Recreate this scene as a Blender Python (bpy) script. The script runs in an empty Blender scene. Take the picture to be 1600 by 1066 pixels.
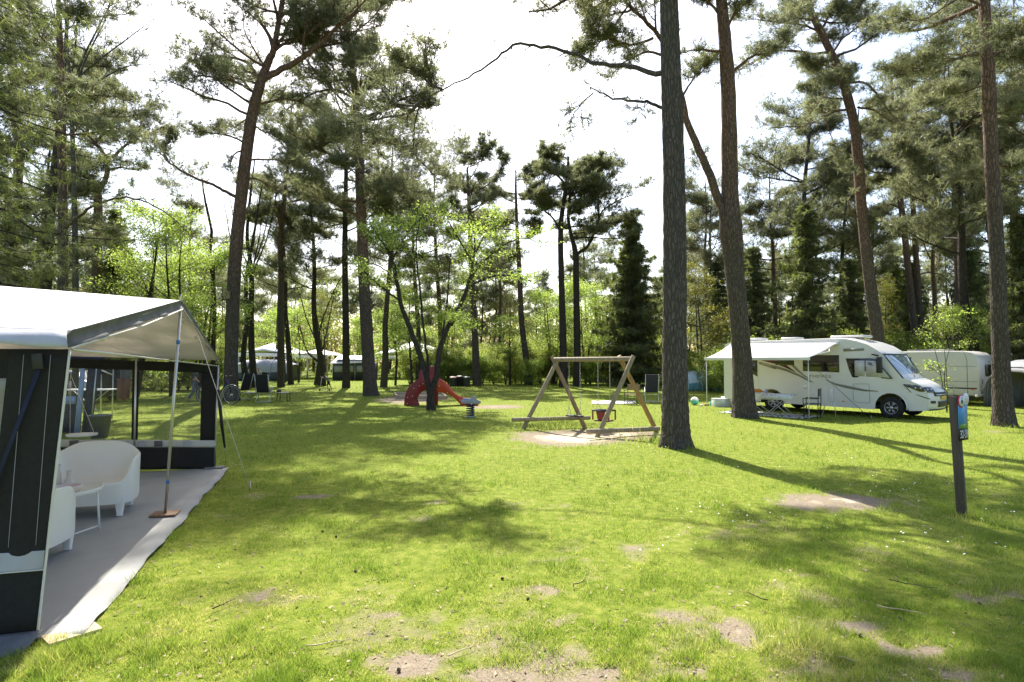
import bpy, math, random
import numpy as np
from mathutils import Vector, Matrix
rad = math.radians
SC = bpy.context.scene
COL = SC.collection

# ------------------------------------------------------------------ camera, sky, sun, exposure
F, CX, CY, CAMH = 930.0, 800.0, 533.0, 1.85
HOR = 564.0
PITCH = math.atan((HOR - CY) / F)
cam_d = bpy.data.cameras.new("camera"); cam = bpy.data.objects.new("camera", cam_d); COL.objects.link(cam)
cam_d.sensor_width = 36.0; cam_d.lens = 36.0 * F / 1600.0; cam_d.clip_end = 2000; cam_d.clip_start = 0.05
cam.location = (0, 0, CAMH); cam.rotation_euler = (math.pi / 2 + PITCH, 0, 0)
SC.camera = cam
SUN_EL = rad(49); SUN_AZ = (-0.235, 0.972)      # horizontal direction towards the sun
world = bpy.data.worlds.new("World"); SC.world = world; world.use_nodes = True
nt = world.node_tree; bg = nt.nodes["Background"]; bg.inputs[1].default_value = 0.125
sky = nt.nodes.new("ShaderNodeTexSky"); sky.sky_type = 'NISHITA'; sky.sun_disc = False
sky.sun_elevation = SUN_EL; sky.sun_rotation = math.atan2(SUN_AZ[0], SUN_AZ[1])
sky.air_density = 1.0; sky.dust_density = 2.6; sky.ozone_density = 0.8
nt.links.new(sky.outputs[0], bg.inputs[0])
sl = bpy.data.lights.new("sun", 'SUN'); sl.energy = 5.0; sl.angle = rad(0.55); sl.color = (1.0, 0.95, 0.86)
so = bpy.data.objects.new("sun", sl); COL.objects.link(so)
sd = Vector((SUN_AZ[0] * math.cos(SUN_EL), SUN_AZ[1] * math.cos(SUN_EL), math.sin(SUN_EL)))
so.rotation_euler = sd.to_track_quat('Z', 'Y').to_euler()
vs = SC.view_settings; SC.display_settings.display_device = 'sRGB'
vs.view_transform = 'Standard'; vs.look = 'None'; vs.gamma = 1.0; vs.exposure = 1.3; vs.use_curve_mapping = False
SC.render.engine = 'CYCLES'
SC.cycles.max_bounces = 8; SC.cycles.transparent_max_bounces = 8; SC.cycles.diffuse_bounces = 4; SC.cycles.transmission_bounces = 6; SC.cycles.glossy_bounces = 3

def at(px, py, d):
    """point seen at photo pixel (px,py) at depth d metres in front of the camera"""
    a = (px - CX) / F; b = (CY - py) / F
    cp, sp = math.cos(PITCH), math.sin(PITCH)
    y = cp - b * sp; z = sp + b * cp
    s = d / y
    return np.array([a * s, d, CAMH + z * s])
def gnd(px, py):
    """ground point (z=0) seen at photo pixel"""
    a = (px - CX) / F; b = (CY - py) / F
    cp, sp = math.cos(PITCH), math.sin(PITCH)
    y = cp - b * sp; z = sp + b * cp
    s = -CAMH / z
    return np.array([a * s, y * s, 0.0])

# ------------------------------------------------------------------ noise in numpy
def _hash(ix, iy, seed):
    h = (ix.astype(np.int64) * 374761393 + iy.astype(np.int64) * 668265263 + seed * 1442695041) & 0x7fffffff
    h = ((h ^ (h >> 13)) * 1274126177) & 0x7fffffff
    h = h ^ (h >> 16)
    return (h & 0xffffff) / float(0xffffff)
def vnoise(x, y, seed=0):
    x = np.asarray(x, float); y = np.asarray(y, float)
    ix = np.floor(x).astype(np.int64); iy = np.floor(y).astype(np.int64)
    fx = x - ix; fy = y - iy; fx = fx * fx * (3 - 2 * fx); fy = fy * fy * (3 - 2 * fy)
    a = _hash(ix, iy, seed); b = _hash(ix + 1, iy, seed); c = _hash(ix, iy + 1, seed); d = _hash(ix + 1, iy + 1, seed)
    return (a * (1 - fx) + b * fx) * (1 - fy) + (c * (1 - fx) + d * fx) * fy
def fbm(x, y, seed=0, oct=4):
    s = 0; a = 0.5; t = 0
    for i in range(oct):
        s = s + a * vnoise(np.asarray(x) * 2 ** i, np.asarray(y) * 2 ** i, seed + i * 17); t += a; a *= 0.5
    return s / t
def sstep(e0, e1, x):
    t = np.clip((x - e0) / (e1 - e0), 0, 1); return t * t * (3 - 2 * t)
def nrm(v):
    v = np.asarray(v, float); return v / (np.linalg.norm(v, axis=-1, keepdims=True) + 1e-12)

# ------------------------------------------------------------------ mesh collector
class Acc:
    def __init__(s): s.v = []; s.f = []; s.n = 0
    def add(s, verts, faces):
        verts = np.asarray(verts, float).reshape(-1, 3); b = s.n
        s.v.append(verts); s.n += len(verts)
        if isinstance(faces, np.ndarray): s.f.append(faces.astype(np.int64) + b)
        else:
            by = {}
            for f in faces: by.setdefault(len(f), []).append(f)
            for k in by.values(): s.f.append(np.array(k, dtype=np.int64) + b)
        return s
    def box(s, c, size, rz=0, rot=None):
        c = np.asarray(c, float); h = np.asarray(size, float) / 2
        v = np.array([[x, y, z] for z in (-1, 1) for y in (-1, 1) for x in (-1, 1)], float) * h
        M = rot if rot is not None else np.array(Matrix.Rotation(rz, 3, 'Z'))
        v = v @ np.asarray(M).T + c
        return s.add(v, [(0, 2, 3, 1), (4, 5, 7, 6), (0, 1, 5, 4), (2, 6, 7, 3), (0, 4, 6, 2), (1, 3, 7, 5)])
    def bar(s, a, b, w, h=None, up=(0, 0, 1)):
        """rectangular bar from a to b"""
        a = np.asarray(a, float); b = np.asarray(b, float); h = h or w
        t = nrm(b - a); u = np.cross(np.asarray(up, float), t)
        if np.linalg.norm(u) < 1e-4: u = np.cross((1, 0, 0), t)
        u = nrm(u); w2 = nrm(np.cross(t, u))
        v = []
        for p in (a, b):
            for x, y in ((-1, -1), (1, -1), (1, 1), (-1, 1)): v.append(p + u * x * w / 2 + w2 * y * h / 2)
        return s.add(v, [(3, 2, 1, 0), (4, 5, 6, 7), (0, 1, 5, 4), (1, 2, 6, 5), (2, 3, 7, 6), (3, 0, 4, 7)])
    def tube(s, pts, r, sides=8, cap=True, wob=None):
        P = np.asarray(pts, float); n = len(P)
        R = np.broadcast_to(np.asarray(r, float), (n,)).copy()
        T = np.gradient(P, axis=0); T = nrm(T)
        ref = np.array([0, 0, 1.0]) if abs(T[0][2]) < 0.9 else np.array([1.0, 0, 0])
        u = nrm(np.cross(ref, T[0])); U = [u]
        for i in range(1, n):
            u = u - T[i] * np.dot(u, T[i]); u = nrm(u); U.append(u)
        U = np.array(U); W = np.cross(T, U)
        a = np.arange(sides) * 2 * math.pi / sides
        rr = R[:, None] * (np.ones((n, sides)) if wob is None else wob(n, a))
        V = P[:, None, :] + rr[..., None] * (np.cos(a)[None, :, None] * U[:, None, :] + np.sin(a)[None, :, None] * W[:, None, :])
        i = np.arange(n - 1)[:, None] * sides; j = np.arange(sides)[None, :]; k = (j + 1) % sides
        q = np.stack([i + j, i + k, i + sides + k, i + sides + j], -1).reshape(-1, 4)
        b = s.n; s.v.append(V.reshape(-1, 3)); s.n += n * sides; s.f.append(q + b)
        if cap:
            s.f.append(np.array([list(range(sides))[::-1]]) + b)
            s.f.append(np.array([list(range(sides))]) + b + (n - 1) * sides)
        return s
    def lathe(s, prof, c=(0, 0, 0), seg=24, axis='z', cap=False):
        c = np.asarray(c, float); V = []
        for r, h in prof:
            for k in range(seg):
                a = 2 * math.pi * k / seg; x, y = r * math.cos(a), r * math.sin(a)
                V.append({'z': (x, y, h), 'y': (x, h, y), 'x': (h, x, y)}[axis])
        V = np.array(V) + c; n = len(prof); F_ = []
        for i in range(n - 1):
            for k in range(seg):
                k2 = (k + 1) % seg; F_.append((i * seg + k, i * seg + k2, (i + 1) * seg + k2, (i + 1) * seg + k))
        if cap: F_.append(tuple(range(seg))[::-1]); F_.append(tuple((n - 1) * seg + k for k in range(seg)))
        return s.add(V, F_)
    def prism(s, poly, off):
        """polygon of 3D points extruded along the vector off"""
        P = np.asarray(poly, float); n = len(P); V = np.vstack([P, P + np.asarray(off, float)])
        F_ = [tuple(range(n))[::-1], tuple(range(n, 2 * n))] + [(i, (i + 1) % n, n + (i + 1) % n, n + i) for i in range(n)]
        return s.add(V, F_)
    def grid(s, fn, nu, nv):
        V = [fn(i / nu, j / nv) for j in range(nv + 1) for i in range(nu + 1)]
        F_ = [(j * (nu + 1) + i, j * (nu + 1) + i + 1, (j + 1) * (nu + 1) + i + 1, (j + 1) * (nu + 1) + i) for j in range(nv) for i in range(nu)]
        return s.add(V, F_)
    def build(s, name, mat=None, parent=None, smooth=False, attr=None, bevel=0, solid=0, origin=None, seg=2):
        V = np.vstack(s.v) if s.v else np.zeros((0, 3))
        if origin is not None: V = V - np.asarray(origin)
        me = bpy.data.meshes.new(name)
        cnt = sum(len(f) for f in s.f); loops = np.concatenate([f.reshape(-1) for f in s.f])
        tot = np.concatenate([np.full(len(f), f.shape[1]) for f in s.f])
        me.vertices.add(len(V)); me.vertices.foreach_set('co', V.astype(np.float32).reshape(-1))
        me.loops.add(len(loops)); me.loops.foreach_set('vertex_index', loops.astype(np.int32))
        me.polygons.add(cnt); me.polygons.foreach_set('loop_start', (np.cumsum(tot) - tot).astype(np.int32))
        me.polygons.foreach_set('loop_total', tot.astype(np.int32))
        if smooth: me.polygons.foreach_set('use_smooth', np.ones(cnt, bool))
        me.update(calc_edges=True)
        if attr is not None:
            for an, av in attr.items():
                at_ = me.attributes.new(an, 'FLOAT', 'POINT'); at_.data.foreach_set('value', np.asarray(av, np.float32))
        if mat: me.materials.append(mat)
        o = bpy.data.objects.new(name, me); COL.objects.link(o)
        if parent: o.parent = parent
        if origin is not None: o.location = origin
        if solid: m = o.modifiers.new('solid', 'SOLIDIFY'); m.thickness = solid; m.offset = 0
        if bevel: m = o.modifiers.new('bevel', 'BEVEL'); m.width = bevel; m.segments = seg; m.limit_method = 'ANGLE'; m.angle_limit = rad(35)
        return o

def tag(o, label=None, cat=None, group=None, kind=None):
    if label: o['label'] = label
    if cat: o['category'] = cat
    if group: o['group'] = group
    if kind: o['kind'] = kind
    return o
def thing(name, label, cat, loc=(0, 0, 0), rz=0, group=None):
    o = bpy.data.objects.new(name, None); COL.objects.link(o); o.empty_display_size = 0.2
    o.location = tuple(loc); o.rotation_euler = (0, 0, rz); return tag(o, label, cat, group)
def copy_tree(o, parent=None):
    c = o.copy(); COL.objects.link(c); c.parent = parent
    for ch in list(o.children): copy_tree(ch, c)
    return c
def dup(o, loc, rz=0, label=None, group=None, scale=None):
    c = copy_tree(o); c.location = tuple(loc); c.rotation_euler = (0, 0, rz)
    if scale is not None: c.scale = (scale,) * 3 if np.isscalar(scale) else scale
    if label: c['label'] = label
    if group: c['group'] = group
    return c

# ------------------------------------------------------------------ materials
class NT:
    def __init__(s, name):
        s.m = bpy.data.materials.new(name); s.m.use_nodes = True; s.t = s.m.node_tree
        s.p = s.t.nodes['Principled BSDF']; s.out = s.t.nodes['Material Output']
    def n(s, typ, **kw):
        nd = s.t.nodes.new(typ)
        for k, v in kw.items():
            if k.startswith('i_'):
                key = k[2:]; nd.inputs[int(key) if key.isdigit() else key].default_value = v
            else: setattr(nd, k, v)
        return nd
    def l(s, a, b): s.t.links.new(a, b)
    def tex(s, scale, detail=4, coord='Object', stretch=None, rough=0.55, typ='noise'):
        tc = s.n('ShaderNodeTexCoord'); src = tc.outputs[coord]
        if stretch:
            mp = s.n('ShaderNodeMapping'); mp.inputs['Scale'].default_value = stretch; s.l(src, mp.inputs[0]); src = mp.outputs[0]
        if typ == 'noise':
            t = s.n('ShaderNodeTexNoise'); t.inputs['Scale'].default_value = scale; t.inputs['Detail'].default_value = detail; t.inputs['Roughness'].default_value = rough
        elif typ == 'voronoi':
            t = s.n('ShaderNodeTexVoronoi'); t.inputs['Scale'].default_value = scale
        s.l(src, t.inputs['Vector']); return t
    def ramp(s, fac, stops):
        r = s.n('ShaderNodeValToRGB'); e = r.color_ramp.elements
        while len(e) > 1: e.remove(e[-1])
        e[0].position = stops[0][0]; e[0].color = (*stops[0][1], 1)
        for p, c in stops[1:]: x = e.new(p); x.color = (*c, 1)
        s.l(fac, r.inputs[0]); return r.outputs[0]
    def mix(s, fac, a, b, mode='MIX'):
        m = s.n('ShaderNodeMix', data_type='RGBA', blend_type=mode)
        if isinstance(fac, (int, float)): m.inputs[0].default_value = fac
        else: s.l(fac, m.inputs[0])
        for i, x in ((6, a), (7, b)):
            if isinstance(x, (tuple, list)): m.inputs[i].default_value = (*x[:3], 1)
            else: s.l(x, m.inputs[i])
        return m.outputs[2]
    def bump(s, h, strength=0.3, dist=0.02):
        b = s.n('ShaderNodeBump'); b.inputs['Strength'].default_value = strength; b.inputs['Distance'].default_value = dist
        s.l(h, b.inputs['Height']); s.l(b.outputs[0], s.p.inputs['Normal']); return b
    def math(s, op, a, b=None, clamp=False):
        m = s.n('ShaderNodeMath', operation=op, use_clamp=clamp)
        for i, x in ((0, a), (1, b)):
            if x is None: continue
            if isinstance(x, (int, float)): m.inputs[i].default_value = x
            else: s.l(x, m.inputs[i])
        return m.outputs[0]
def mat(name, col, rough=0.5, metal=0, noise=0.12, nscale=6, bump=0.0, bscale=40, spec=0.5):
    M = NT(name); t = M.tex(nscale, 5)
    c = M.ramp(t.outputs[0], [(0.3, tuple(x * (1 - noise) for x in col)), (0.7, tuple(min(1, x * (1 + noise)) for x in col))])
    M.l(c, M.p.inputs['Base Color']); M.p.inputs['Roughness'].default_value = rough; M.p.inputs['Metallic'].default_value = metal
    M.p.inputs['Specular IOR Level'].default_value = spec
    if bump: b = M.tex(bscale, 4); M.bump(b.outputs[0], bump, 0.01)
    return M.m
def leaf_mat(name, stops, trans=0.5, nscale=1.2, rough=0.5, tcol=None, seed=0.0):
    """leaf / needle / blade surface: diffuse + translucent, tinted by position and by the per-leaf value 'var'"""
    M = NT(name); t = M.tex(nscale, 3)
    a = M.n('ShaderNodeAttribute', attribute_name='var')
    f = M.math('ADD', M.math('MULTIPLY', t.outputs[0], 0.55), M.math('MULTIPLY', a.outputs['Fac'], 0.5))
    c = M.ramp(f, stops)
    M.l(c, M.p.inputs['Base Color']); M.p.inputs['Roughness'].default_value = rough; M.p.inputs['Specular IOR Level'].default_value = 0.35
    tr = M.n('ShaderNodeBsdfTranslucent')
    tc = M.mix(1.0, c, tcol or (1.6, 1.75, 0.7), 'MULTIPLY'); M.l(tc, tr.inputs[0])
    mx = M.n('ShaderNodeMixShader'); mx.inputs[0].default_value = trans
    M.l(M.p.outputs[0], mx.inputs[1]); M.l(tr.outputs[0], mx.inputs[2]); M.l(mx.outputs[0], M.out.inputs[0])
    return M.m
# ------------------------------------------------------------------ ground and grass
rng = np.random.default_rng(7)
PATCH = []                                    # bare spots: x, y, rx, ry, strength
def patch(px, py, wpx, hpx, s=1.0):
    c = gnd(px, py); a = gnd(px + wpx / 2, py); t = gnd(px, py - hpx / 2); b = gnd(px, py + hpx / 2)
    PATCH.append((c[0], (t[1] + b[1]) / 2, abs(a[0] - c[0]), abs(t[1] - b[1]) / 2, s))
patch(1310, 788, 200, 30, 1.5)
patch(893, 684, 150, 22, 2.4); patch(975, 679, 110, 12, 1.5)
patch(645, 624, 100, 13, 1.7); patch(775, 636, 90, 6, 1.5); patch(950, 631, 60, 5, 1.2)
for a in [(640, 1040, 120, 45, .8), (895, 985, 80, 50, .7), (960, 1045, 150, 45, .75), (780, 1055, 90, 25, .6), (1050, 975, 90, 30, .8), (530, 1000, 70, 25, .7),
          (1180, 990, 150, 45, .6), (1250, 1040, 120, 40, .6), (1260, 892, 60, 20, .8), (1420, 1010, 120, 40, .7), (1540, 930, 140, 30, .6), (1500, 1060, 160, 30, .8),
          (870, 920, 90, 18, .6), (480, 775, 110, 8, .55), (680, 785, 60, 8, .6), (600, 965, 80, 25, .5), (1330, 980, 90, 25, .6), (1120, 1055, 110, 30, .7), (1570, 675, 60, 10, .8)]:
    patch(*a)
def wear(x, y):
    n = fbm(x * 1.7, y * 1.7, 3, 5); n2 = fbm(x * 7, y * 7, 11, 4)
    n3 = sstep(.38, .66, fbm(x * 4.5, y * 4.5, 91, 5)); base = sstep(10.0, 3.0, y) * 0.17 + sstep(0.55, 0.78, fbm(x * .35, y * .35, 23, 3)) * .12
    w = base + (n - 0.5) * 1.15 * sstep(25, 6, y) + (n2 - .5) * .75 * sstep(20, 5, y)
    for (cx, cy, rx, ry, s) in PATCH:
        q = ((x - cx) / (rx * 1.0)) ** 2 + ((y - cy) / (ry * 1.0)) ** 2
        w = w + s * np.exp(-q * 1.2) * ((0.55 + 0.9 * n2) if s > 1.3 else 1.7 * n3)
    return w
def relief(x, y):
    return (fbm(x * .5, y * .5, 31, 3) - .5) * .05 * sstep(2, 5, y) + (fbm(x * 3, y * 3, 37, 3) - .5) * .016
def ground_mat():
    M = NT('turf_soil')
    a = M.n('ShaderNodeAttribute', attribute_name='wear')
    t1 = M.tex(9, 8, rough=.65); t2 = M.tex(60, 6, rough=.7); t3 = M.tex(.5, 4)
    soil = M.ramp(t2.outputs[0], [(.25, (.13, .10, .072)), (.5, (.225, .18, .13)), (.75, (.34, .285, .215))])
    moss = M.ramp(t1.outputs[0], [(.3, (.085, .115, .014)), (.5, (.15, .19, .022)), (.7, (.25, .25, .055))])
    w = M.math('ADD', a.outputs['Fac'], M.math('MULTIPLY', M.math('SUBTRACT', t2.outputs[0], .5), .5))
    w = M.math('ADD', w, M.math('MULTIPLY', M.math('SUBTRACT', t1.outputs[0], .5), .6))
    r = M.n('ShaderNodeMapRange', i_1=.28, i_2=.75); M.l(w, r.inputs[0])
    sand = M.n('ShaderNodeMapRange', i_1=1.3, i_2=2.0); M.l(a.outputs['Fac'], sand.inputs[0])
    soil = M.mix(sand.outputs[0], soil, (.47, .40, .29))
    c = M.mix(r.outputs[0], moss, soil)
    M.l(c, M.p.inputs['Base Color']); M.p.inputs['Roughness'].default_value = .95; M.p.inputs['Specular IOR Level'].default_value = .1
    M.bump(t2.outputs[0], .6, .015); return M.m
def build_ground():
    ys = np.concatenate([np.linspace(-40, 2.5, 12), np.arange(2.6, 14, .09), np.arange(14, 30, .25), np.arange(30, 70, 1.0), np.geomspace(71, 900, 14)])
    xs = np.concatenate([-np.geomspace(900, 31, 12), np.arange(-30, -10, .6), np.arange(-10, 12, .11), np.arange(12, 32, .6), np.geomspace(33, 900, 12)])
    X, Y = np.meshgrid(xs, ys); Z = relief(X, Y) * sstep(1.5, 4, Y); nx, ny = len(xs), len(ys)
    for (cx, cy, rx, ry, s) in PATCH:
        if s > 1.9: Z = Z - .05 * np.exp(-(((X - cx) / rx) ** 2 + ((Y - cy) / ry) ** 2) ** 2)
    V = np.stack([X, Y, Z], -1).reshape(-1, 3)
    i = np.arange(ny - 1)[:, None] * nx; j = np.arange(nx - 1)[None, :]
    q = np.stack([i + j, i + j + 1, i + nx + j + 1, i + nx + j], -1).reshape(-1, 4)
    A = Acc(); A.add(V, q); W = np.clip(wear(V[:, 0], V[:, 1]), -1, 4)
    o = A.build('ground', ground_mat(), smooth=True, attr={'wear': W}); tag(o, 'sandy ground under the campsite lawn', None, kind='structure')
build_ground()
NO_GRASS = []                                 # convex polygons kept free of blades (mats, floors): list of xy arrays
def inside(poly, x, y):
    r = np.ones(len(x), bool); n = len(poly); s = None
    area = sum(poly[i][0] * poly[(i + 1) % n][1] - poly[(i + 1) % n][0] * poly[i][1] for i in range(n))
    for i in range(n):
        a, b = poly[i], poly[(i + 1) % n]
        c = (b[0] - a[0]) * (y - a[1]) - (b[1] - a[1]) * (x - a[0])
        r &= (c * (1 if area > 0 else -1) > 0)
    return r
MAT_POLY = [gnd(358, 733)[:2], gnd(128, 996)[:2], gnd(60, 1004)[:2], (-9.5, 2.1), (-11.5, 8.0)]
NO_GRASS.append(MAT_POLY)
def build_grass(N=430000):
    px = rng.uniform(-260, 1860, int(N * 1.3)); py = rng.uniform(590, 1130, int(N * 1.3)) 
    py = np.where(rng.random(len(py)) < .12, 578 + rng.exponential(12, len(py)), py); py = np.clip(py, 580, 1130)
    a = (px - CX) / F; b = (CY - py) / F; cp, sp = math.cos(PITCH), math.sin(PITCH)
    yy = cp - b * sp; zz = sp + b * cp; s = -CAMH / zz; x = a * s; y = yy * s
    w = wear(x, y); keep = rng.random(len(x)) < np.clip(1.02 - sstep(.30, .95, w) * .90, .0, 1) * (1 - sstep(1.2, 1.8, w))
    keep &= (y < 75)
    for P in NO_GRASS: keep &= ~inside(P, x, y)
    x, y, w = x[keep], y[keep], w[keep]; n = len(x)
    tall = fbm(x * 2.2, y * 2.2, 51, 4)                                   # tufts
    h = (.016 + .030 * sstep(.42, .78, tall) + .0011 * y) * (1.1 - .5 * sstep(.3, .8, w)) * rng.uniform(.6, 1.35, n)
    for (fx, fy, rr, ex) in TUFT: h = h * (1 + ex * np.exp(-(((x - fx) ** 2 + (y - fy) ** 2) / rr ** 2)))
    cl = fbm(x * 8, y * 8, 61, 3); h = h * (.45 + 1.15 * sstep(.25, .75, cl))
    wd = np.maximum(.0038, .00068 * y) * rng.uniform(.7, 1.5, n)
    az = rng.uniform(0, 2 * math.pi, n); ln = rng.uniform(.1, 1.05, n) * h
    d = np.stack([np.cos(az), np.sin(az)], 1); pr = rng.uniform(0, 2 * math.pi, n); wv = np.stack([np.cos(pr), np.sin(pr)], 1) * wd[:, None] * .5
    z0 = relief(x, y) - .004
    V = np.zeros((n, 3, 3)); B = np.stack([x, y], 1)
    V[:, 0, :2] = B - wv; V[:, 1, :2] = B + wv; V[:, 0, 2] = V[:, 1, 2] = z0; V[:, 2, :2] = B + d * ln[:, None]; V[:, 2, 2] = z0 + h
    # longer bent blades close by: a second segment
    A = Acc(); A.add(V.reshape(-1, 3), np.arange(n * 3).reshape(n, 3))
    dry = sstep(.05, .5, w) * .55 + .22 * sstep(10, 4, y)
    var = np.clip(rng.normal(.32, .19, n) + dry * rng.random(n) * 1.3 - .25 * sstep(.55, .75, tall) + .2*(fbm(x*.6, y*.6, 77, 3)-.5) - .55 * (cl - .5) + .5 * (fbm(x * 2.7, y * 2.7, 83, 3) - .5), 0, 1)
    g = leaf_mat('grass_blade', [(.06, (.045, .10, .010)), (.32, (.15, .23, .035)), (.55, (.275, .345, .075)), (.75, (.46, .44, .16)), (.95, (.66, .58, .38))], .50, .8, .45, (1.38, 1.4, .9))
    o = A.build('grass', g, attr={'var': np.repeat(var, 3)}); tag(o, 'short mown green lawn grass with drier straw-coloured spots', None, kind='stuff')
    return o
TUFT = []
def tuft_at(px, py, r, ex): g_ = gnd(px, py); TUFT.append((g_[0], g_[1], r, ex))
for a_ in [(820, 668, .4, 4), (850, 671, .35, 4), (880, 670, .35, 3.5), (910, 668, .3, 3.5), (930, 692, .35, 4), (955, 688, .3, 3), (985, 686, .35, 3.5), (1015, 690, .4, 3.5), (1040, 697, .35, 3), (1075, 700, .35, 2.5),
           (1180, 650, .5, 2), (1500, 806, .3, 2.5), (585, 618, .6, 2), (1570, 668, .4, 2), (850, 975, .12, .6), (1235, 1005, .2, .8), (1290, 1020, .2, .8), (1100, 1030, .3, .6), (90, 1030, .3, .7), (340, 1030, .2, .7), (160, 1010, .12, 1)]:
    tuft_at(*a_)
# ------------------------------------------------------------------ bark, needles, leaves
def bark_mat(name, low, high, zmix=(4, 9), moss=0.25, stretch=(17, 17, 4.2), bump=.9):
    M = NT(name)
    v = M.tex(1.0, coord='Object', stretch=stretch, typ='voronoi'); v.feature = 'DISTANCE_TO_EDGE'
    nz = M.tex(5, 7, coord='Object', stretch=(4, 4, 1), rough=.65)
    # warp plates
    mixv = M.n('ShaderNodeMix', data_type='VECTOR'); mixv.inputs[0].default_value = .35
    tc = M.n('ShaderNodeTexCoord'); mp = M.n('ShaderNodeMapping'); mp.inputs['Scale'].default_value = stretch
    M.l(tc.outputs['Object'], mp.inputs[0]); M.l(mp.outputs[0], mixv.inputs[4]); 
    n2 = M.tex(2.2, 3); M.l(n2.outputs['Color'], mixv.inputs[5])
    add = M.n('ShaderNodeVectorMath', operation='ADD'); sc_ = M.n('ShaderNodeVectorMath', operation='SCALE'); sc_.inputs['Scale'].default_value = 2.2
    M.l(n2.outputs['Color'], sc_.inputs[0]); M.l(mp.outputs[0], add.inputs[0]); M.l(sc_.outputs[0], add.inputs[1]); M.l(add.outputs[0], v.inputs['Vector'])
    crack = M.n('ShaderNodeMapRange', i_1=.0, i_2=.20, i_3=.15); M.l(v.outputs[0], crack.inputs[0])
    sep = M.n('ShaderNodeSeparateXYZ'); M.l(tc.outputs['Object'], sep.inputs[0])
    zz = M.math('ADD', sep.outputs[2], M.math('MULTIPLY', nz.outputs[0], 3.0))
    zr = M.n('ShaderNodeMapRange', i_1=zmix[0] + 1.5, i_2=zmix[1] + 1.5); M.l(zz, zr.inputs[0])
    lo = M.ramp(nz.outputs[0], [(.3, tuple(x * .6 for x in low)), (.55, low), (.75, tuple(x * 1.5 for x in low))])
    hi = M.ramp(nz.outputs[0], [(.3, tuple(x * .7 for x in high)), (.7, tuple(x * 1.25 for x in high))])
    c = M.mix(zr.outputs[0], lo, hi)
    big = M.tex(.9, 3); mr = M.n('ShaderNodeMapRange', i_1=.5, i_2=.8, i_4=moss); M.l(big.outputs[0], mr.inputs[0])
    c = M.mix(mr.outputs[0], c, (.075, .095, .035))
    fine = M.tex(40, 6, stretch=(1, 1, .35), rough=.7); c = M.mix(M.math('MULTIPLY', fine.outputs[0], .55), c, tuple(x * .45 for x in low)); dark = M.mix(crack.outputs[0], tuple(x * .38 for x in low), c)
    M.l(dark, M.p.inputs['Base Color']); M.p.inputs['Roughness'].default_value = .9; M.p.inputs['Specular IOR Level'].default_value = .2
    hsum = M.math('ADD', M.math('MULTIPLY', crack.outputs[0], 1.0), M.math('ADD', M.math('MULTIPLY', nz.outputs[0], .8), M.math('MULTIPLY', fine.outputs[0], .5)))
    M.bump(hsum, bump, .03); return M.m
BARK_PINE = bark_mat('pine_bark', (.150, .126, .106), (.25, .16, .12), (9.5, 14))
BARK_RED = bark_mat('scots_pine_bark', (.150, .122, .100), (.32, .185, .135), (5.0, 9.5))
BARK_DARK = bark_mat('dark_bark', (.085, .073, .060), (.11, .09, .07), (5, 10), .45)
BARK_GREY = bark_mat('grey_bark', (.13, .125, .10), (.16, .14, .11), (5, 10), .3, bump=.5)
NEEDLE = leaf_mat('pine_needles', [(.25, (.085, .094, .062)), (.5, (.165, .175, .11)), (.8, (.29, .295, .19))], .50, .6, .5, (1.4, 1.45, 1.0))
NEEDLE_D = leaf_mat('spruce_needles', [(.25, (.050, .062, .036)), (.5, (.115, .13, .066)), (.8, (.24, .25, .125))], .46, .6, .5)
LEAF_YG = leaf_mat('spring_leaves', [(.2, (.14, .185, .045)), (.5, (.27, .33, .09)), (.8, (.44, .48, .20))], .60, .5, .45, (1.4, 1.55, .85))
LEAF_G = leaf_mat('green_leaves', [(.2, (.10, .125, .035)), (.5, (.21, .235, .07)), (.8, (.37, .385, .17))], .55, .5, .45)
LEAF_O = leaf_mat('olive_young_leaves', [(.2, (.08, .085, .03)), (.5, (.17, .16, .05)), (.8, (.28, .24, .09))], .45, .5, .5)

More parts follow.
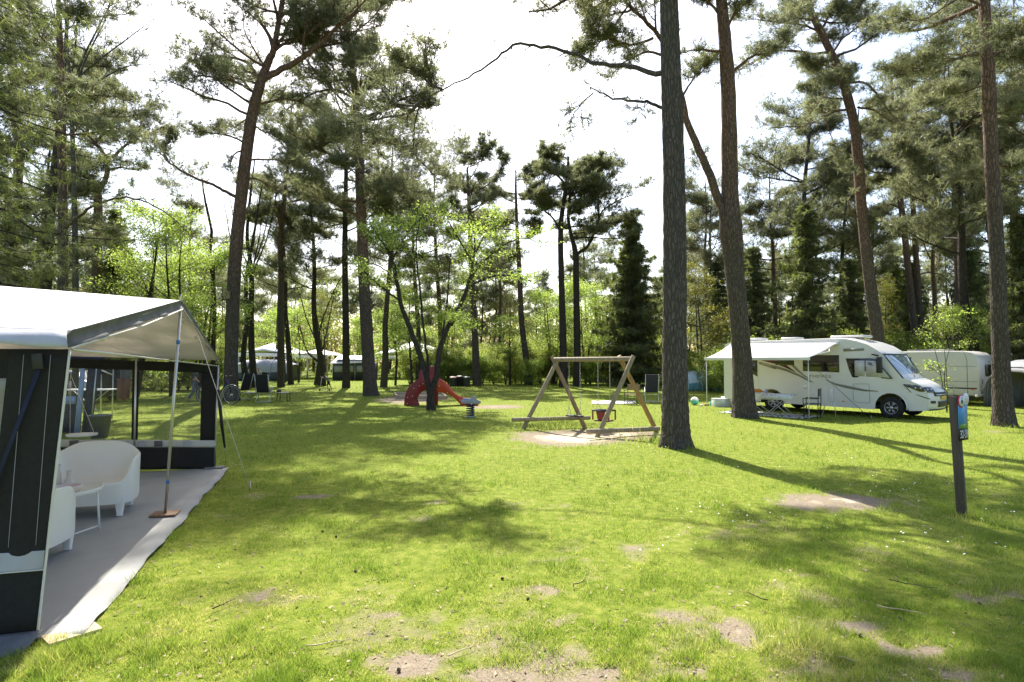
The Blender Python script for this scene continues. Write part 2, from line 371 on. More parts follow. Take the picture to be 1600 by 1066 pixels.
R = random.Random(11)
def cat_path(P, n):
    """Catmull-Rom through control rows (any width)"""
    P = np.asarray(P, float); m = len(P)
    if m == 2: t = np.linspace(0, 1, n)[:, None]; return P[0] * (1 - t) + P[1] * t
    Q = np.vstack([2 * P[0] - P[1], P, 2 * P[-1] - P[-2]]); out = []
    for u in np.linspace(0, m - 1 - 1e-6, n):
        i = int(u); f = u - i; a, b, c, d = Q[i], Q[i + 1], Q[i + 2], Q[i + 3]
        out.append(.5 * (2 * b + (c - a) * f + (2 * a - 5 * b + 4 * c - d) * f * f + (3 * b - a - 3 * c + d) * f ** 3))
    return np.array(out)
class Tree:
    def __init__(s, seed): s.w = Acc(); s.tc = []; s.td = []; s.ts = []; s.r = np.random.default_rng(seed)
    def tuft(s, p, d, size=1.0): s.tc.append(p); s.td.append(d); s.ts.append(size)
    def path(s, p0, d0, length, n=6, curl=.25, up=0.0, droop=0.0):
        """wandering polyline"""
        p = np.array(p0, float); d = nrm(d0); P = [p.copy()]; st = length / (n - 1)
        for i in range(n - 1):
            d = nrm(d + s.r.normal(0, curl, 3) * np.array([1, 1, .7]) + np.array([0, 0, up - droop * (i / n)]))
            p = p + d * st; P.append(p.copy())
        return np.array(P)
    def branch(s, P, r0, lvl, spec, foliate=0.35):
        """tube along P plus its children and tufts. spec: dict of lists by level"""
        n = len(P); L = np.sum(np.linalg.norm(np.diff(P, axis=0), axis=1))
        rr = r0 * (1 - np.linspace(0, 1, n) * .82) ** 0.9
        s.w.tube(P, np.maximum(rr, spec.get('rmin', .006)), sides=max(3, spec['sides'][min(lvl, len(spec['sides']) - 1)]), cap=False)
        if lvl >= spec['levels']:
            k = max(1, int(round(spec['tufts'] * .62))) if spec['tufts'] else 0
            for i in range(k):
                t = 1.0 if i == 0 else s.r.uniform(.15, 1); f = t * (n - 1); a = min(int(f), n - 2); q = P[a] + (P[a + 1] - P[a]) * (f - a)
                s.tuft(q + s.r.normal(0, spec['tj'], 3) * np.array([1, 1, .6]), nrm(P[a + 1] - P[a]) + np.array([0, 0, .35]), s.r.uniform(.75, 1.25))
            return
        nc = spec['nc'][lvl]; nc = max(2, int(nc * spec.get('dens', 1) * s.r.uniform(.75, 1.25)))
        for i in range(nc):
            t = foliate + (1 - foliate) * ((i + s.r.uniform(0, .9)) / nc); f = t * (n - 1); a = min(int(f), n - 2)
            q = P[a] + (P[a + 1] - P[a]) * (f - a); T = nrm(P[a + 1] - P[a])
            side = np.cross(T, (0, 0, 1.0)); side = nrm(side) if np.linalg.norm(side) > .1 else nrm(s.r.normal(0, 1, 3))
            sg = 1 if (i % 2 == 0) else -1
            d = nrm(T * s.r.uniform(.35, .9) + side * sg * s.r.uniform(.5, 1.0) + np.array([0, 0, 1.0]) * s.r.uniform(*spec['updir'][lvl]))
            ln = spec['len'][lvl] * (1.15 - .6 * t) * s.r.uniform(.6, 1.25) * min(1.4, max(.4, L / spec['refL'][lvl]))
            C = s.path(q, d, ln, 5 if lvl == 0 else 4, spec['curl'], spec['up'], spec['droop'])
            s.branch(C, rr[a] * s.r.uniform(.4, .6), lvl + 1, spec, .2)
        s.tuft(P[-1], nrm(P[-1] - P[-2]), 1.0)
    def trunk(s, P, Rr, sides=14, rough=.05, flare=True, seed=0):
        n = len(P); r_ = np.random.default_rng(seed + 5)
        ph = r_.uniform(0, 6.28, 6)
        def wob(n, a):
            h = np.arange(n)[:, None] / max(1, n - 1); g = r_.normal(0, rough, (n, len(a))) * .45
            w = 1 + rough * (np.sin(a[None] * 3 + ph[0] + h * 5) + .7 * np.sin(a[None] * 5 + ph[1] - h * 9)) * .5 + g
            if flare:
                fl = np.exp(-h * n / 3.0) * .32; w = w + fl * (.55 + .45 * np.sin(a[None] * 4 + ph[2]) + .25 * np.sin(a[None] * 7 + ph[3]))
            return w
        s.w.tube(P, Rr, sides, cap=True, wob=wob)
    def needles(s, K, ln, wd, spread=.75, lead=.5):
        K = int(K * 1.5); c = np.array(s.tc); d = nrm(np.array(s.td)); sz = np.array(s.ts); n = len(c); r = s.r
        C = np.repeat(c, K, 0); D = np.repeat(d, K, 0); S = np.repeat(sz, K)[:, None]
        nd = nrm(D * lead + r.normal(0, spread, (n * K, 3)))
        base = C + nd * S * ln * r.uniform(-.1, .25, (n * K, 1)) + r.normal(0, ln * .10, (n * K, 3)); tip = base + nd * S * ln * r.uniform(.7, 1.2, (n * K, 1))
        wv = nrm(np.cross(nd, r.normal(0, 1, (n * K, 3)))) * wd * .50 * S
        V = np.stack([base - wv, base + wv, tip], 1).reshape(-1, 3)
        var = np.repeat(np.clip(np.repeat(r.uniform(.1, .8, n), K) + r.normal(0, .15, n * K), 0, 1), 3)
        A = Acc(); A.add(V, np.arange(len(V)).reshape(-1, 3)); return A, var
    def leaves(s, K, size, spread, flat=.6):
        c = np.array(s.tc); sz = np.array(s.ts); n = len(c); r = s.r
        C = np.repeat(c, K, 0) + r.normal(0, 1, (n * K, 3)) * np.array([spread, spread, spread * .45]); m = n * K
        nrmv = nrm(np.array([0, 0, 1.0]) * flat + r.normal(0, .55, (m, 3))); u = nrm(np.cross(nrmv, r.normal(0, 1, (m, 3)))); v = np.cross(nrmv, u)
        S = (size * r.uniform(.6, 1.3, (m, 1))) * np.repeat(sz, K)[:, None]
        V = np.stack([C - u * S * .5, C + v * S * .32, C + u * S * .55, C - v * S * .32], 1).reshape(-1, 3)
        var = np.repeat(np.clip(np.repeat(r.uniform(.15, .7, n), K) + r.normal(0, .2, m), 0, 1), 4)
        A = Acc(); A.add(V, np.arange(len(V)).reshape(-1, 4)); return A, var
    def finish(s, name, label, cat, bark, leafm, base, kind='needle', K=9, ln=.16, wd=.022, spread=.12, group=None, crown='crown', fsp=.75):
        t = thing(name, label, cat, base, group=group)
        b = np.asarray(base, float)
        for a in s.w.v: a -= b
        s.w.build('trunk', bark, t, smooth=True)
        if s.tc:
            if kind == 'needle': A, var = s.needles(K, ln, wd, fsp)
            else: A, var = s.leaves(K, ln, spread)
            for a in A.v: a -= b
            A.build(crown, leafm, t, attr={'var': var})
        return t

PINE = dict(levels=2, sides=[6, 4, 3], nc=[9, 6], len=[1.5, .62], refL=[4.0, 1.4], updir=[(-.1, .5), (0, .6)], curl=.2, up=.05, droop=.0, tufts=6, tj=.13, rmin=.009)
def pine(name, label, d, path, limbs=(), auto=None, spec=None, bark=None, seed=1, K=9, ln=.17, wd=.02, dz=None, extend=(), group=None, sides=16, leafm=None, flare=True, cat='pine tree', nring=46, rows=None):
    """path: (px, py, width_px) from the ground up at depth d. limbs: list of (width_px, [(px,py,ddepth)...], spread). extend: extra (dx, dy, dz, r) above the last one.
    auto: list of (z0, z1, count, length, azimuth bias)"""
    T = Tree(seed); spec = dict(PINE, **(spec or {}))
    rows = rows or [np.append(at(px, py, d + (q[0] if q else 0)), w * d / F / 2) for (px, py, w, *q) in path]
    for (dx, dy, dz_, r) in extend: l = rows[-1]; rows.append(np.array([l[0] + dx, l[1] + dy, l[2] + dz_, r]))
    if path: rows = [np.append(q_[:3], q_[3] * math.cos(math.atan2(abs(q_[0]), q_[1]))) for q_ in rows]
    C = cat_path(rows, nring)
    base = np.array([C[0][0], C[0][1], 0.0]); C = np.vstack([[C[0][0], C[0][1], -.15, C[0][3] * 1.05], C]) if C[0][2] > -.1 else C
    T.trunk(C[:, :3], C[:, 3], sides, .06, flare, seed)
    for (w, pts, fol, *q) in limbs:
        P = np.array([at(px, py, d + dd) for (px, py, dd) in pts]); P = cat_path(P, max(8, len(pts) * 3))
        P = P + T.r.normal(0, .018, P.shape)
        sp = dict(spec); 
        if q: sp.update(q[0])
        if fol is None:
            rr = w * d / F / 2 * (1 - np.linspace(0, 1, len(P)) * .7); T.w.tube(P, rr, 7, cap=True)
        else: T.branch(P, w * d / F / 2, 0, sp, fol)
    for (z0, z1, cnt, length, bias, *q) in (auto or []):
        for i in range(cnt):
            z = z0 + (z1 - z0) * (i + T.r.uniform(0, .8)) / cnt; k = int(np.argmin(abs(C[:, 2] - z))); p = C[k, :3]
            az = T.r.uniform(0, 2 * math.pi) if bias is None else bias[0] + T.r.uniform(-bias[1], bias[1])
            u = T.r.uniform(-.05, .45) if not q else T.r.uniform(*q[0])
            dd = np.array([math.cos(az), math.sin(az), u]); L = length * T.r.uniform(.6, 1.2)
            P = T.path(p, dd, L, 8, .16, .03); T.branch(P, max(.02, min(C[k, 3] * .55, L * .018)), 0, spec, .3)
    return T.finish(name, label, cat, bark or BARK_PINE, leafm or NEEDLE, base, K=K, ln=ln, wd=wd, group=group)

def spruce(name, label, base, H, Rad, seed=1, K=8, ln=.16, wd=.022, z0=.6, nwh=26, group=None, dense=1.0, r0=None, leafm=None):
    """conifer with whorls of drooping branches hung with sprays"""
    T = Tree(seed); base = np.asarray(base, float); r0 = r0 or H * .013
    P = np.array([base + [0, 0, -.1]] + [base + np.array([T.r.normal(0, .02), T.r.normal(0, .02), z]) for z in np.linspace(.3, H, 12)])
    T.w.tube(P, np.linspace(r0 * 1.15, .02, len(P)), 9)
    for i in range(nwh):
        z = z0 + (H - z0 - .2) * (i / nwh) ** .95; L = Rad * (1 - (z - z0) / (H - z0)) ** .75 * T.r.uniform(.5, 1.25) + .12
        nb = max(4, int(7 * dense)); a0 = T.r.uniform(0, 6.28)
        for j in range(nb):
            az = a0 + j * 6.283 / nb + T.r.normal(0, .2); l_ = L * T.r.uniform(.45, 1.25)
            t = np.linspace(0, 1, 6)[:, None]; dirh = np.array([math.cos(az), math.sin(az), 0])
            Q = base + np.array([0, 0, z]) + dirh * t * l_ + np.array([0, 0, 1.0]) * (-.42 * l_ * t + .25 * l_ * t ** 3) + T.r.normal(0, .015 * l_, (6, 3))
            T.w.tube(Q, np.linspace(.012 + .006 * l_, .004, 6), 3, cap=False)
            ns = int(5 + l_ * 9 * dense)
            side = np.cross(dirh, (0, 0, 1))
            for k in range(ns):
                u = (k + T.r.random()) / ns; q = Q[min(5, int(u * 5.99))] + (Q[min(5, int(u * 5.99) + 1)] - Q[min(5, int(u * 5.99))]) * (u * 5.99 % 1)
                sd = side * T.r.uniform(-1, 1) * .32 * l_ * (1 - u * .6); T.tuft(q + sd + np.array([0, 0, -abs(T.r.normal(0, .10)) - .05 * np.linalg.norm(sd)]), nrm(dirh * .4 + sd * 1.2 + np.array([0, 0, -.9])), T.r.uniform(.8, 1.5))
    return T.finish(name, label, 'spruce tree', BARK_DARK, leafm or NEEDLE_D, base, K=K, ln=ln, wd=wd, group=group, fsp=.45)
BROAD = dict(levels=2, sides=[5, 3, 3], nc=[8, 5], len=[1.3, .6], refL=[3.0, 1.2], updir=[(-.1, .35), (-.1, .3)], curl=.16, up=.02, droop=.0, tufts=4, tj=.12, rmin=.005)
def broad(name, label, base, stems, leafm, bark, seed=1, K=5, size=.075, spread=.16, spec=None, group=None, cat='tree', fol=.25, sides=9):
    """stems: list of (rows of x,y,z,r in world metres, foliage start or None)"""
    T = Tree(seed); sp = dict(BROAD, **(spec or {}))
    for rows, f, *q in stems:
        C = cat_path(rows, max(10, len(rows) * 4)); C[:, :3] += T.r.normal(0, .012, (len(C), 3))
        if f is None: T.w.tube(C[:, :3], C[:, 3], sides)
        else:
            T.w.tube(C[:, :3], C[:, 3], sides, cap=False)
            s2 = dict(sp, **(q[0] if q else {}))
            T.branch(C[:, :3], 0.004, 0, s2, f)
    return T.finish(name, label, cat, bark, leafm, base, kind='leaf', K=K, ln=size, spread=spread, group=group)
def prow(pts, d):
    """rows from (px, py, width_px[, ddepth])"""
    return [np.append(at(px, py, d + (q[0] if q else 0)), w * d / F / 2 * math.cos(math.atan2(abs(px - CX), F))) for (px, py, w, *q) in pts]
def twiggy(T_seed, base, H, leafm, bark, name, label, cat, K, size, spread, nst=1, spreadR=2.0, z0=1.0, n=14, group=None, r0=.1, spec=None, upb=(.2, .7), lean=0.1):
    """generic upright broadleaf tree: stems with ascending limbs"""
    T = Tree(T_seed); base = np.asarray(base, float); sp = dict(BROAD, **(spec or {}))
    for k in range(nst):
        az = T.r.uniform(0, 6.28); top = base + np.array([math.cos(az) * lean * H * (nst > 1 or .4), math.sin(az) * lean * H * (nst > 1 or .4), H])
        C = cat_path([base + [0, 0, -.1], base * .6 + top * .4 + np.append(T.r.normal(0, .12, 2), 0), base * .25 + top * .75 + np.append(T.r.normal(0, .15, 2), 0), top], 14)
        rr = r0 * (1 - np.linspace(0, .93, 14)); T.w.tube(C, rr, 8, cap=False)
        for i in range(n // nst):
            z = z0 + (H - z0) * (i + T.r.random()) / (n // nst); k2 = int(np.argmin(abs(C[:, 2] - z))); a = T.r.uniform(0, 6.28)
            f = (z - z0) / (H - z0); L = spreadR * (math.sin(math.pi * (0.15 + .8 * f)) * .8 + .25) * T.r.uniform(.6, 1.15)
            P = T.path(C[k2], [math.cos(a), math.sin(a), T.r.uniform(*upb)], L, 7, .12, .04); T.branch(P, rr[k2] * .5, 0, sp, .2)
    return T.finish(name, label, cat, bark, leafm, base, kind='leaf', K=K, ln=size, spread=spread, group=group)
# ------------------------------------------------------------------ the trees standing on the lawn
DEAD = dict(levels=1, nc=[7], len=[.35], refL=[4.0], tufts=0, rmin=.005, updir=[(-.6, .8)])
pine('pine_tree', 'thick straight grey pine trunk right beside the swing, nearest tree on the lawn', 12.9,
     [(1056, 697, 46), (1055, 640, 42), (1054, 540, 38), (1054, 400, 36.5), (1052, 250, 34), (1048, 120, 32), (1045, 0, 29), (1043, -80, 27)],
     limbs=[(8, [(660, 158, 1.8), (640, 172, 1.9), (615, 165, 1.9), (590, 180, 1.8), (560, 195, 1.7), (535, 215, 1.6)], .0, dict(nc=[16, 8], len=[1.5, .6], refL=[2.5, 1.2], tufts=9, tj=.14, updir=[(-.7, .8), (-.3, .5)])),
            (5, [(690, 142, 1.9), (670, 128, 1.9), (648, 112, 1.9), (620, 100, 1.9)], .0, dict(nc=[14, 8], len=[1.1, .5], refL=[1.5, .9], tufts=8, tj=.13)),
            (9, [(1034, 118, 0), (1000, 108, .4), (970, 102, .8), (940, 101, 1.1), (905, 88, 1.5), (870, 76, 1.9), (835, 72, 2.2), (805, 68, 2.5), (790, 80, 2.5), (765, 100, 2.4), (735, 118, 2.2), (700, 137, 2), (660, 158, 1.8)], .25,
             dict(nc=[9, 2], len=[.42, .22], tufts=0, levels=2, updir=[(-.9, .9), (-.5, .5)])),
            (5.5, [(1036, 170, .2), (1015, 161, .3), (990, 158, .3), (965, 154, .4), (940, 147, .4), (925, 138, .5), (913, 126, .5)], .3, dict(nc=[7, 2], len=[.35, .2], tufts=0, levels=2, updir=[(-.8, .9), (-.5, .5)])),
            (2.5, [(926, 144, .5), (908, 162, .5), (895, 185, .5), (888, 207, .5)], .1, dict(nc=[7, 4], len=[.7, .35], tufts=4, updir=[(-.8, .3), (-.5, .3)], refL=[1.5, .8])),
            (2, [(1010, 160, .4), (1000, 175, .4), (992, 190, .4)], .1, dict(nc=[5, 3], len=[.5, .3], tufts=4, refL=[1, .6]))],
     auto=[(10.5, 17.5, 15, 4.2, None), (13, 17, 6, 3.0, None), (10.9, 13.6, 16, 6.2, (2.7, .65)), (11, 15, 8, 4.5, (1.9, .5))],
     extend=[(0.1, 0, 3.2, .16), (.2, .1, 6.5, .05)], bark=BARK_PINE, seed=3, sides=40, nring=130, ln=.15, wd=.016, K=9, spec=dict(tufts=9))
pine('pine_tree', 'forked pine in front of the motorhome awning, its two stems splitting above head height', 19.5,
     [(1163, 653, 40), (1161, 600, 33), (1157, 520, 30), (1149, 430, 30), (1143, 360, 36), (1141, 320, 29), (1140, 250, 26), (1138, 150, 24), (1133, 70, 21), (1127, 0, 18), (1122, -70, 15)],
     limbs=[(15, [(1136, 362, 0), (1126, 320, 0), (1112, 280, 0), (1095, 240, 0), (1078, 200, 0), (1066, 155, 0), (1056, 110, .1), (1035, 65, .2), (1008, 32, .3), (975, -2, .4), (950, -40, .5)], .68,
             dict(nc=[10, 7], len=[1.8, .7], updir=[(-.2, .5), (-.2, .5)])),
            (5, [(1134, 82, 0), (1110, 78, -.3), (1085, 79, -.5), (1066, 82, -.6)], .3, dict(nc=[3, 3], len=[.6, .3])),
            (6, [(1142, 115, 0), (1160, 100, 0), (1180, 86, -.3), (1205, 80, -.4), (1230, 60, -.6)], .4, dict(nc=[9, 6], len=[1.3, .6])),
            (6, [(1133, 50, 0), (1150, 20, 0), (1175, -5, 0)], .3),
            (5, [(1124, 20, 0), (1105, 0, 0), (1080, -20, 0)], .3),
            (5, [(1022, 60, .3), (990, 70, 0), (955, 62, -.4), (920, 40, -.8)], .25, dict(nc=[9, 6], len=[1.2, .6])),
            (5, [(1045, 90, .1), (1015, 82, .2), (980, 95, .3), (955, 115, .3)], .3, dict(nc=[7, 5], len=[.9, .5])),
            (4, [(990, 15, .4), (950, 22, 0), (905, 10, -.5)], .2), (4, [(985, 5, .4), (960, 40, .2), (930, 75, 0), (905, 90, 0)], .2, dict(nc=[10, 7], len=[1.3, .6])), (9, [(950, -40, .5), (920, -110, .6), (885, -180, .7), (840, -240, 0)], .05, dict(nc=[16, 9], len=[3.0, 1.2])), (7, [(960, -30, .5), (1000, -110, -1), (1050, -190, -2.5)], .1, dict(nc=[12, 8], len=[2.6, 1.1])),
            (4, [(1066, 150, 0), (1085, 120, .5), (1105, 95, .8)], .4)],
     auto=[(14.5, 20, 13, 3.6, None)], extend=[(-.1, 0, 3, .15), (-.2, 0, 5.5, .05)], bark=BARK_RED, seed=5, sides=28, nring=80, ln=.16, wd=.017, K=9, spec=dict(dens=1.35, tufts=7))
pine('pine_tree', 'slender pine leaning left behind the white motorhome with a pinkish lower trunk', 27.5,
     [(1388, 638, 24), (1376, 560, 22), (1366, 490, 20.5), (1354, 400, 18), (1346, 320, 17.5), (1341, 250, 17.5), (1334, 190, 16), (1315, 120, 14), (1290, 65, 12), (1268, 20, 11), (1255, -20, 9)],
     limbs=[(4.5, [(1296, 82, 0), (1270, 84, 0), (1240, 80, -.3), (1205, 82, -.5), (1175, 98, -.8), (1150, 112, -1)], .2, dict(nc=[10, 6], len=[1.7, .7])),
            (4, [(1338, 172, 0), (1310, 173, 0), (1285, 184, -.3), (1262, 196, -.5), (1235, 198, -.8), (1205, 200, -1)], .3, dict(nc=[8, 5], len=[1.4, .7])),
            (1.8, [(1290, 184, -.2), (1300, 215, -.4), (1310, 240, -.5), (1328, 262, -.6)], .3, dict(nc=[6, 5], len=[.9, .5], updir=[(-1, -.1), (-.8, 0)])),
            (4, [(1326, 130, 0), (1352, 130, 0), (1370, 146, -.3), (1385, 170, -.4), (1408, 195, -.6)], .3, dict(nc=[9, 6], len=[1.3, .6])),
            (3.5, [(1340, 168, 0), (1365, 172, .3), (1395, 185, .6), (1425, 192, .8)], .3, dict(nc=[9, 6], len=[1.5, .6])),
            (3.5, [(1348, 340, 0), (1332, 335, -.2), (1325, 315, -.2), (1336, 297, -.2)], .6, dict(nc=[2, 2], len=[.3, .3])),
            (4, [(1300, 85, 0), (1318, 60, 0), (1345, 40, 0), (1375, 30, 0)], .2, dict(nc=[10, 6], len=[1.6, .7])),
            (4, [(1280, 50, 0), (1300, 20, 0), (1325, -10, 0)], .2), (4, [(1285, 52, 0), (1255, 40, 0), (1215, 35, 0), (1175, 30, 0)], .15, dict(nc=[10, 6], len=[1.7, .7]))],
     auto=[(16, 20.5, 12, 3.2, None), (13.2, 16, 6, 2.6, (math.pi, 1.2))], extend=[(-.3, 0, 2, .07), (-.4, 0, 3.6, .03)], bark=BARK_RED, seed=8, sides=18, nring=60, ln=.18, wd=.02, K=9, spec=dict(dens=1.2, tufts=6, tj=.15))
pine('pine_tree', 'tall upright pine at the right edge of the lawn beside the small caravan', 17.0,
     [(1569, 666, 38), (1566, 620, 33), (1563, 540, 29), (1559, 430, 26.5), (1553, 310, 25), (1549, 250, 24), (1546, 150, 23.5), (1541, 60, 21), (1538, 0, 19.5), (1534, -80, 18)],
     limbs=[(6, [(1540, 82, 0), (1510, 88, -.2), (1480, 97, -.4), (1450, 108, -.6), (1425, 112, -.8), (1400, 118, -1)], .15, dict(nc=[11, 7], len=[1.5, .6])),
            (7, [(1548, 88, 0), (1570, 84, 0), (1600, 90, -.2), (1640, 85, -.3)], .25, dict(nc=[9, 6], len=[1.4, .6])),
            (4, [(1540, 10, 0), (1500, 0, 0), (1450, 28, -.3), (1410, 30, -.4)], .2, dict(nc=[9, 6], len=[1.4, .6])),
            (4, [(1550, 180, 0), (1575, 172, 0), (1610, 150, 0)], .25, dict(nc=[8, 5], len=[1.2, .6])),
            (4, [(1553, 250, 0), (1580, 262, .4), (1610, 250, .6)], .25, dict(nc=[8, 6], len=[1.3, .6])),
            (3, [(1546, 130, 0), (1520, 140, .5), (1480, 150, .8), (1450, 165, 1.0)], .2, dict(nc=[9, 6], len=[1.3, .6]))],
     auto=[(12, 18, 13, 3.8, None)], extend=[(-.1, 0, 3, .15), (-.1, 0, 5.5, .05)], bark=BARK_RED, seed=12, sides=26, nring=80, ln=.16, wd=.017, K=9, spec=dict(dens=1.35, tufts=7))
pine('pine_tree', 'big pine rising behind the bicycle, its reddish limbs spreading over the tent', 27.7,
     [(362, 628, 25), (361, 600, 22), (362, 540, 21), (365, 450, 21), (371, 370, 20.5), (378, 300, 20), (385, 240, 19.5), (394, 180, 18), (404, 140, 16), (411, 118, 14), (422, 90, 12), (428, 75, 10)],
     limbs=[(11, [(410, 122, 0), (435, 112, 0), (470, 92, -.2), (500, 68, -.3), (525, 45, -.5), (550, 22, -.6), (580, -10, -.8)], .35, dict(nc=[11, 7], len=[1.9, .8])),
            (8, [(428, 78, 0), (420, 55, 0), (405, 30, .1), (395, 5, .2), (388, -30, .3)], .3, dict(nc=[9, 7], len=[1.8, .8])),
            (6, [(428, 76, 0), (455, 66, .2), (485, 62, .4)], .3), (6, [(426, 80, 0), (445, 50, .4), (460, 10, .5), (465, -20, .6)], .3),
            (6, [(402, 118, 0), (388, 100, -.2), (376, 94, -.3), (350, 88, -.6), (325, 92, -.9), (295, 95, -1.2)], .3, dict(nc=[11, 7], len=[1.9, .8])),
            (5, [(404, 148, 0), (375, 132, -.3), (345, 122, -.6), (310, 120, -1), (285, 128, -1.3)], .25, dict(nc=[11, 7], len=[1.6, .7])),
            (6, [(376, 310, 0), (352, 299, -.2), (335, 290, -.3), (310, 280, -.6), (285, 268, -.9), (266, 256, -1.0), (250, 240, -1.1), (230, 225, -1.3)], .55, dict(nc=[7, 5], len=[1.3, .6])),
            (3.5, [(265, 255, -1), (258, 240, -1), (263, 225, -1), (276, 218, -1), (270, 205, -1)], .3, dict(nc=[6, 5], len=[.8, .5])),
            (3.5, [(386, 225, 0), (360, 213, -.5), (330, 208, -1), (295, 205, -1.2)], .3, dict(nc=[9, 6], len=[1.2, .6])),
            (3.5, [(388, 232, 0), (368, 240, -.4), (360, 255, -.5), (362, 268, -.5)], .4, dict(nc=[4, 3], len=[.6, .4])),
            (4.5, [(396, 162, 0), (420, 160, .3), (445, 155, .6), (470, 160, .9), (495, 175, 1.2)], .25, dict(nc=[11, 7], len=[1.6, .7])),
            (3.5, [(386, 250, 0), (412, 250, .2), (440, 252, .4), (470, 262, .6), (492, 275, .7)], .3, dict(nc=[8, 6], len=[1.2, .6])),
            (3.5, [(384, 278, 0), (405, 282, .1), (430, 295, .2), (455, 312, .2), (468, 338, .2)], .5, dict(nc=[4, 2], len=[.6, .3], tufts=1)),
            (3.5, [(392, 195, 0), (412, 205, .3), (435, 215, .5), (455, 235, .7)], .3, dict(nc=[8, 6], len=[1.1, .6])),
            (3, [(370, 395, 0), (382, 340, 1), (396, 300, 1.5)], None)],
     auto=[(15.5, 20, 9, 3.6, None), (13, 16, 7, 3.4, (math.pi, .9)), (17, 23, 14, 5.0, (-.3, .9))], extend=[(.5, 0, 3, .11), (1.2, 0, 6.5, .03)], spec=dict(dens=1.1, tufts=6, tj=.16), bark=BARK_RED, seed=21, sides=20, nring=70, ln=.19, wd=.021, K=8)
pine('pine_tree', 'full dark pine just left of the red slide with branches from mid height', 31.3,
     [(580, 621, 25), (578, 600, 21), (574, 540, 19.5), (569, 450, 18), (566, 380, 16.5), (563, 300, 15.5), (561, 230, 14), (557, 170, 12), (551, 110, 10), (544, 60, 7), (538, 20, 5), (534, -10, 3)],
     limbs=[(5, [(562, 292, 0), (590, 288, -.3), (620, 296, -.5), (645, 310, -.7), (668, 330, -.9)], .35, dict(nc=[8, 6], len=[1.3, .7])),
            (4, [(563, 310, 0), (585, 302, .3), (605, 318, .5), (620, 330, .6)], .4, dict(nc=[5, 5], len=[.9, .5])),
            (5, [(561, 228, 0), (600, 222, -.3), (635, 232, -.6), (660, 255, -.9), (690, 285, -1)], .25, dict(nc=[11, 7], len=[1.8, .8])),
            (5, [(559, 190, 0), (600, 170, -.4), (640, 150, -.8), (665, 160, -1)], .2, dict(nc=[11, 7], len=[2.0, .8])),
            (5, [(560, 205, 0), (530, 215, -.3), (500, 230, -.6), (475, 240, -.8)], .2, dict(nc=[10, 7], len=[1.7, .8])),
            (5, [(556, 155, 0), (520, 140, 0), (480, 150, -.2), (450, 170, -.4)], .25, dict(nc=[11, 7], len=[1.8, .8])),
            (5, [(557, 150, 0), (600, 125, -.3), (640, 110, -.5), (668, 125, -.8)], .2, dict(nc=[11, 7], len=[2.0, .8]))],
     auto=[(9.2, 12, 10, 3.2, None, (-.15, .3)), (12, 16, 16, 3.7, None, (0, .4)), (16, 21.5, 18, 3.2, None, (.1, .6))], extend=[(0, 0, 1.5, .03)], spec=dict(dens=1.15, tufts=7, tj=.16), bark=BARK_RED, seed=31, sides=16, ln=.21, wd=.024, K=9)
pine('pine_tree', 'straight thin grey pine trunk between the two far tents', 41.0,
     [(541, 607, 13), (541, 560, 11.5), (540, 480, 10.5), (539, 400, 9.5), (540, 320, 8), (541, 250, 6), (542, 190, 3)], auto=[(9.5, 18, 13, 3.0, None)], bark=BARK_DARK, seed=33, sides=10, ln=.26, wd=.034, K=7)
pine('pine_tree', 'slim straight pine trunk rising close behind the white tent roof at far left', 20.0,
     [(97, 660, 22), (97, 560, 20), (98, 455, 18), (98, 350, 17), (97, 250, 16), (96, 170, 14), (95, 100, 12), (92, 20, 9), (90, -60, 6)],
     limbs=[(5, [(103, 358, 0), (118, 342, -.3), (140, 325, -.6), (165, 314, -.8), (200, 309, -1), (232, 317, -1.2), (255, 330, -1.3), (285, 355, -1.5)], .3, dict(nc=[9, 3], len=[.8, .4], tufts=0, updir=[(-.3, 1.2), (-.3, .8)])),
            (3, [(96, 180, 0), (130, 190, -.3), (165, 210, -.6), (215, 235, -.8)], .2, dict(nc=[9, 6], len=[1.2, .6])),
            (3, [(95, 150, 0), (130, 150, .3), (170, 150, .6), (210, 160, .8)], .2, dict(nc=[9, 6], len=[1.2, .6])),
            (3, [(95, 130, 0), (60, 120, .3), (30, 130, .6)], .2, dict(nc=[9, 6], len=[1.2, .6]))],
     auto=[(9, 17, 11, 2.2, None)], bark=BARK_RED, seed=41, sides=16, ln=.17, wd=.018, K=8)
pine('pine_tree', 'darker leaning pine trunk just left of the slim pine behind the tent roof', 25.0,
     [(68, 640, 24), (70, 540, 21), (72, 455, 19), (76, 370, 17), (82, 300, 16), (90, 230, 14), (97, 160, 11), (102, 90, 8), (105, 20, 5)],
     limbs=[(4, [(66, 350, 0), (45, 325, -.5), (25, 308, -.8), (-5, 300, -1)], .2, dict(nc=[7, 4], len=[.9, .5], tufts=1)), (4, [(80, 372, 0), (92, 365, 0), (100, 350, .3)], None),
            (3, [(72, 390, 0), (50, 395, -.4), (20, 405, -.8), (-10, 400, -1)], .1, dict(nc=[9, 6], len=[1.2, .6])),
            (3, [(74, 330, 0), (45, 345, -.4), (15, 365, -.8), (-20, 370, -1)], .1, dict(nc=[9, 6], len=[1.2, .6])),
            (3, [(80, 420, 0), (110, 415, -.4), (150, 400, -.8)], .1, dict(nc=[9, 6], len=[1.1, .6]))],
     auto=[(9, 16, 12, 2.8, None), (4.5, 9, 7, 2.4, None, (-.3, .2))], bark=BARK_DARK, seed=43, sides=14, ln=.19, wd=.02, K=9)
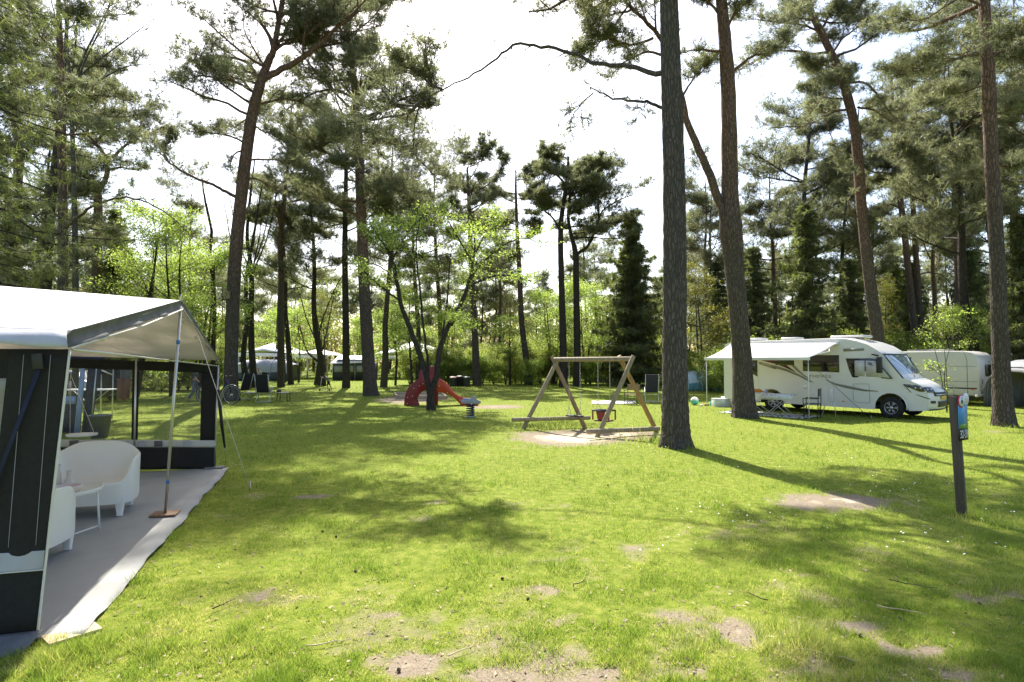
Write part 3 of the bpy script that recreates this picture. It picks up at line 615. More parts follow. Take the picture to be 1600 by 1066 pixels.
pine('pine_tree', 'crooked pine with a forked orange upper stem above the tent ridge', 30.0,
     [(152, 620, 22), (152, 540, 19), (151, 460, 17), (152, 380, 16), (153, 330, 15), (152, 302, 14), (148, 290, 12)],
     limbs=[(9, [(152, 305, 0), (158, 292, 0), (166, 276, 0), (168, 252, 0), (162, 240, 0), (148, 222, 0), (136, 210, 0), (120, 195, .2), (110, 180, .3)], .5, dict(nc=[9, 7], len=[1.8, .8])),
            (5.5, [(168, 250, 0), (182, 240, 0), (198, 226, -.2), (215, 214, -.3), (240, 205, -.5), (260, 195, -.7)], .3, dict(nc=[10, 7], len=[1.5, .7])),
            (4, [(170, 265, 0), (190, 262, 0), (212, 265, -.2), (228, 260, -.3)], .5, dict(nc=[5, 4], len=[.7, .5])),
            (7, [(149, 300, 0), (138, 282, 0), (125, 262, .2), (115, 240, .3)], .3, dict(nc=[10, 7], len=[1.5, .7])),
            (4, [(136, 210, 0), (140, 180, 0), (150, 150, 0), (170, 130, 0)], .2, dict(nc=[11, 7], len=[1.8, .8])),
            (4, [(150, 222, 0), (175, 195, .3), (205, 175, .5), (240, 170, .7)], .2, dict(nc=[11, 7], len=[1.8, .8]))],
     bark=BARK_RED, seed=47, sides=14, ln=.21, wd=.024, K=9)
pine('pine_tree', 'thin reddish pine, left of the slim pair behind the motorhome nose', 38.0,
     [(1442, 620, 14), (1432, 540, 12.5), (1424, 470, 12), (1415, 380, 11), (1408, 320, 10.5), (1400, 250, 9), (1396, 190, 7), (1393, 120, 4)],
     limbs=[(3, [(1408, 325, 0), (1390, 320, 0), (1375, 335, 0), (1362, 350, 0)], .4, dict(nc=[7, 5], len=[1.2, .6]))],
     auto=[(12, 19, 14, 2.9, None)], bark=BARK_RED, seed=51, sides=10, ln=.24, wd=.03, K=8)
pine('pine_tree', 'thin reddish pine, right of the slim pair behind the motorhome nose', 39.0,
     [(1450, 620, 12), (1441, 540, 11), (1436, 470, 10.5), (1430, 380, 9.5), (1426, 310, 8.5), (1424, 240, 7), (1424, 180, 5), (1425, 110, 3)],
     limbs=[(2.5, [(1434, 430, 0), (1455, 426, 0), (1475, 433, 0), (1495, 452, 0)], .5, dict(nc=[3, 2], len=[.5, .3], tufts=1)), (2, [(1432, 392, 0), (1455, 393, 0), (1470, 385, 0)], None)],
     auto=[(12.5, 20, 14, 2.9, None)], bark=BARK_RED, seed=53, sides=10, ln=.24, wd=.03, K=8)
pine('pine_tree', 'left one of two umbrella-crowned pines behind the swing', 42.0,
     [(881, 606, 13), (880, 560, 12), (879, 500, 11), (877, 430, 9.5), (876, 360, 8.5), (880, 320, 7), (886, 280, 5.5), (888, 245, 3.5)],
     limbs=[(4, [(878, 365, 0), (862, 340, 0), (845, 325, 0), (825, 310, 0)], .3, dict(nc=[9, 7], len=[1.9, .9])), (4, [(882, 310, 0), (900, 290, 0), (925, 275, 0), (945, 262, 0)], .2, dict(nc=[10, 7], len=[1.9, .9])),
            (4, [(885, 290, 0), (865, 270, 0), (845, 262, 0)], .2, dict(nc=[10, 7], len=[1.9, .9]))],
     auto=[(12, 16.5, 16, 2.9, None, (-.1, .4))], bark=BARK_DARK, seed=61, sides=10, ln=.26, wd=.036, K=10, spec=dict(tufts=6))
pine('pine_tree', 'right one of two umbrella-crowned pines behind the swing, its stem forking high', 43.0,
     [(901, 606, 12), (902, 560, 11.5), (901, 500, 10.5), (900, 430, 9.5), (899, 395, 9), (893, 370, 6), (888, 340, 5), (890, 310, 4), (893, 280, 3)],
     limbs=[(6, [(900, 398, 0), (918, 385, 0), (930, 360, 0), (938, 335, 0), (955, 320, 0), (985, 305, 0)], .3, dict(nc=[12, 8], len=[2.2, .9])), (4, [(932, 355, 0), (950, 350, 0), (975, 345, 0), (995, 340, 0)], .2, dict(nc=[10, 7], len=[1.8, .9])),
            (4, [(935, 340, 0), (935, 310, 0), (945, 285, 0), (965, 265, 0)], .2, dict(nc=[11, 7], len=[2, .9])), (3, [(896, 372, 0), (920, 371, 0), (955, 373, 0), (985, 372, 0)], .4, dict(nc=[8, 6], len=[1.4, .8]))],
     auto=[(10.5, 16.5, 13, 3.0, (0, 1.6), (-.1, .4))], bark=BARK_DARK, seed=63, sides=10, ln=.26, wd=.036, K=10, spec=dict(tufts=6))
pine('pine_tree', 'thin straight pine trunk behind the rubbish bins right of the slide', 44.0,
     [(745, 605, 13), (743, 550, 11), (740, 480, 9), (736, 410, 8), (734, 350, 7), (732, 300, 5), (730, 262, 3)], auto=[(10.5, 16.5, 14, 3.0, None)], bark=BARK_RED, seed=65, sides=10, ln=.26, wd=.034, K=8)
pine('pine_tree', 'thin dark pine between the slide and the swing, half sunk in the hedge', 46.0,
     [(826, 604, 12), (822, 560, 10), (815, 500, 9), (812, 430, 8), (808, 360, 6), (806, 300, 4), (806, 265, 2)], auto=[(11, 17, 13, 2.8, None)], bark=BARK_RED, seed=67, sides=10, ln=.26, wd=.034, K=8)
# broadleaf trees
dc = gnd(674, 641)[1]; b0 = gnd(674, 641)
LF = dict(levels=2, nc=[9, 6], len=[1.3, .55], refL=[3, 1.2], updir=[(-.15, .3), (-.1, .25)], tufts=4)
broad('maple_tree', 'spreading bright green tree with a low V-shaped fork in front of the red slide', b0,
      [(prow([(674, 643, 17), (673, 625, 13), (673, 605, 13)], dc), None),
       (prow([(671, 610, 9), (666, 585, 9), (657, 555, 8.5), (643, 520, 8), (628, 480, 7), (620, 440, 6.5), (612, 405, 5.5), (602, 370, 4), (590, 345, 2.5)], dc), .45),
       (prow([(676, 610, 10), (682, 585, 10), (687, 550, 9), (698, 515, 8), (715, 485, 7), (728, 455, 6), (738, 420, 4), (742, 385, 3), (740, 350, 2)], dc), .4),
       (prow([(730, 450, 4), (752, 438, 4), (780, 430, 3.5), (805, 432, 3, -.3), (830, 440, 2, -.5)], dc), .1),
       (prow([(733, 440, 3.5), (755, 410, 3), (785, 385, 2.5), (815, 372, 1.8), (840, 378, 1.2)], dc), .1),
       (prow([(625, 470, 3.5), (600, 452, 3), (580, 435, 2.5), (562, 415, 2)], dc), .15),
       (prow([(668, 600, 5), (668, 560, 4), (660, 500, 3.5), (655, 440, 3), (650, 390, 2.5), (655, 350, 1.5)], dc), .4),
       (prow([(612, 410, 4), (630, 375, 3, .4), (655, 345, 2, .7), (680, 330, 1.5, 1)], dc), .1),
       (prow([(612, 400, 4), (595, 375, 3, -.5), (580, 355, 2, -1)], dc), .1),
       (prow([(738, 410, 3), (755, 370, 2.2, .5), (770, 335, 1.5, .8)], dc), .1),
       (prow([(738, 410, 3), (715, 370, 2.2, -.6), (700, 345, 1.5, -1)], dc), .1),
       (prow([(700, 512, 4), (715, 500, 3, -.6), (725, 505, 2, -1)], dc), .2),
       (prow([(690, 540, 3.5), (700, 450, 2.5, .8), (705, 390, 1.5, 1.3)], dc), .35)],
      LEAF_YG, BARK_DARK, seed=71, K=12, size=.075, spread=.17, spec=LF)
dm = gnd(497, 602)[1]
broad('maple_tree', 'low multi-stemmed young-leaved tree behind the child on the lawn', gnd(497, 602),
      [(prow([(495, 603, 11), (497, 580, 7), (500, 555, 6), (498, 520, 5), (492, 480, 3), (488, 440, 2)], dm), .3),
       (prow([(498, 565, 4), (485, 555, 3.5), (476, 540, 2.5), (466, 500, 2)], dm), .2), (prow([(501, 560, 3), (508, 530, 2.5), (516, 490, 2), (524, 450, 1.5)], dm), .2),
       (prow([(499, 545, 3), (480, 500, 2, 1), (465, 450, 1.5, 1.5)], dm), .2), (prow([(497, 520, 3), (515, 470, 2, -1), (535, 430, 1.5, -1.5)], dm), .2)],
      LEAF_YG, BARK_DARK, seed=73, K=10, size=.08, spread=.30, spec=dict(levels=2, nc=[8, 5], len=[1.8, .8], refL=[4, 1.5], updir=[(-.1, .2), (-.1, .2)], tufts=3))
for (pts, lab, sd) in [([(387, 608, 13), (380, 560, 9), (386, 500, 8), (384, 440, 6), (395, 380, 5), (402, 330, 3), (410, 290, 2)], 'dark bare-stemmed tree right of the big pine, bending to the left at its foot', 81),
                       ([(398, 606, 13), (394, 560, 11), (392, 500, 10), (393, 430, 8), (386, 370, 6), (392, 300, 4), (398, 250, 2)], 'dark straight-stemmed tree right of the big pine, beside the bending one', 83)]:
    dd = gnd(pts[0][0], pts[0][1])[1]; rw = prow(pts, dd)
    br = [(prow([(pts[3][0], pts[3][1], 3), (pts[3][0] + dx, pts[3][1] - 60, 2), (pts[3][0] + dx * 1.6, pts[3][1] - 130, 1)], dd), .25) for dx in (-22, 25, 12)]
    broad('birch_tree', lab, gnd(pts[0][0], pts[0][1]), [(rw, .55)] + br, LEAF_G, BARK_DARK, seed=sd, K=3, size=.09, spread=.2, spec=dict(nc=[8, 5], len=[1.5, .7], refL=[5, 1.5], updir=[(.2, .9), (0, .6)], tufts=2))
dd = 34.0
broad('birch_tree', 'thin dark crooked stem behind the tent gable', np.array([at(333, 612, dd)[0], dd, 0]), [(prow([(333, 612, 9), (333, 560, 8), (335, 500, 7), (333, 440, 7), (328, 400, 6), (330, 360, 5), (322, 320, 4), (315, 280, 2)], dd), .5)],
      LEAF_G, BARK_DARK, seed=85, K=3, size=.09, spread=.2, spec=dict(nc=[10, 5], len=[1.5, .7], refL=[6, 1.5], updir=[(.2, .9), (0, .6)], tufts=2))
# leafless tree over the tent
T = Tree(91); dbt = 24.0
for pts in ([(118, 640, 12), (118, 450, 11), (116, 300, 9), (112, 180, 8), (108, 110, 6), (104, 50, 4), (100, -30, 3)], [(116, 130, 5), (130, 90, 4), (150, 50, 3), (175, 0, 2), (190, -40, 1.5)], [(112, 150, 5), (125, 120, 4), (160, 90, 3), (200, 60, 2), (240, 30, 1)],
            [(110, 130, 4), (118, 70, 3), (122, 0, 2), (125, -40, 1.5)], [(108, 120, 4), (80, 80, 3), (60, 40, 2), (40, 0, 1.2)], [(108, 100, 3), (92, 50, 2), (80, 0, 1.5)], [(114, 160, 4), (150, 130, 3), (195, 105, 2), (235, 100, 1)],
            [(115, 140, 4), (140, 80, 2.5), (165, 30, 2), (178, -20, 1)], [(110, 110, 3), (75, 60, 2), (40, 45, 1)]):
    C = cat_path(prow(pts, dbt), 12); T.w.tube(C[:, :3], C[:, 3], 8, cap=False)
    if pts[0][1] < 200: T.branch(C[:, :3], .01, 0, dict(PINE, nc=[8, 6], len=[1.2, .7], refL=[3, 1.2], tufts=0, updir=[(.1, .7), (0, .6)], curl=.12, rmin=.009), .2)
T.finish('bare_tree', 'leafless tree with fine bare twigs against the sky above the white tent', 'tree', BARK_GREY, LEAF_G, np.array([at(118, 640, dbt)[0], dbt, 0]))
# spruces at the left
spruce('spruce_tree', 'big drooping spruce at the upper left edge over the tent', np.array([-13.3, 14.0, 0]), 15.5, 3.9, seed=101, K=10, ln=.14, wd=.012, z0=3.2, nwh=30, dense=1.3)
spruce('spruce_tree', 'dark spruce behind the tent ridge, left of the yellow-green trees', np.array([at(172, 600, 32)[0], 32, 0]), 10.6, 2.6, seed=103, ln=.22, wd=.03, z0=1)
spruce('spruce_tree', 'dark conical spruce between the swing and the thick near pine', np.array([at(988, 600, 44)[0], 44, 0]), 13.0, 3.2, seed=105, ln=.28, wd=.045, z0=1, nwh=34, dense=1.3)
# ------------------------------------------------------------------ the awning tent at the left
W_ = np.array([-.955, -.297, 0.0]); V_ = np.array([-.297, .955, 0.0])
m_char = mat('charcoal_canvas', (.017, .016, .015), .9, noise=.2, nscale=30, bump=.25, bscale=350)
m_roof = mat('white_canvas', (.80, .79, .77), .7, noise=.03, nscale=3, bump=.08, bscale=60)
def _translucent(m, f, col):
    t = m.node_tree; p = t.nodes['Principled BSDF']; tr = t.nodes.new('ShaderNodeBsdfTranslucent'); tr.inputs[0].default_value = (*col, 1)
    mx = t.nodes.new('ShaderNodeMixShader'); mx.inputs[0].default_value = f; t.links.new(p.outputs[0], mx.inputs[1]); t.links.new(tr.outputs[0], mx.inputs[2]); t.links.new(mx.outputs[0], t.nodes['Material Output'].inputs[0])
_translucent(m_roof, .3, (.75, .68, .6))
m_gval = mat('grey_valance', (.12, .12, .125), .8, noise=.25, nscale=8, bump=.3, bscale=40)
m_lval = mat('light_grey_valance', (.42, .42, .46), .7, noise=.1, nscale=5, bump=.2, bscale=30)
m_band = mat('cream_band', (.55, .53, .49), .6, noise=.08)
m_alu = mat('aluminium_pole', (.62, .62, .60), .35, .9, noise=.05)
m_white = mat('white_plastic', (.80, .79, .77), .38, noise=.02)
m_wood = mat('brown_wood', (.22, .12, .06), .7, noise=.35, nscale=25)
m_curt = mat('window_curtain', (.30, .28, .25), .5, noise=.2, nscale=9)
m_blkp = mat('black_plastic', (.015, .015, .017), .5)
m_navy = mat('navy_fabric', (.014, .018, .045), .8, noise=.2, nscale=10)
def clear_mat(name, tint, gloss=.08):
    M = NT(name); tr = M.n('ShaderNodeBsdfTransparent'); tr.inputs[0].default_value = (*tint, 1); gl = M.n('ShaderNodeBsdfGlossy'); gl.inputs['Roughness'].default_value = .08
    mx = M.n('ShaderNodeMixShader'); fr = M.n('ShaderNodeFresnel'); fr.inputs[0].default_value = 1.35
    df = M.n('ShaderNodeBsdfDiffuse'); df.inputs[0].default_value = (.6, .6, .62, 1); m2 = M.n('ShaderNodeMixShader'); m2.inputs[0].default_value = gloss
    M.l(tr.outputs[0], m2.inputs[1]); M.l(df.outputs[0], m2.inputs[2])
    M.l(fr.outputs[0], mx.inputs[0]); M.l(m2.outputs[0], mx.inputs[1]); M.l(gl.outputs[0], mx.inputs[2]); M.l(mx.outputs[0], M.out.inputs[0]); return M.m
m_pane = clear_mat('clear_film', (.90, .90, .92), .06)
gA, gC, gB = gnd(58, 1003), gnd(258, 808), gnd(335, 733); dA, dC, dB = gA[1], gC[1], gB[1]
rA, rP, rB = at(108, 518, dA + .03), at(283, 470, dC), at(342, 563, dB)
tA, tP, tB = at(105, 541, dA), at(282, 483, dC), at(341, 570, dB)
ten = thing('awning_tent', 'large caravan awning with white roof and charcoal walls, open gable towards the lawn', 'tent', gC)
def loc(p): return np.asarray(p) - gC
def TB(A, name, m, smooth=False, parent=None, **k):
    for a in A.v: a -= gC
    return A.build(name, m, parent or ten, smooth, **k)
tr_ = np.random.default_rng(3)
def slope(p0, p1, L, rise0, rise1, sag=.05):
    A = Acc()
    def f(u, v):
        a = p0 + (W_ + np.array([0, 0, rise0])) * L * u; b = p1 + (W_ + np.array([0, 0, rise1])) * L * u
        p = a * (1 - v) + b * v; s = -sag * math.sin(math.pi * v) * (.6 + .4 * math.sin(u * 9)) ; 
        return p + np.array([0, 0, s + .006 * math.sin(u * 37 + v * 11) * math.sin(math.pi * v)])
    return A.grid(f, 40, 12)
A = slope(rA, rP, 5.5, .03, .06); A.add(*(lambda g: (np.vstack(g.v), g.f[0]))(slope(rP, rB, 5.5, .06, .03, .04)))
TB(A, 'roof', m_roof, True, solid=.004)
def strip(a0, b0, a1, b1, bulge, nu=24, nv=5, seed=1, amp=.012):
    """fabric strip: top edge a0->b0, bottom edge a1->b1"""
    n = nrm(np.cross(b0 - a0, a1 - a0)); r = np.random.default_rng(seed); ph = r.uniform(0, 6, 4)
    def f(u, v):
        top = a0 * (1 - u) + b0 * u; bot = a1 * (1 - u) + b1 * u
        w = amp * v * (math.sin(u * 21 + ph[0]) + .6 * math.sin(u * 47 + ph[1]))
        return top * (1 - v) + bot * v + n * (bulge * math.sin(math.pi * v) + w)
    return Acc().grid(f, nu, nv)
out = -nrm(np.cross(V_, (0, 0, 1)))     # outward from the gable
TB(strip(rA + [.035, -.01, .012], rP + [.03, -.01, .012], tA + [.03, 0, -.01], tP + [.03, 0, -.0], .03, seed=2), 'gable_valance', m_gval, True, solid=.004)
TB(strip(rP + [.012, 0, .008], rB + [.012, 0, .006], tP + [.03, 0, 0], tB + [.03, 0, .012], .02, seed=3), 'gable_valance', m_gval, True, solid=.004)
TB(Acc().tube([tA + [.035, -.005, -.012], (tA + tP) / 2 + [.04, -.005, -.03], tP + [.035, -.005, 0]], .007, 6).tube([tP + [.035, -.005, 0], tB + [.035, 0, .012]], .006, 6), 'white_piping', m_roof, True)
e1 = rA + W_ * 4.5 + [0, 0, .02 * 4.5]
TB(strip(rA + [-.005, -.01, .004], e1 + [0, -.01, 0], at(105, 541, dA - .06) , at(105, 541, dA - .06) + W_ * 4.5 + [0, 0, .03], .02, nu=60, seed=4, amp=.02), 'eave_valance', m_lval, True, solid=.004)
# near wall
wtop = tA + [0, .03, -.02]
def wallp(u, v): b = gA + W_ * u; t = wtop + W_ * u; return b * (1 - v) + t * v
def wquad(u0, u1, v0, v1, off=0, wav=.01, nu=24, nv=14):
    n = np.array([.297, -.955, 0]) 
    return Acc().grid(lambda a, b: wallp(u0 + (u1 - u0) * a, v0 + (v1 - v0) * b) + n * (off + wav * math.sin((u0 + (u1 - u0) * a) * 11 + 2 * b) * math.sin(3.1 * (v0 + (v1 - v0) * b))), nu, nv)
TB(wquad(.01, .34, .03, 1.0), 'front_wall', m_char, True, solid=.004)
f_ = TB(wquad(.34, 3.5, .90, 1.0), 'front_wall', m_char, True, solid=.004); TB(wquad(.34, 3.5, .03, .42), 'front_wall', m_char, True, solid=.004)
TB(wquad(.34, 3.5, .42, .90, 0), 'window_curtain', m_curt, True, solid=.003)
TB(wquad(.01, 3.5, .247, .31, .008), 'light_band', m_lval, True, solid=.002)
TB(Acc().tube([wallp(0, v) + [.004, -.01, 0] for v in np.linspace(0.02, 1, 14)], .008, 6), 'white_piping', m_roof, True)
TB(Acc().tube([wallp(u, .245) + [.003, -.014, 0] for u in np.linspace(0.0, 3.4, 24)], .005, 5), 'white_piping', m_roof, True)
A = Acc().grid(lambda u, v: gA + W_ * (u * 3.5) + np.array([.05 + .0, -.02 - .16 * v - .02 * math.sin(u * 30) * v, .085 - .08 * v + .015 * math.sin(u * 23) * (1 - v) * v * 4]), 50, 5)
TB(A, 'mud_flap', m_lval if False else m_gval, True, solid=.004)
for u_ in (.10, .25): TB(Acc().tube([wallp(u_ - .06 * (1 - v), v) + [.002, -.018, 0] for v in np.linspace(.33, .98, 16)], .0016, 4), 'stitching', m_lval, True)
s0 = wallp(.17, .985) + [.006, -.035, 0]; s1 = wallp(.15, .93) + [.006, -.035, 0]; s2 = wallp(.36, .45) + [.006, -.025, 0]
TB(Acc().bar(s0, s1, .07, .015, up=(0, 1, 0)), 'strap_buckle', m_blkp, bevel=.004); TB(Acc().bar(s1, s2, .028, .004, up=(0, 1, 0)), 'strap', m_navy)
# back wall
def bw(u, z, off=0): p = gB + W_ * u; return np.array([p[0], p[1] , z + .045 * u]) + np.array([.297, -.955, 0]) * off
def bq(u0, u1, z0, z1, off=0, nu=10, nv=4, wav=.008): return Acc().grid(lambda a, b: bw(u0 + (u1 - u0) * a, z0 + (z1 - z0) * b, off + wav * math.sin(9 * (u0 + (u1 - u0) * a) + 3 * b)), nu, nv)
for (u0, u1, z0, z1) in [(-.02, 4.6, 1.64, 1.80), (-.02, .227, .49, 1.64), (1.161, 1.254, .49, 1.64), (2.25, 4.6, .49, 1.64), (-.02, 4.6, .0, .37)]:
    TB(bq(u0, u1, z0, z1, 0, 14, 6), 'back_wall', m_char, True, solid=.004)
TB(bq(-.02, 4.6, .37, .49, .01, 30, 3), 'light_band', m_band, True, solid=.003)
for (u0, u1) in ((.227, 1.161), (1.254, 2.25)): TB(bq(u0, u1, .49, 1.64, .0, 6, 6, .004), 'window_pane', m_pane, True)
for u in (.42, .85, 1.1, 1.35, 2.05): TB(Acc().box(bw(u, .43, .03), (.12, .012, .10), math.atan2(W_[1], W_[0])), 'clip', m_gval if u in (.85, 2.05) else m_lval, bevel=.003)
TB(Acc().tube([gB + [0, 0, .01], tB + [0, .0, -.01]], .014, 8), 'corner_post', m_alu, True)
TB(Acc().tube([gC + [0, 0, .01], tP + [0, 0, .0]], .017, 10), 'centre_post', m_alu, True)
cp = np.asarray(gC)
m_blue = mat('blue_plastic', (.05, .18, .5), .4)
for a_, b_ in ((.83, .85), (.16, .175)): TB(Acc().tube([cp + (tP - cp) * a_, cp + (tP - cp) * b_], .02, 10), 'clamp', m_blue, True)
TB(Acc().box(gC + [0, 0, .040], (.28, .24, .018), .25), 'base_plate', m_wood, bevel=.003)
TB(Acc().box(gA + [.15, .1, .015], (.30, .22, .02), .9), 'base_plate', mat('pale_wood', (.5, .38, .2), .7, noise=.2, nscale=20), bevel=.003)
TB(Acc().box(gB + [0.02, -.05, .03], (.30, .2, .03), .25), 'base_plate', m_gval, bevel=.003)
TB(Acc().tube([tA + [0, .05, -.02], tB + [0, -.05, -.02]], .009, 6), 'tension_rod', m_alu, True)
ip = gB + W_ * 1.14 + np.array([.297, -.955, 0]) * .25
itop = np.array([ip[0], ip[1], 2.0])
TB(Acc().tube([ip, itop], .014, 8), 'inner_post', m_alu, True)
TB(Acc().tube([itop, at(168, 524, 8.9)], .012, 6).box(itop, (.12, .06, .10), .3), 'rafter_arm', m_alu, True)
for (px, py, dd) in [(141, 533, 5.0), (160, 530, 5.4), (172, 525, 6), (257, 494, 7.3), (284, 496, 7.6), (287, 505, 7.8), (306, 528, 8.6), (312, 534, 8.9), (320, 541, 9.2), (333, 556, 9.8)]:
    TB(Acc().lathe([(0.001, -.022), (.016, -.016), (.022, 0), (.016, .016), (.001, .022)], at(px, py, dd), 12), 'light_bulb', m_white, True)
gg = gnd(391, 765)
TB(Acc().tube([at(305, 512, 8.4), gg + [0, 0, .02]], .0045, 5), 'guy_line', m_roof, True); TB(Acc().tube([gg + [0, 0, .12], gg + [.03, -.05, -.03]], .006, 5), 'tent_peg', m_alu, True)
TB(Acc().prism([at(338, 609, 10.15), at(343, 609, 10.15), at(347, 650, 10.12), at(352, 700, 10.1), at(350, 701, 10.1), at(344, 665, 10.12)], (0, .02, 0)), 'tie_strap', m_blkp)
TB(Acc().tube([at(351, 700, 10.1), gnd(353, 722) + [0, 0, .02]], .006, 5), 'tie_strap_end', m_alu)
TB(Acc().tube([at(283, 468, dC), at(283, 460, dC)], .006, 6), 'ridge_pin', m_alu)

# ground mat
M = NT('woven_mat'); w1 = M.n('ShaderNodeTexWave', wave_type='BANDS', bands_direction='X', i_Scale=22.0); w2 = M.n('ShaderNodeTexWave', wave_type='BANDS', bands_direction='Y', i_Scale=22.0)
tcn = M.n('ShaderNodeTexCoord'); mp = M.n('ShaderNodeMapping'); mp.inputs['Rotation'].default_value = (0, 0, .3); M.l(tcn.outputs['Object'], mp.inputs[0]); M.l(mp.outputs[0], w1.inputs[0]); M.l(mp.outputs[0], w2.inputs[0])
wv = M.math('MULTIPLY', w1.outputs['Fac'], w2.outputs['Fac']); nz = M.tex(2.5, 6)
c = M.mix(M.math('ADD', M.math('MULTIPLY', wv, .7), M.math('MULTIPLY', nz.outputs[0], .25)), (.215, .213, .198), (.62, .61, .575)); M.l(c, M.p.inputs['Base Color']); M.p.inputs['Roughness'].default_value = .75; M.bump(wv, .5, .004); m_mat = M.m
mp_ = [np.append(p, 0) for p in map(np.array, MAT_POLY)]
def matf(u, v):
    near = mp_[2] * (1 - u) + mp_[3] * u if False else None
    a = gnd(128, 997) * (1 - v) + gnd(358, 733) * v; edge = .012 * math.sin(v * 17) + .008 * math.sin(v * 43 + 1) + .005 * math.sin(v * 120)
    b = a + W_ * 6.0
    p = (a + np.array([edge, 0, 0])) * (1 - u) + b * u
    return np.array([p[0], p[1] + (.03 * math.sin(u * 40) if v == 0 else 0), .022 + .006 * math.sin(p[0] * 9) * math.sin(p[1] * 7) + .01 * (u == 0) * math.sin(v * 50)])
A = Acc().grid(matf, 40, 80); tag(A.build('ground_mat', m_mat, smooth=True, solid=.006, origin=tuple(gC)), 'woven grey groundsheet under the open awning, sunlit along its lawn edge', 'mat')

# white plastic lounge chairs
def lounge(name, label, hw, loc_, rz, group):
    t = thing(name, label, 'armchair' if hw < .5 else 'garden sofa', loc_, rz, group)
    hd = .37; N = 72; A = Acc(); rings = []
    def plan(a, s, ex=4.5):
        c, s_ = math.cos(a), math.sin(a); x = hw * s * math.copysign(abs(c) ** (2 / ex), c); y = (hd - (1 - s) * hw * .9 if s < 1 else hd) * math.copysign(abs(s_) ** (2 / ex), s_)
        return x, y
    def rim(a):        # front at -y
        f = (math.sin(a) + 1) / 2; x = abs(math.cos(a)); return .395 + .27 * sstep(.06, .55, f) + .14 * f * f * (1 - x ** 1.6)
    def ring(s, zf, taper=1.0, yo=0):
        r = []
        for k in range(N):
            a = 2 * math.pi * k / N; x, y = plan(a, s); 
            fx = 1 - .10 * max(0, y / hd) * taper; z = zf(a)
            lean = .10 * max(0, z - .4)
            r.append((x * fx, y + lean * (1 if y > 0 else 0) * 1.0 + yo, z))
        return r
    rings = [ring(.985, lambda a: .15), ring(1.0, lambda a: .20), ring(1.0, lambda a: .36), ring(1.0, lambda a: rim(a) - .015), ring(.985, lambda a: rim(a)), ring(.95, lambda a: rim(a) + .004), ring(.925, lambda a: rim(a) - .02),
             ring(.89, lambda a: .375 + (rim(a) - .395) * .55), ring(.82, lambda a: .375 + (rim(a) - .395) * .12), ring(.7, lambda a: .365), ring(.45, lambda a: .355), ring(.1, lambda a: .35)]
    V = [p for r in rings for p in r]; Fc = []
    for i in range(len(rings) - 1):
        for k in range(N): Fc.append((i * N + k, i * N + (k + 1) % N, (i + 1) * N + (k + 1) % N, (i + 1) * N + k))
    Fc.append(tuple((len(rings) - 1) * N + k for k in range(N))); A.add(V, Fc); A.build('shell', m_white, t, True, solid=0)
    for sx in (-1, 1):
        for sy in (-1, 1):
            x = sx * (hw * .857 - .035 - (.05 if sy > 0 else 0)); y = sy * (hd * .857 - .03); B = Acc()
            top = [(-.05, -.045), (.05, -.045), (.05, .045), (-.05, .045)]; q = []
            for (z, s, o) in ((.30, 1.0, 0), (.16, .9, 0), (.02, .58, .02), (0, .68, .02)):
                q += [(x + a * s - sx * (.012 if z > .2 else 0), y + b * s + sy * o * .3, z) for a, b in top]
            B.add(q, [(i * 4 + k, i * 4 + (k + 1) % 4, i * 4 + 4 + (k + 1) % 4, i * 4 + 4 + k) for i in range(3) for k in range(4)] + [(3, 2, 1, 0), (12, 13, 14, 15)])
            B.build('leg', m_white, t, True, bevel=.008)
    return t
lounge('garden_sofa', 'white moulded tub seat behind the round table in the awning', .52, (-5.09, 7.21, .03), rad(18), 'white plastic lounge seats')
lounge('armchair', 'white moulded armchair seen from behind, in front of the round table', .40, (-4.52, 5.45, .03), rad(193), 'white plastic lounge seats')
lounge('armchair', 'white moulded armchair mostly hidden behind the front wall, left of the sofa', .42, (-7.0, 8.5, .03), rad(70), 'white plastic lounge seats')
# table and things on it
tc_ = np.array([-4.76, 6.34, .03]); t = thing('side_table', 'round white metal tray table between the white lounge seats', 'table', tc_)
Acc().lathe([(0.001, .425), (.35, .425), (.36, .43), (.365, .47), (.357, .472), (.35, .437), (.001, .437)], seg=48).build('tray', m_white, t, True)
for a in (-40, 30, 140, 210): ca, sa = math.cos(rad(a)), math.sin(rad(a)); Acc().tube([(.31 * ca, .31 * sa, .425), (.34 * ca, .34 * sa, 0)], .011, 8).build('leg', m_white, t, True)
for a, b in ((-40, 30), (140, 210)): Acc().tube([(.33 * math.cos(rad(a)), .33 * math.sin(rad(a)), .04), (.33 * math.cos(rad(b)), .33 * math.sin(rad(b)), .04)], .008, 6).build('foot_rail', m_white, t, True)
m_cer = mat('matte_ceramic', (.62, .58, .56), .6, noise=.03); m_pink = mat('pink_ceramic', (.72, .60, .58), .5, noise=.03)
tz = .03 + .437
def lat(name, lab, cat, prof, px, d, m): 
    p = at(px, 775, d); o = Acc().lathe(prof, (0, 0, 0), 28).build(name, m, None, True, origin=None); o.location = (p[0], d, tz + .001); tag(o, lab, cat); return o
lat('vase', 'small grey bottle vase on the round tray table', 'vase', [(.001, 0), (.05, 0), (.062, .02), (.06, .06), (.04, .10), (.022, .14), (.02, .18), (.028, .205), (.022, .205), (.016, .18), (.001, .17)], 107, 6.42, m_cer)
lat('bowl', 'pale pink bowl at the front of the round tray table', 'bowl', [(.001, 0), (.05, 0), (.10, .03), (.122, .075), (.118, .10), (.112, .10), (.114, .075), (.09, .035), (.001, .02)], 106, 6.18, m_pink)
lat('glass_jug', 'tall pale jug at the wall side of the round tray table', 'jug', [(.001, 0), (.05, 0), (.055, .05), (.05, .16), (.035, .22), (.045, .27), (.04, .27), (.03, .22), (.001, .2)], 86, 6.40, m_cer)
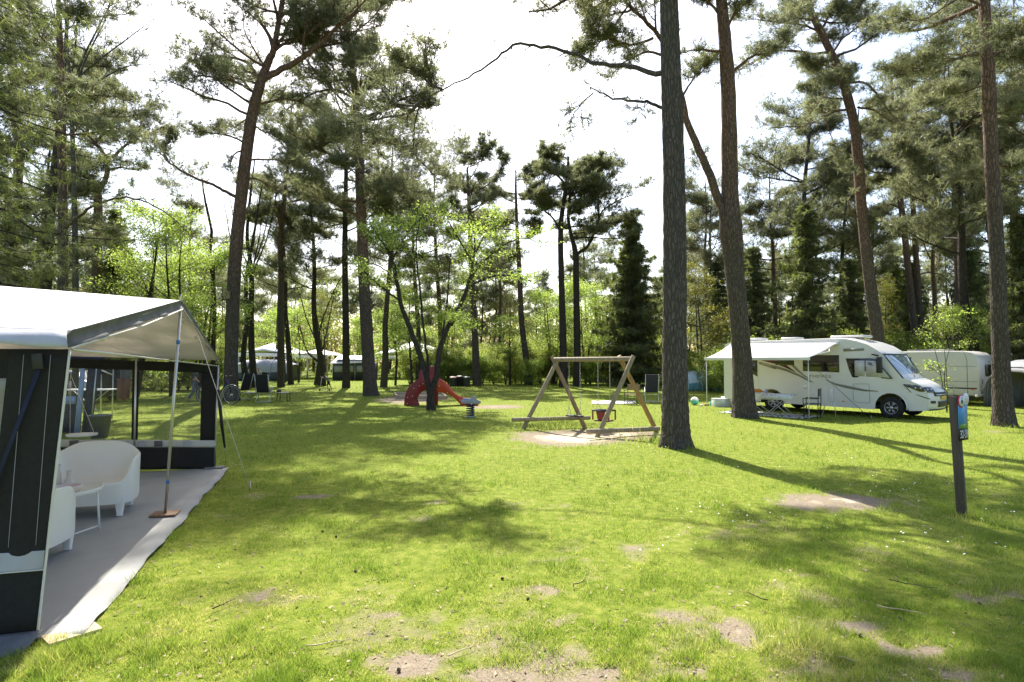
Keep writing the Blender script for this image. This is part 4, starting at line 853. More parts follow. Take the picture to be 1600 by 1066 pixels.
hg = at(133, 610, 9.35); t = thing('hanging_tray', 'white tray hanging on cords inside the awning window', 'tray', at(128, 681, 9.3))
A = Acc(); A.lathe([(.001, 0), (.2, 0), (.21, .03), (.2, .03), (.001, .012)], seg=28); A.build('tray', m_white, t, True)
top = at(110, 590, 9.3) - at(128, 681, 9.3); 
for a in (175, 0): Acc().tube([(.2 * math.cos(rad(a)), .2 * math.sin(rad(a)), .02), top + (np.array([0, 0, .05]))], .004, 5).build('cord', m_roof, t)
# ------------------------------------------------------------------ motorhome
def paint(name, col, rough=.25, coat=.3):
    M = NT(name); t = M.tex(1.5, 4); c = M.ramp(t.outputs[0], [(.3, tuple(x * .94 for x in col)), (.7, col)]); M.l(c, M.p.inputs['Base Color']); M.p.inputs['Roughness'].default_value = rough; M.p.inputs['Coat Weight'].default_value = coat; return M.m
m_body = paint('white_lacquer', (.74, .73, .71)); m_dglass = paint('dark_glass', (.012, .012, .014), .08, .8); m_gdec = mat('grey_decal', (.24, .23, .19), .4); m_rdec = mat('dark_red_decal', (.10, .012, .016), .4)
m_tyre = mat('tyre_rubber', (.014, .014, .015), .85); m_rim = mat('alloy', (.5, .5, .52), .3, .8); m_blind = mat('window_blind', (.55, .54, .52), .6); m_seam = mat('panel_seam', (.30, .29, .27), .6)
m_orange = mat('orange_lens', (.7, .16, .02), .3); m_plate = mat('yellow_plate', (.75, .45, .02), .5)
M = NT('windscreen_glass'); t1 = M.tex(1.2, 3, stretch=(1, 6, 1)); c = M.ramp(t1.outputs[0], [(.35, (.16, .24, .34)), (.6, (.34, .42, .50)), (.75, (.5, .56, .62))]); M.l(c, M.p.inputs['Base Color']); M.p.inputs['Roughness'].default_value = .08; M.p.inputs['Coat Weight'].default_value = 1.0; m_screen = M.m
CU = nrm(np.array([.63, -.78, 0])); CO = np.array([12.1, 19.1, 0.0])                # front axle, near side; forward direction
rzc = math.atan2(CU[1], CU[0])
WD = 2.2
mh = thing('motorhome', 'white motorhome with grey and red stripes and its awning rolled out', 'motorhome', CO, rzc)
# local frame: x forward, y = 0 near side (camera side), y>0 away
def cz(px, py):
    """photo pixel on the near side plane -> local (x, z)"""
    k = (px - CX) / F; s = (CO[1] * k - CO[0]) / (CU[0] - CU[1] * k); dep = CO[1] + CU[1] * s
    return s, at(px, py, dep)[2]
prof = [(-5.83, .36), (-5.86, .5), (-5.86, 2.35), (-5.80, 2.52), (-5.65, 2.60), (-5.3, 2.63), (-3, 2.65), (-1.75, 2.66), (-1.3, 2.63), (-.95, 2.54), (-.62, 2.38), (-.36, 2.20), (-.22, 2.08), (.30, 1.30), (.55, 1.20), (.78, 1.08), (.92, .90), (.97, .70), (.97, .45), (.90, .30), (.5, .27)]
def arch(cx, r, n=10): return [(cx + r * math.cos(a), .27 + .10 + r * math.sin(a) * 1.0) for a in np.linspace(0, math.pi, n)]
low = [(.46, .27)] + arch(0, .44)[0:] + [(-.46, .27), (-3.44, .30)] + arch(-3.9, .43) + [(-4.36, .33)]
P = prof + [(x, z) for x, z in low]
A = Acc(); nside = len(P)
NS = 14
def yshape(x, z, v):
    """v 0..1 across the width; nose and top corners rounded in plan"""
    y = v * WD; e = abs(2 * v - 1)
    tap = .30 * sstep(-.3, .95, x) * (2 * v - 1) * -1 * 1.0
    y = y + tap * .9
    bul = .16 * sstep(-.6, .5, x) * (1 - e ** 2.5)
    top = .0 if z < 2.3 else -.05 * sstep(2.3, 2.65, z) * (e ** 3)
    return (x + bul, y, z + top)
rows = []
for (x, z) in prof: rows.append([yshape(x, z, j / NS) for j in range(NS + 1)])
V = [p for r in rows for p in r]; Fc = [(i * (NS + 1) + j, (i + 1) * (NS + 1) + j, (i + 1) * (NS + 1) + j + 1, i * (NS + 1) + j + 1) for i in range(len(rows) - 1) for j in range(NS)]
A.add(V, Fc)
for v in (0, 1):
    q = [yshape(x, z, v) for (x, z) in P]; A.add(q, [tuple(range(len(q)))[::(1 if v == 0 else -1)]])
body = A.build('body', m_body, mh, True)
bm_ = body.modifiers.new('weld', 'WELD'); bm_.merge_threshold = .0008
m = body.modifiers.new('bevel', 'BEVEL'); m.width = .045; m.segments = 3; m.limit_method = 'ANGLE'; m.angle_limit = rad(50)
wn = body.modifiers.new('wn', 'WEIGHTED_NORMAL'); wn.keep_sharp = False
Acc().box((-2.4, WD / 2, .34), (6.2, WD - .5, .14)).build('chassis', m_blkp, mh)
def sideface(name, poly_px, m, off=.006, bevel=0, raw=False, parent=None, th=None):
    q = [(x, z) for x, z in (poly_px if raw else [cz(*p) for p in poly_px])]
    th = th or off
    y0 = lambda x: yshape(x, 1, 0)[1]
    return Acc().prism([(x, y0(x) - off, z) for x, z in q], (0, th + .012, 0)).build(name, m, parent or mh, bevel=bevel)
cw = sideface('cab_window', [(1321, 560), (1358, 560), (1368, 561), (1393, 592), (1331, 590), (1326, 578)], m_dglass, .008, .01)
sideface('blind', [(1335, 563.5), (1350.5, 563.5), (1350.5, 588), (1335, 588)], m_blind, .011, raw=False, parent=cw); sideface('blind', [(1352.5, 563.5), (1366, 564), (1374, 571), (1389, 590.5), (1352.5, 588.5)], m_blind, .011, parent=cw)
sideface('side_window', [(1254, 555), (1311, 555), (1311, 582), (1254, 580)], m_dglass, .012, .012)
sideface('side_window', [(1211.5, 560), (1240.5, 560), (1240.5, 571), (1211.5, 570.5)], m_dglass, .012, .01)
dr = sideface('door', [(1168, 548), (1185, 548), (1185, 624), (1183, 627), (1166, 627)], m_body, .014, .01); sideface('door_window', [(1172, 563), (1183.5, 563), (1183.5, 589), (1172, 582)], m_dglass, .02, .005, parent=dr)
def outline(name, px, m, w=.018, off=.004):
    q = [cz(*p) for p in px]; A = Acc()
    for i in range(len(q)):
        a, b = q[i], q[(i + 1) % len(q)]; A.tube([(a[0], yshape(a[0], 1, 0)[1] - off, a[1]), (b[0], yshape(b[0], 1, 0)[1] - off, b[1])], w / 2, 6)
    return A.build(name, m, mh, True)
outline('hatch', [(1333, 600), (1356, 600), (1357, 603), (1358, 628), (1355, 630), (1335, 628), (1332, 625), (1332, 602)], m_seam, .012)
def quadline(name, pts, m, off=.009):
    """tapered stripe: list of (px, py_top, py_bot)"""
    q = [cz(a, b) for a, b, c in pts] + [cz(a, c) for a, b, c in reversed(pts)]
    return Acc().prism([(x, yshape(x, 1, 0)[1] - off, z) for x, z in q], (0, .0085, 0)).build(name, m, mh)
quadline('grey_stripe', [(1186, 565.5, 569), (1200, 569, 573.5), (1213, 572, 577.5)], m_gdec)
quadline('grey_stripe', [(1213.5, 572, 576), (1228, 576.5, 580.5), (1245, 583.5, 587), (1262, 592.5, 595.5), (1270, 597.5, 598)], m_gdec)
quadline('red_stripe', [(1187, 560, 562.5), (1212, 563.5, 569), (1228, 570.5, 575), (1243, 581.5, 582)], m_rdec, .010)
quadline('grey_stripe', [(1234, 565, 569), (1245, 575, 580), (1256, 586, 588), (1266, 592.5, 593)], m_gdec, .0095)
quadline('grey_stripe', [(1289, 593.5, 594), (1305, 599, 602), (1320, 602, 606), (1332, 604.5, 608.5), (1350, 608.5, 611.5), (1371, 611, 612)], m_gdec)
quadline('grey_stripe', [(1318, 545, 549.5), (1350, 544.5, 548), (1345, 548, 548.2)][:2], m_gdec)
def text(name, s, size, m, parent, loc, rot, ext=.002, align='CENTER', sx=1):
    c = bpy.data.curves.new(name, 'FONT'); c.body = s; c.size = size; c.extrude = ext; c.align_x = align; c.align_y = 'CENTER'; c.materials.append(m)
    tmp = bpy.data.objects.new(name, c); me = bpy.data.meshes.new_from_object(tmp); bpy.data.objects.remove(tmp); me.materials.clear(); me.materials.append(m)
    o = bpy.data.objects.new(name, me); COL.objects.link(o); o.parent = parent; o.location = loc; o.rotation_euler = rot; o.scale = (sx, 1, 1); return o
x, z = cz(1281, 587.5); text('lettering', 'nevis', .20, m_seam, mh, (x, -.008, z), (math.pi / 2, 0, 0), sx=1.9)
x, z = cz(1197, 570); text('lettering', 'CARADO', .085, m_body, mh, (x, -.013, z), (math.pi / 2, .22, 0), sx=1.2)
x, z = cz(1257, 604.5); Acc().lathe([(.001, -.03), (.05, -.03), (.075, -.015), (.08, 0)], (x, 0, z), 20, 'y').build('filler_cap', m_body, mh, True)
x, z = cz(1316, 627); Acc().box((x, -.01, z), (.09, .02, .03)).build('side_marker', m_orange, mh, bevel=.005)
for cxx, zt in ((0, .44), (-3.9, .43)):        # wheel-arch lip
    A = Acc(); A.tube([(cxx + (zt + .02) * math.cos(a), yshape(cxx, 1, 0)[1] - .012, .37 + (zt + .02) * math.sin(a)) for a in np.linspace(-.15, math.pi + .15, 24)], .018, 6, cap=True); A.build('wheel_arch', m_body, mh, True)
def wheel(cx, y, out=-1, name='wheel'):
    w = thing(name, None, None); w.parent = mh; w.location = (cx, y, .345)
    Acc().lathe([(.20, -.09), (.27, -.105), (.32, -.10), (.345, -.07), (.345, .07), (.32, .10), (.27, .105), (.2, .09)], seg=32, axis='y').build('tyre', m_tyre, w, True)
    A = Acc(); A.lathe([(.205, out * .085), (.195, out * .09), (.185, out * .06)], seg=32, axis='y')
    for k in range(6):
        a = k * math.pi / 3; c_, s_ = math.cos(a), math.sin(a)
        for da in (-.16, .16): A.bar((.05 * c_, out * .075, .05 * s_), (.195 * math.cos(a + da), out * .085, .195 * math.sin(a + da)), .022, .02, up=(0, 1, 0))
    A.lathe([(.001, out * .095), (.05, out * .092), (.055, out * .07)], seg=16, axis='y'); A.build('rim', m_rim, w, True)
    Acc().lathe([(.001, out * .04), (.2, out * .04)], seg=24, axis='y').build('brake_disc', m_blkp, w)
wheel(0, .16); wheel(-3.9, .14); wheel(0, WD - .2, 1); wheel(-3.9, WD - .16, 1)
# front
def nosept(x, z, v, off): p = yshape(x, z, v); return (p[0] + off * .85, p[1], p[2] + off * .5)
A = Acc(); A.grid(lambda u, v: nosept(-.20 + .50 * v, 2.05 - .78 * v / 1.0, .03 + .94 * u, .012), 14, 8); wsn = A.build('windscreen', m_screen, mh, True)
A = Acc()
for (u0, u1, v0, v1) in ((.0, 1, -.03, .02), (0, 1, .98, 1.03), (.0, .03, 0, 1), (.97, 1, 0, 1)):
    A.grid(lambda u, v: nosept(-.20 + .50 * (v0 + (v1 - v0) * v), 2.05 - .78 * (v0 + (v1 - v0) * v), .015 + .97 * (u0 + (u1 - u0) * u), .018), 14, 3)
A.build('screen_surround', m_blkp, mh, True, solid=.01)
for c0 in (.35, .62): Acc().tube([nosept(.28, 1.31, c0, .03), nosept(.22, 1.40, c0 + .1, .04), nosept(.10, 1.55, c0 + .22, .035)], .008, 5).build('wiper', m_blkp, mh)
def nosepatch(name, cs, m, off=.012, parent=None):
    A = Acc(); n = len(cs)
    A.prism([nosept(x, z, v, off) for x, z, v in cs], (-.02, 0, -.01)); return A.build(name, m, parent or mh, bevel=.004)
XP = ([.27, .30, .45, .70, .90, 1.08, 1.20, 1.30], [.80, .90, .97, .97, .92, .78, .55, .30])
def nosegrid(name, z0, z1, v0, v1, m, off=.012, parent=None, skew=0, th=.012, zb=None):
    def f(u, w):
        v = v0 + (v1 - v0) * u; z = z0 + (z1 - z0) * w + skew * abs(2 * v - 1) + (0 if zb is None else zb * (1 - w) * (1 - 2 * abs(u - .5)))
        x = float(np.interp(z, *XP)); p = yshape(x, z, v); return (p[0] + off, p[1], p[2] + off * .4)
    return Acc().grid(f, 16, 6).build(name, m, parent or mh, True, solid=th)
nosegrid('grille', .74, .86, .16, .84, m_blkp, .012); nosegrid('lower_grille', .40, .58, .26, .74, m_blkp, .012); nosegrid('bumper_lip', .29, .33, .06, .94, m_blkp, .016)
nosegrid('number_plate', .63, .73, .36, .62, m_plate, .03); nosegrid('trim_strip', .765, .79, .2, .8, m_rim, .022)
for v0, v1 in ((.0, .20), (.80, 1.0)):
    o = nosegrid('headlight', .86, 1.02, v0, v1, m_dglass, .010)
    for dv in (.3, .7): v = v0 + (v1 - v0) * dv; x = float(np.interp(.94, *XP)); p = yshape(x, .94, v); Acc().lathe([(.001, .014), (.05, .012), (.06, -.02)], p, 14, 'x').build('lamp', m_rim, o, True)
for v0, v1 in ((.05, .17), (.83, .95)): nosegrid('fog_recess', .52, .60, v0, v1, m_blkp, .008)
hs_ = sideface('headlight', [(1407, 600.5), (1420, 601), (1430, 603), (1437, 606.5), (1440, 612.5), (1432, 613), (1418, 608.5)], m_dglass, .010, .004)
for q in (1424, 1432): x, z = cz(q, 607); Acc().lathe([(.001, -.016), (.038, -.014), (.045, .0)], (x, yshape(x, 1, 0)[1], z), 14, 'y').build('lamp', m_rim, hs_, True)
quadline('trim_line', [(1408, 601, 602), (1418, 612, 613.5), (1430, 618, 619.5), (1447, 624, 625)], m_blkp, .008)
for y, s in ((0, -1), (WD, 1)):
    A = Acc(); x0, z0 = -.36, 2.02; A.tube([(x0 - .12, y + s * .02, 2.06), (x0 - .05, y + s * .18, 2.08), (x0 + .12, y + s * .22, 2.0)], .035, 8); A.box((x0 + .14, y + s * .2, 1.72), (.14, .16, .52)); A.build('wing_mirror', m_blkp, mh, True, bevel=.03)
# roof things
A = Acc().box((-1.55, 1.1, 2.70), (1.1, .8, .08)); A.build('roof_hatch', m_body, mh, bevel=.03); Acc().box((-3.5, .8, 2.69), (.6, .6, .07)).build('roof_hatch', m_body, mh, bevel=.03); Acc().box((-5.0, .9, 2.70), (.7, .6, .09)).build('roof_hatch', m_body, mh, bevel=.03)
# rolled-out awning
aw = thing('awning', None, None); aw.parent = mh
a0 = cz(1152, 541); a1 = cz(1312, 541)
xa, xb = -5.55, cz(1312, 541)[0]; zt = 2.44; Acc().box(((xa + xb) / 2, -.06, zt), (xb - xa, .12, .12)).build('cassette', m_body, aw, bevel=.02)
M_inv = np.linalg.inv(np.array([[CU[0], -CU[1], 0], [CU[1], CU[0], 0], [0, 0, 1]]))
def tol(p): return M_inv @ (np.asarray(p) - CO)
fA = tol(gnd(1098, 643)); fB = tol(gnd(1270, 654)); 
yo = -(abs(fA[1]) + abs(fB[1])) / 2; zl = 1.92
def L2(px, py, xl):  # height of the lead bar from its pixel
    p = CO + CU * xl + np.array([CU[1], -CU[0], 0]) * 0; return p
X0, X1 = fA[0], fB[0]
A = Acc().grid(lambda u, v: np.array([(xa + (X0 - xa) * v) * (1 - u) + (xb - .02 + (X1 - xb) * v) * u, -.10 + (yo + .10) * v, zt + .03 + (zl - zt) * v - .05 * math.sin(math.pi * v) * (1 - .4 * math.sin(math.pi * u))]), 20, 8); A.build('awning_fabric', m_roof, aw, True, solid=.004)
Acc().box(((X0 + X1) / 2, yo, zl), (abs(X1 - X0) + .06, .07, .10)).build('lead_bar', m_body, aw, bevel=.01)
for xf in (X0 + .03, X1 - .03): Acc().tube([(xf, yo + .02, zl - .05), (xf, yo + .02, 0)], .014, 8).build('awning_leg', m_body, aw, True)
for xx, x2 in ((xa + .4, X0 + .5), (xb - .3, X1 - .4)): Acc().tube([(xx, -.1, zt - .02), ((xx + x2) / 2 + .5, yo * .5, (zt + zl) / 2 - .03), (x2, yo + .04, zl)], .02, 6).build('arm', m_body, aw, True)
e = tol(gnd(1361, 655)); s_ = (X1 - .03, yo, zl - .1)
Acc().bar(s_, tuple(e), .03, .006, up=(1, 1, 0)).build('storm_strap', m_blkp, aw); Acc().tube([e + [0, 0, .12], e + [.02, 0, -.02]], .008, 5).build('tent_peg', m_alu, aw)
e2 = tol(gnd(1079, 632)); Acc().bar((X0 + .03, yo, zl - .1), tuple(e2), .03, .006, up=(1, 1, 0)).build('storm_strap', m_blkp, aw)
# ------------------------------------------------------------------ the caravan behind it
m_cream = paint('cream_lacquer', (.60, .57, .50), .4, .1); m_cdark = mat('dark_green_stripe', (.03, .035, .03), .5)
KO = gnd(1532, 634); KU = nrm(np.array([.62, -.78, 0])); rzk = math.atan2(KU[1], KU[0]); KO[2] = 0
cv = thing('caravan', 'small cream caravan parked behind the motorhome, rear towards the lawn', 'caravan', KO, rzk)
kp = [(-4.6, .35), (-4.75, .8), (-4.6, 1.9), (-4.2, 2.27), (-.55, 2.27), (-.25, 2.2), (-.08, 2.05), (0, 1.7), (.03, .5), (0, .38)]
A = Acc(); A.prism([(x, 0, z) for x, z in kp], (0, 2.3, 0)); A.build('body', m_cream, cv, bevel=.06, seg=3)
for z0, h in ((1.62, .015), (.98, .015), (.70, .05)): Acc().box((-2.3, -.004, z0), (4.4, .01, h)).build('side_strip', m_cdark if h > .03 else m_seam, cv)
Acc().tube([(-.42, -.004, .40), (-.42, -.004, 1.85), (-.47, -.004, 2.1), (-.60, -.004, 2.2)], .012, 6).build('corner_trim', m_seam, cv, True)
for pz in ((-1.35, -.9, .42, .82),): 
    A = Acc(); x0, x1, z0, z1 = pz
    for a, b in (((x0, z0), (x1, z0)), ((x1, z0), (x1, z1)), ((x1, z1), (x0, z1)), ((x0, z1), (x0, z0))): A.tube([(a[0], -.004, a[1]), (b[0], -.004, b[1])], .012, 5)
    A.build('locker_door', m_cream, cv, True)
Acc().box((.045, 1.2, 1.45), (.02, .9, .5)).build('end_window', m_dglass, cv, bevel=.01)
Acc().box((.05, .36, .66), (.06, .5, .24)).build('lamp_cluster', m_cream, cv, bevel=.05)
for y, m in ((.26, mat('red_lens', (.35, .02, .01), .3)), (.36, m_orange), (.45, mat('red_lens_dark', (.3, .02, .01), .3))): Acc().box((.085, y, .66), (.02, .08, .14)).build('rear_light', m, cv, bevel=.01)
Acc().box((.045, .82, .55), (.02, .42, .12)).build('number_plate', m_plate, cv); Acc().box((.04, .25, .42), (.1, 1.9, .1)).build('bumper', m_cream, cv, bevel=.03)
Acc().tube([(.06, .05, .90), (.09, .05, .95), (.09, .05, 1.02), (.06, .05, 1.07)], .012, 6).build('grab_handle', m_blkp, cv)
Acc().box((-2.0, 1, 2.31), (1.6, .8, .08)).build('roof_hatch', m_cream, cv, bevel=.03); Acc().box((-.25, -.012, .66), (.12, .02, .05)).build('side_marker', m_orange, cv)
w = thing('wheel', None, None); w.parent = cv; w.location = (-2.4, .12, .31)
Acc().lathe([(.16, -.08), (.28, -.09), (.31, -.06), (.31, .06), (.28, .09)], seg=24, axis='y').build('tyre', m_tyre, w, True); Acc().lathe([(.001, -.07), (.17, -.08)], seg=20, axis='y').build('rim', m_rim, w, True)
x, z = .05, 1.8; text('lettering', 'caravelair', .12, m_gdec, cv, (.06, 1.2, 1.82), (math.pi / 2, 0, math.pi / 2))
# ------------------------------------------------------------------ swing set
def wood(name, lo, hi, st=(30, 30, 3)):
    M = NT(name); t = M.tex(1, 6, stretch=st, rough=.6); t2 = M.tex(4, 4)
    c = M.ramp(t.outputs[0], [(.3, lo), (.7, hi)]); c = M.mix(M.math('MULTIPLY', t2.outputs[0], .35), c, tuple(x * .6 for x in hi)); M.l(c, M.p.inputs['Base Color']); M.p.inputs['Roughness'].default_value = .8; M.bump(t.outputs[0], .4, .01); return M.m
m_gwood = wood('weathered_wood', (.15, .12, .07), (.38, .315, .20)); m_bwood = wood('warm_wood', (.15, .10, .05), (.36, .25, .13)); m_owood = wood('honey_wood', (.22, .13, .04), (.42, .27, .09))
m_chain = mat('steel_chain', (.5, .5, .5), .4, .8); m_rub = mat('black_rubber', (.02, .02, .022), .7); m_redp = mat('red_plastic', (.20, .02, .012), .4)
sw = thing('swing_set', 'wooden double swing frame with slanting A-shaped ends on the sandy patch', 'swing set', gnd(920, 672))
so_ = np.array(gnd(920, 672))
def SW(A, name, m, smooth=True, **k):
    for a in A.v: a -= so_
    return A.build(name, m, sw, smooth, **k)
dl, dr_ = 16.5, 14.9
def leg(p0, p1, r, m): SW(Acc().tube([p0, (p0 + p1) / 2 + [.01, 0, 0], p1], [r * 1.05, r, r * .97], 16), 'leg', m, bevel=.01)
gl = gnd(814, 671); leg(gl + [0, 0, -.1], at(871, 563, dl - .02), .058, m_gwood); gl2 = gnd(917, 670); leg(gl2 + [0, 0, -.1], at(862, 557, dl + .12), .058, m_bwood)
gr = gnd(931, 681); leg(gr + [0, 0, -.1], at(990, 556, dr_ - .05), .058, m_gwood); gr2 = gnd(1029, 675); leg(gr2 + [0, 0, -.1], at(967, 556, dr_ + .35), .058, m_owood)
bL, bR = at(866, 562, dl + .02), at(986, 561, dr_ + .05)
SW(Acc().tube([bL, (bL + bR) / 2, bR], .062, 18), 'crossbeam', m_gwood, bevel=.01)
SW(Acc().tube([at(800, 656, 16.0), at(922, 653, 16.7)], .055, 14), 'ground_beam', m_gwood, bevel=.01); SW(Acc().tube([at(917, 674.5, 14.35), at(1030, 670, 15.1)], .06, 14), 'ground_beam', m_gwood, bevel=.01)
def chain(A, p, q, link=.035, r=.006):
    p, q = np.asarray(p, float), np.asarray(q, float); n = int(np.linalg.norm(q - p) / link)
    for i in range(n):
        a = p + (q - p) * i / n; b = p + (q - p) * (i + 1.15) / n; o = np.array([.011, 0, 0]) if i % 2 else np.array([0, .011, 0])
        m_ = (a + b) / 2; A.tube([a, m_ - o, b, m_ + o, a], r * .8, 4, cap=False)
def bm_at(px): t = (px - 866) / (986 - 866); return bL + (bR - bL) * t
def swing(name, label, pxa, pxb, seat_y):
    a, b = bm_at(pxa), bm_at(pxb); dz = -.06; t = thing(name, label, 'swing', ((a + b) / 2)[0:3], math.atan2((b - a)[1], (b - a)[0]), 'swings on the wooden frame')
    hw = np.linalg.norm(b - a) / 2; zs = at(0, seat_y, (a[1] + b[1]) / 2)[2] - (a + b)[2] / 2
    return t, hw, zs
t, hw, zs = swing('swing', 'plain black rubber swing seat on two chains, left of the toddler swing', 891, 909, 650)
for s in (-1, 1): 
    A = Acc(); chain(A, (s * hw, 0, -.06), (s * hw, 0, zs + .25)); chain(A, (s * hw, 0, zs + .25), (s * hw, -.08, zs + .03)); chain(A, (s * hw, 0, zs + .25), (s * hw, .08, zs + .03)); A.build('chain', m_chain, t)
Acc().box((0, 0, zs), (2 * hw + .12, .18, .04)).build('seat', m_rub, t, bevel=.015)
t, hw, zs = swing('swing', 'toddler bucket swing with red and black safety frame', 937, 955, 650)
for s in (-1, 1):
    A = Acc(); chain(A, (s * hw, 0, -.06), (s * hw, 0, zs + .32)); chain(A, (s * hw, 0, zs + .32), (s * hw * .9, -.13, zs + .15)); chain(A, (s * hw, 0, zs + .32), (s * hw * .9, .13, zs + .15)); A.build('chain', m_chain, t)
Acc().box((0, 0, zs - .12), (2 * hw + .06, .30, .04)).build('seat', m_rub, t, bevel=.015)
w2 = hw + .06
A = Acc(); A.tube([(-w2, -.17, zs + .14), (w2, -.17, zs + .14), (w2, .17, zs + .14), (-w2, .17, zs + .14), (-w2, -.17, zs + .14)], .022, 8); A.build('safety_bar', m_rub, t, True)
for x in (-w2, w2):
    for y in (-.16, .16): Acc().box((x, y, zs + .02), (.035, .035, .24)).build('side_bar', m_redp, t, bevel=.008)
A = Acc(); A.grid(lambda u, v: np.array([(-.14 + .28 * u) * (1 - .4 * v), -.17 + .05 * math.sin(3 * u), zs + .14 - .24 * v]), 6, 5); A.build('sling', m_redp, t, True, solid=.008)
# ------------------------------------------------------------------ slide
m_dred = mat('dark_red_panel', (.20, .008, .010), .35, noise=.06); m_ored = mat('orange_red_slide', (.46, .055, .014), .3, noise=.05)
ds = gnd(660, 634)[1]; so2 = gnd(661, 634); sl_ = thing('slide', 'red playground slide with dark red arched tower panels and orange chute', 'slide', so2)
def zp(x, y, dd=0): return at(580 + x / 5.714, 500 + y / 5.714, ds + dd) - so2
def arcpts(P, n=5): return [tuple(p) for p in cat_path(P, n * len(P))]
out_ = arcpts([(292, 772), (300, 690), (325, 615), (375, 560), (428, 520)], 3) + arcpts([(425, 480), (440, 445), (480, 422), (540, 413), (572, 435), (575, 470), (605, 520)], 3) + [(640, 545), (640, 650), (590, 640), (588, 772), (548, 772)] + arcpts([(548, 700), (535, 655), (490, 628), (450, 640), (415, 680), (408, 720), (435, 772)], 3)
for dd, ox in ((0, 0), (.62, 8)): Acc().prism([zp(x + ox, y, dd) for x, y in out_], (0, .045, 0)).build('tower_panel', m_dred, sl_, bevel=.008)
sld = arcpts([(590, 530), (640, 540), (690, 590), (740, 650), (800, 685), (870, 698), (930, 700)], 3) + arcpts([(930, 700), (957, 728), (955, 750), (945, 772)], 3) + [(800, 772)] + arcpts([(800, 760), (750, 705), (690, 665), (620, 648), (590, 640)], 3)
for dd, ox in ((-.01, 0), (.64, 4)): Acc().prism([zp(x + ox, y, dd) for x, y in sld], (0, .04, 0)).build('chute_side', m_ored, sl_, bevel=.008)
bed = arcpts([(560, 560), (640, 575), (690, 622), (740, 682), (800, 715), (870, 728), (950, 738)], 3)
A = Acc().grid(lambda u, v: (lambda p: zp(p[0], p[1], .03 + .6 * v))(bed[min(len(bed) - 1, int(u * (len(bed) - 1) + .01))]), len(bed) - 1, 1); A.build('chute_bed', m_ored, sl_, True, solid=.02)
for k in range(4): Acc().box(zp(340 + k * 35, 740 - k * 55, .34), (.26, .6, .035)).build('step', m_dred, sl_, bevel=.008)
for (x, y) in ((322, 748), (325, 692), (368, 680), (382, 610), (430, 588), (460, 570), (492, 575), (610, 590), (680, 650), (792, 716), (544, 535)): Acc().lathe([(.001, -.012), (.014, -.01), (.018, 0)], zp(x, y, -.012), 8, 'y').build('bolt_cap', m_white, sl_, True)
# sandpit boards
t = thing('sandpit', 'low wooden sandpit edge behind the slide', 'sandpit', gnd(658, 625))
o_ = gnd(658, 625); m_pw = wood('pale_sand_wood', (.35, .27, .17), (.55, .45, .3), (3, 30, 30))
for a, b in (((620, 623), (697, 624)), ((617, 618), (690, 617)), ((697, 624), (690, 617)), ((620, 623), (617, 618))): Acc().bar(gnd(*a) - o_ + [0, 0, .08], gnd(*b) - o_ + [0, 0, .08], .12, .18).build('board', m_pw, t, bevel=.01)
A = Acc(); A.add([gnd(620, 623) - o_ + [0, 0, .03], gnd(697, 624) - o_ + [0, 0, .03], gnd(690, 617) - o_ + [0, 0, .03], gnd(617, 618) - o_ + [0, 0, .03]], [(0, 1, 2, 3)]); A.build('sand', mat('sand', (.5, .42, .3), .95, noise=.15, nscale=20), t)
# spring rider
sr = gnd(735, 652); t = thing('spring_rider', 'grey motorcycle-like rocking toy on a thick dark coil spring', 'spring rider', sr, .1)
m_gp = mat('grey_panel', (.32, .34, .37), .4); m_dsp = mat('dark_spring', (.035, .045, .08), .45, .3)
Acc().tube([(.12 * math.cos(a), .12 * math.sin(a), .03 + .36 * a / (2 * math.pi * 5)) for a in np.linspace(0, 2 * math.pi * 5, 120)], .022, 8).build('spring', m_dsp, t, True)
Acc().lathe([(.001, 0), (.15, 0), (.15, .03), (.001, .03)], seg=20).build('base', m_gp, t); Acc().box((0, 0, .41), (.34, .28, .03)).build('plate', m_rub, t, bevel=.008)
for y in (-.10, .10): Acc().prism([(-.30, y, .46), (.30, y, .44), (.36, y, .50), (.20, y, .58), (.18, y, .68), (.08, y, .70), (.05, y, .60), (-.12, y, .58), (-.32, y, .56)], (0, .02, 0)).build('side_panel', m_gp, t, bevel=.005)
Acc().tube([(.1, -.24, .64), (.1, .24, .64)], .016, 8).build('handlebar', m_chain, t); Acc().tube([(.02, -.44, .45), (.02, .44, .45)], .016, 8).build('footrest', m_chain, t)
Acc().box((-.12, 0, .59), (.26, .2, .04)).build('seat', mat('sky_blue', (.1, .35, .6), .4), t, bevel=.015); Acc().box((-.02, 0, .51), (.5, .18, .10)).build('body', m_rub, t, bevel=.02)
# rubbish bins
def bin_(name, label, p, h, r0, r1, m, lid=None, group=None):
    t = thing(name, label, 'bin', p, 0, group)
    Acc().lathe([(.001, 0), (r0, 0), (r1, h), (r1 + .02, h), (r1 + .02, h + .03), (r1 - .02, h + .03), (r1 - .02, h - .02), (r0 - .02, .02), (.001, .02)], seg=28).build('body', m, t, True)
    if lid: Acc().lathe([(r1 + .025, h + .03), (r1 * .8, h + .10), (.001, h + .12)], seg=28).build('lid', lid, t, True)
    return t
m_gbin = mat('grey_bin', (.10, .11, .125), .6, noise=.1); m_bbin = mat('dark_bin', (.03, .03, .03), .6)
pb = gnd(708, 604); bin_('rubbish_bin', 'left grey bin with a pinkish full top under the hedge', pb, .62, .24, .28, m_gbin, mat('pinkish_bag', (.45, .25, .2), .6), 'bins by the hedge')
pb = gnd(719, 604); bin_('rubbish_bin', 'black bin between the two grey ones', pb, .68, .24, .28, m_bbin, m_bbin, 'bins by the hedge')
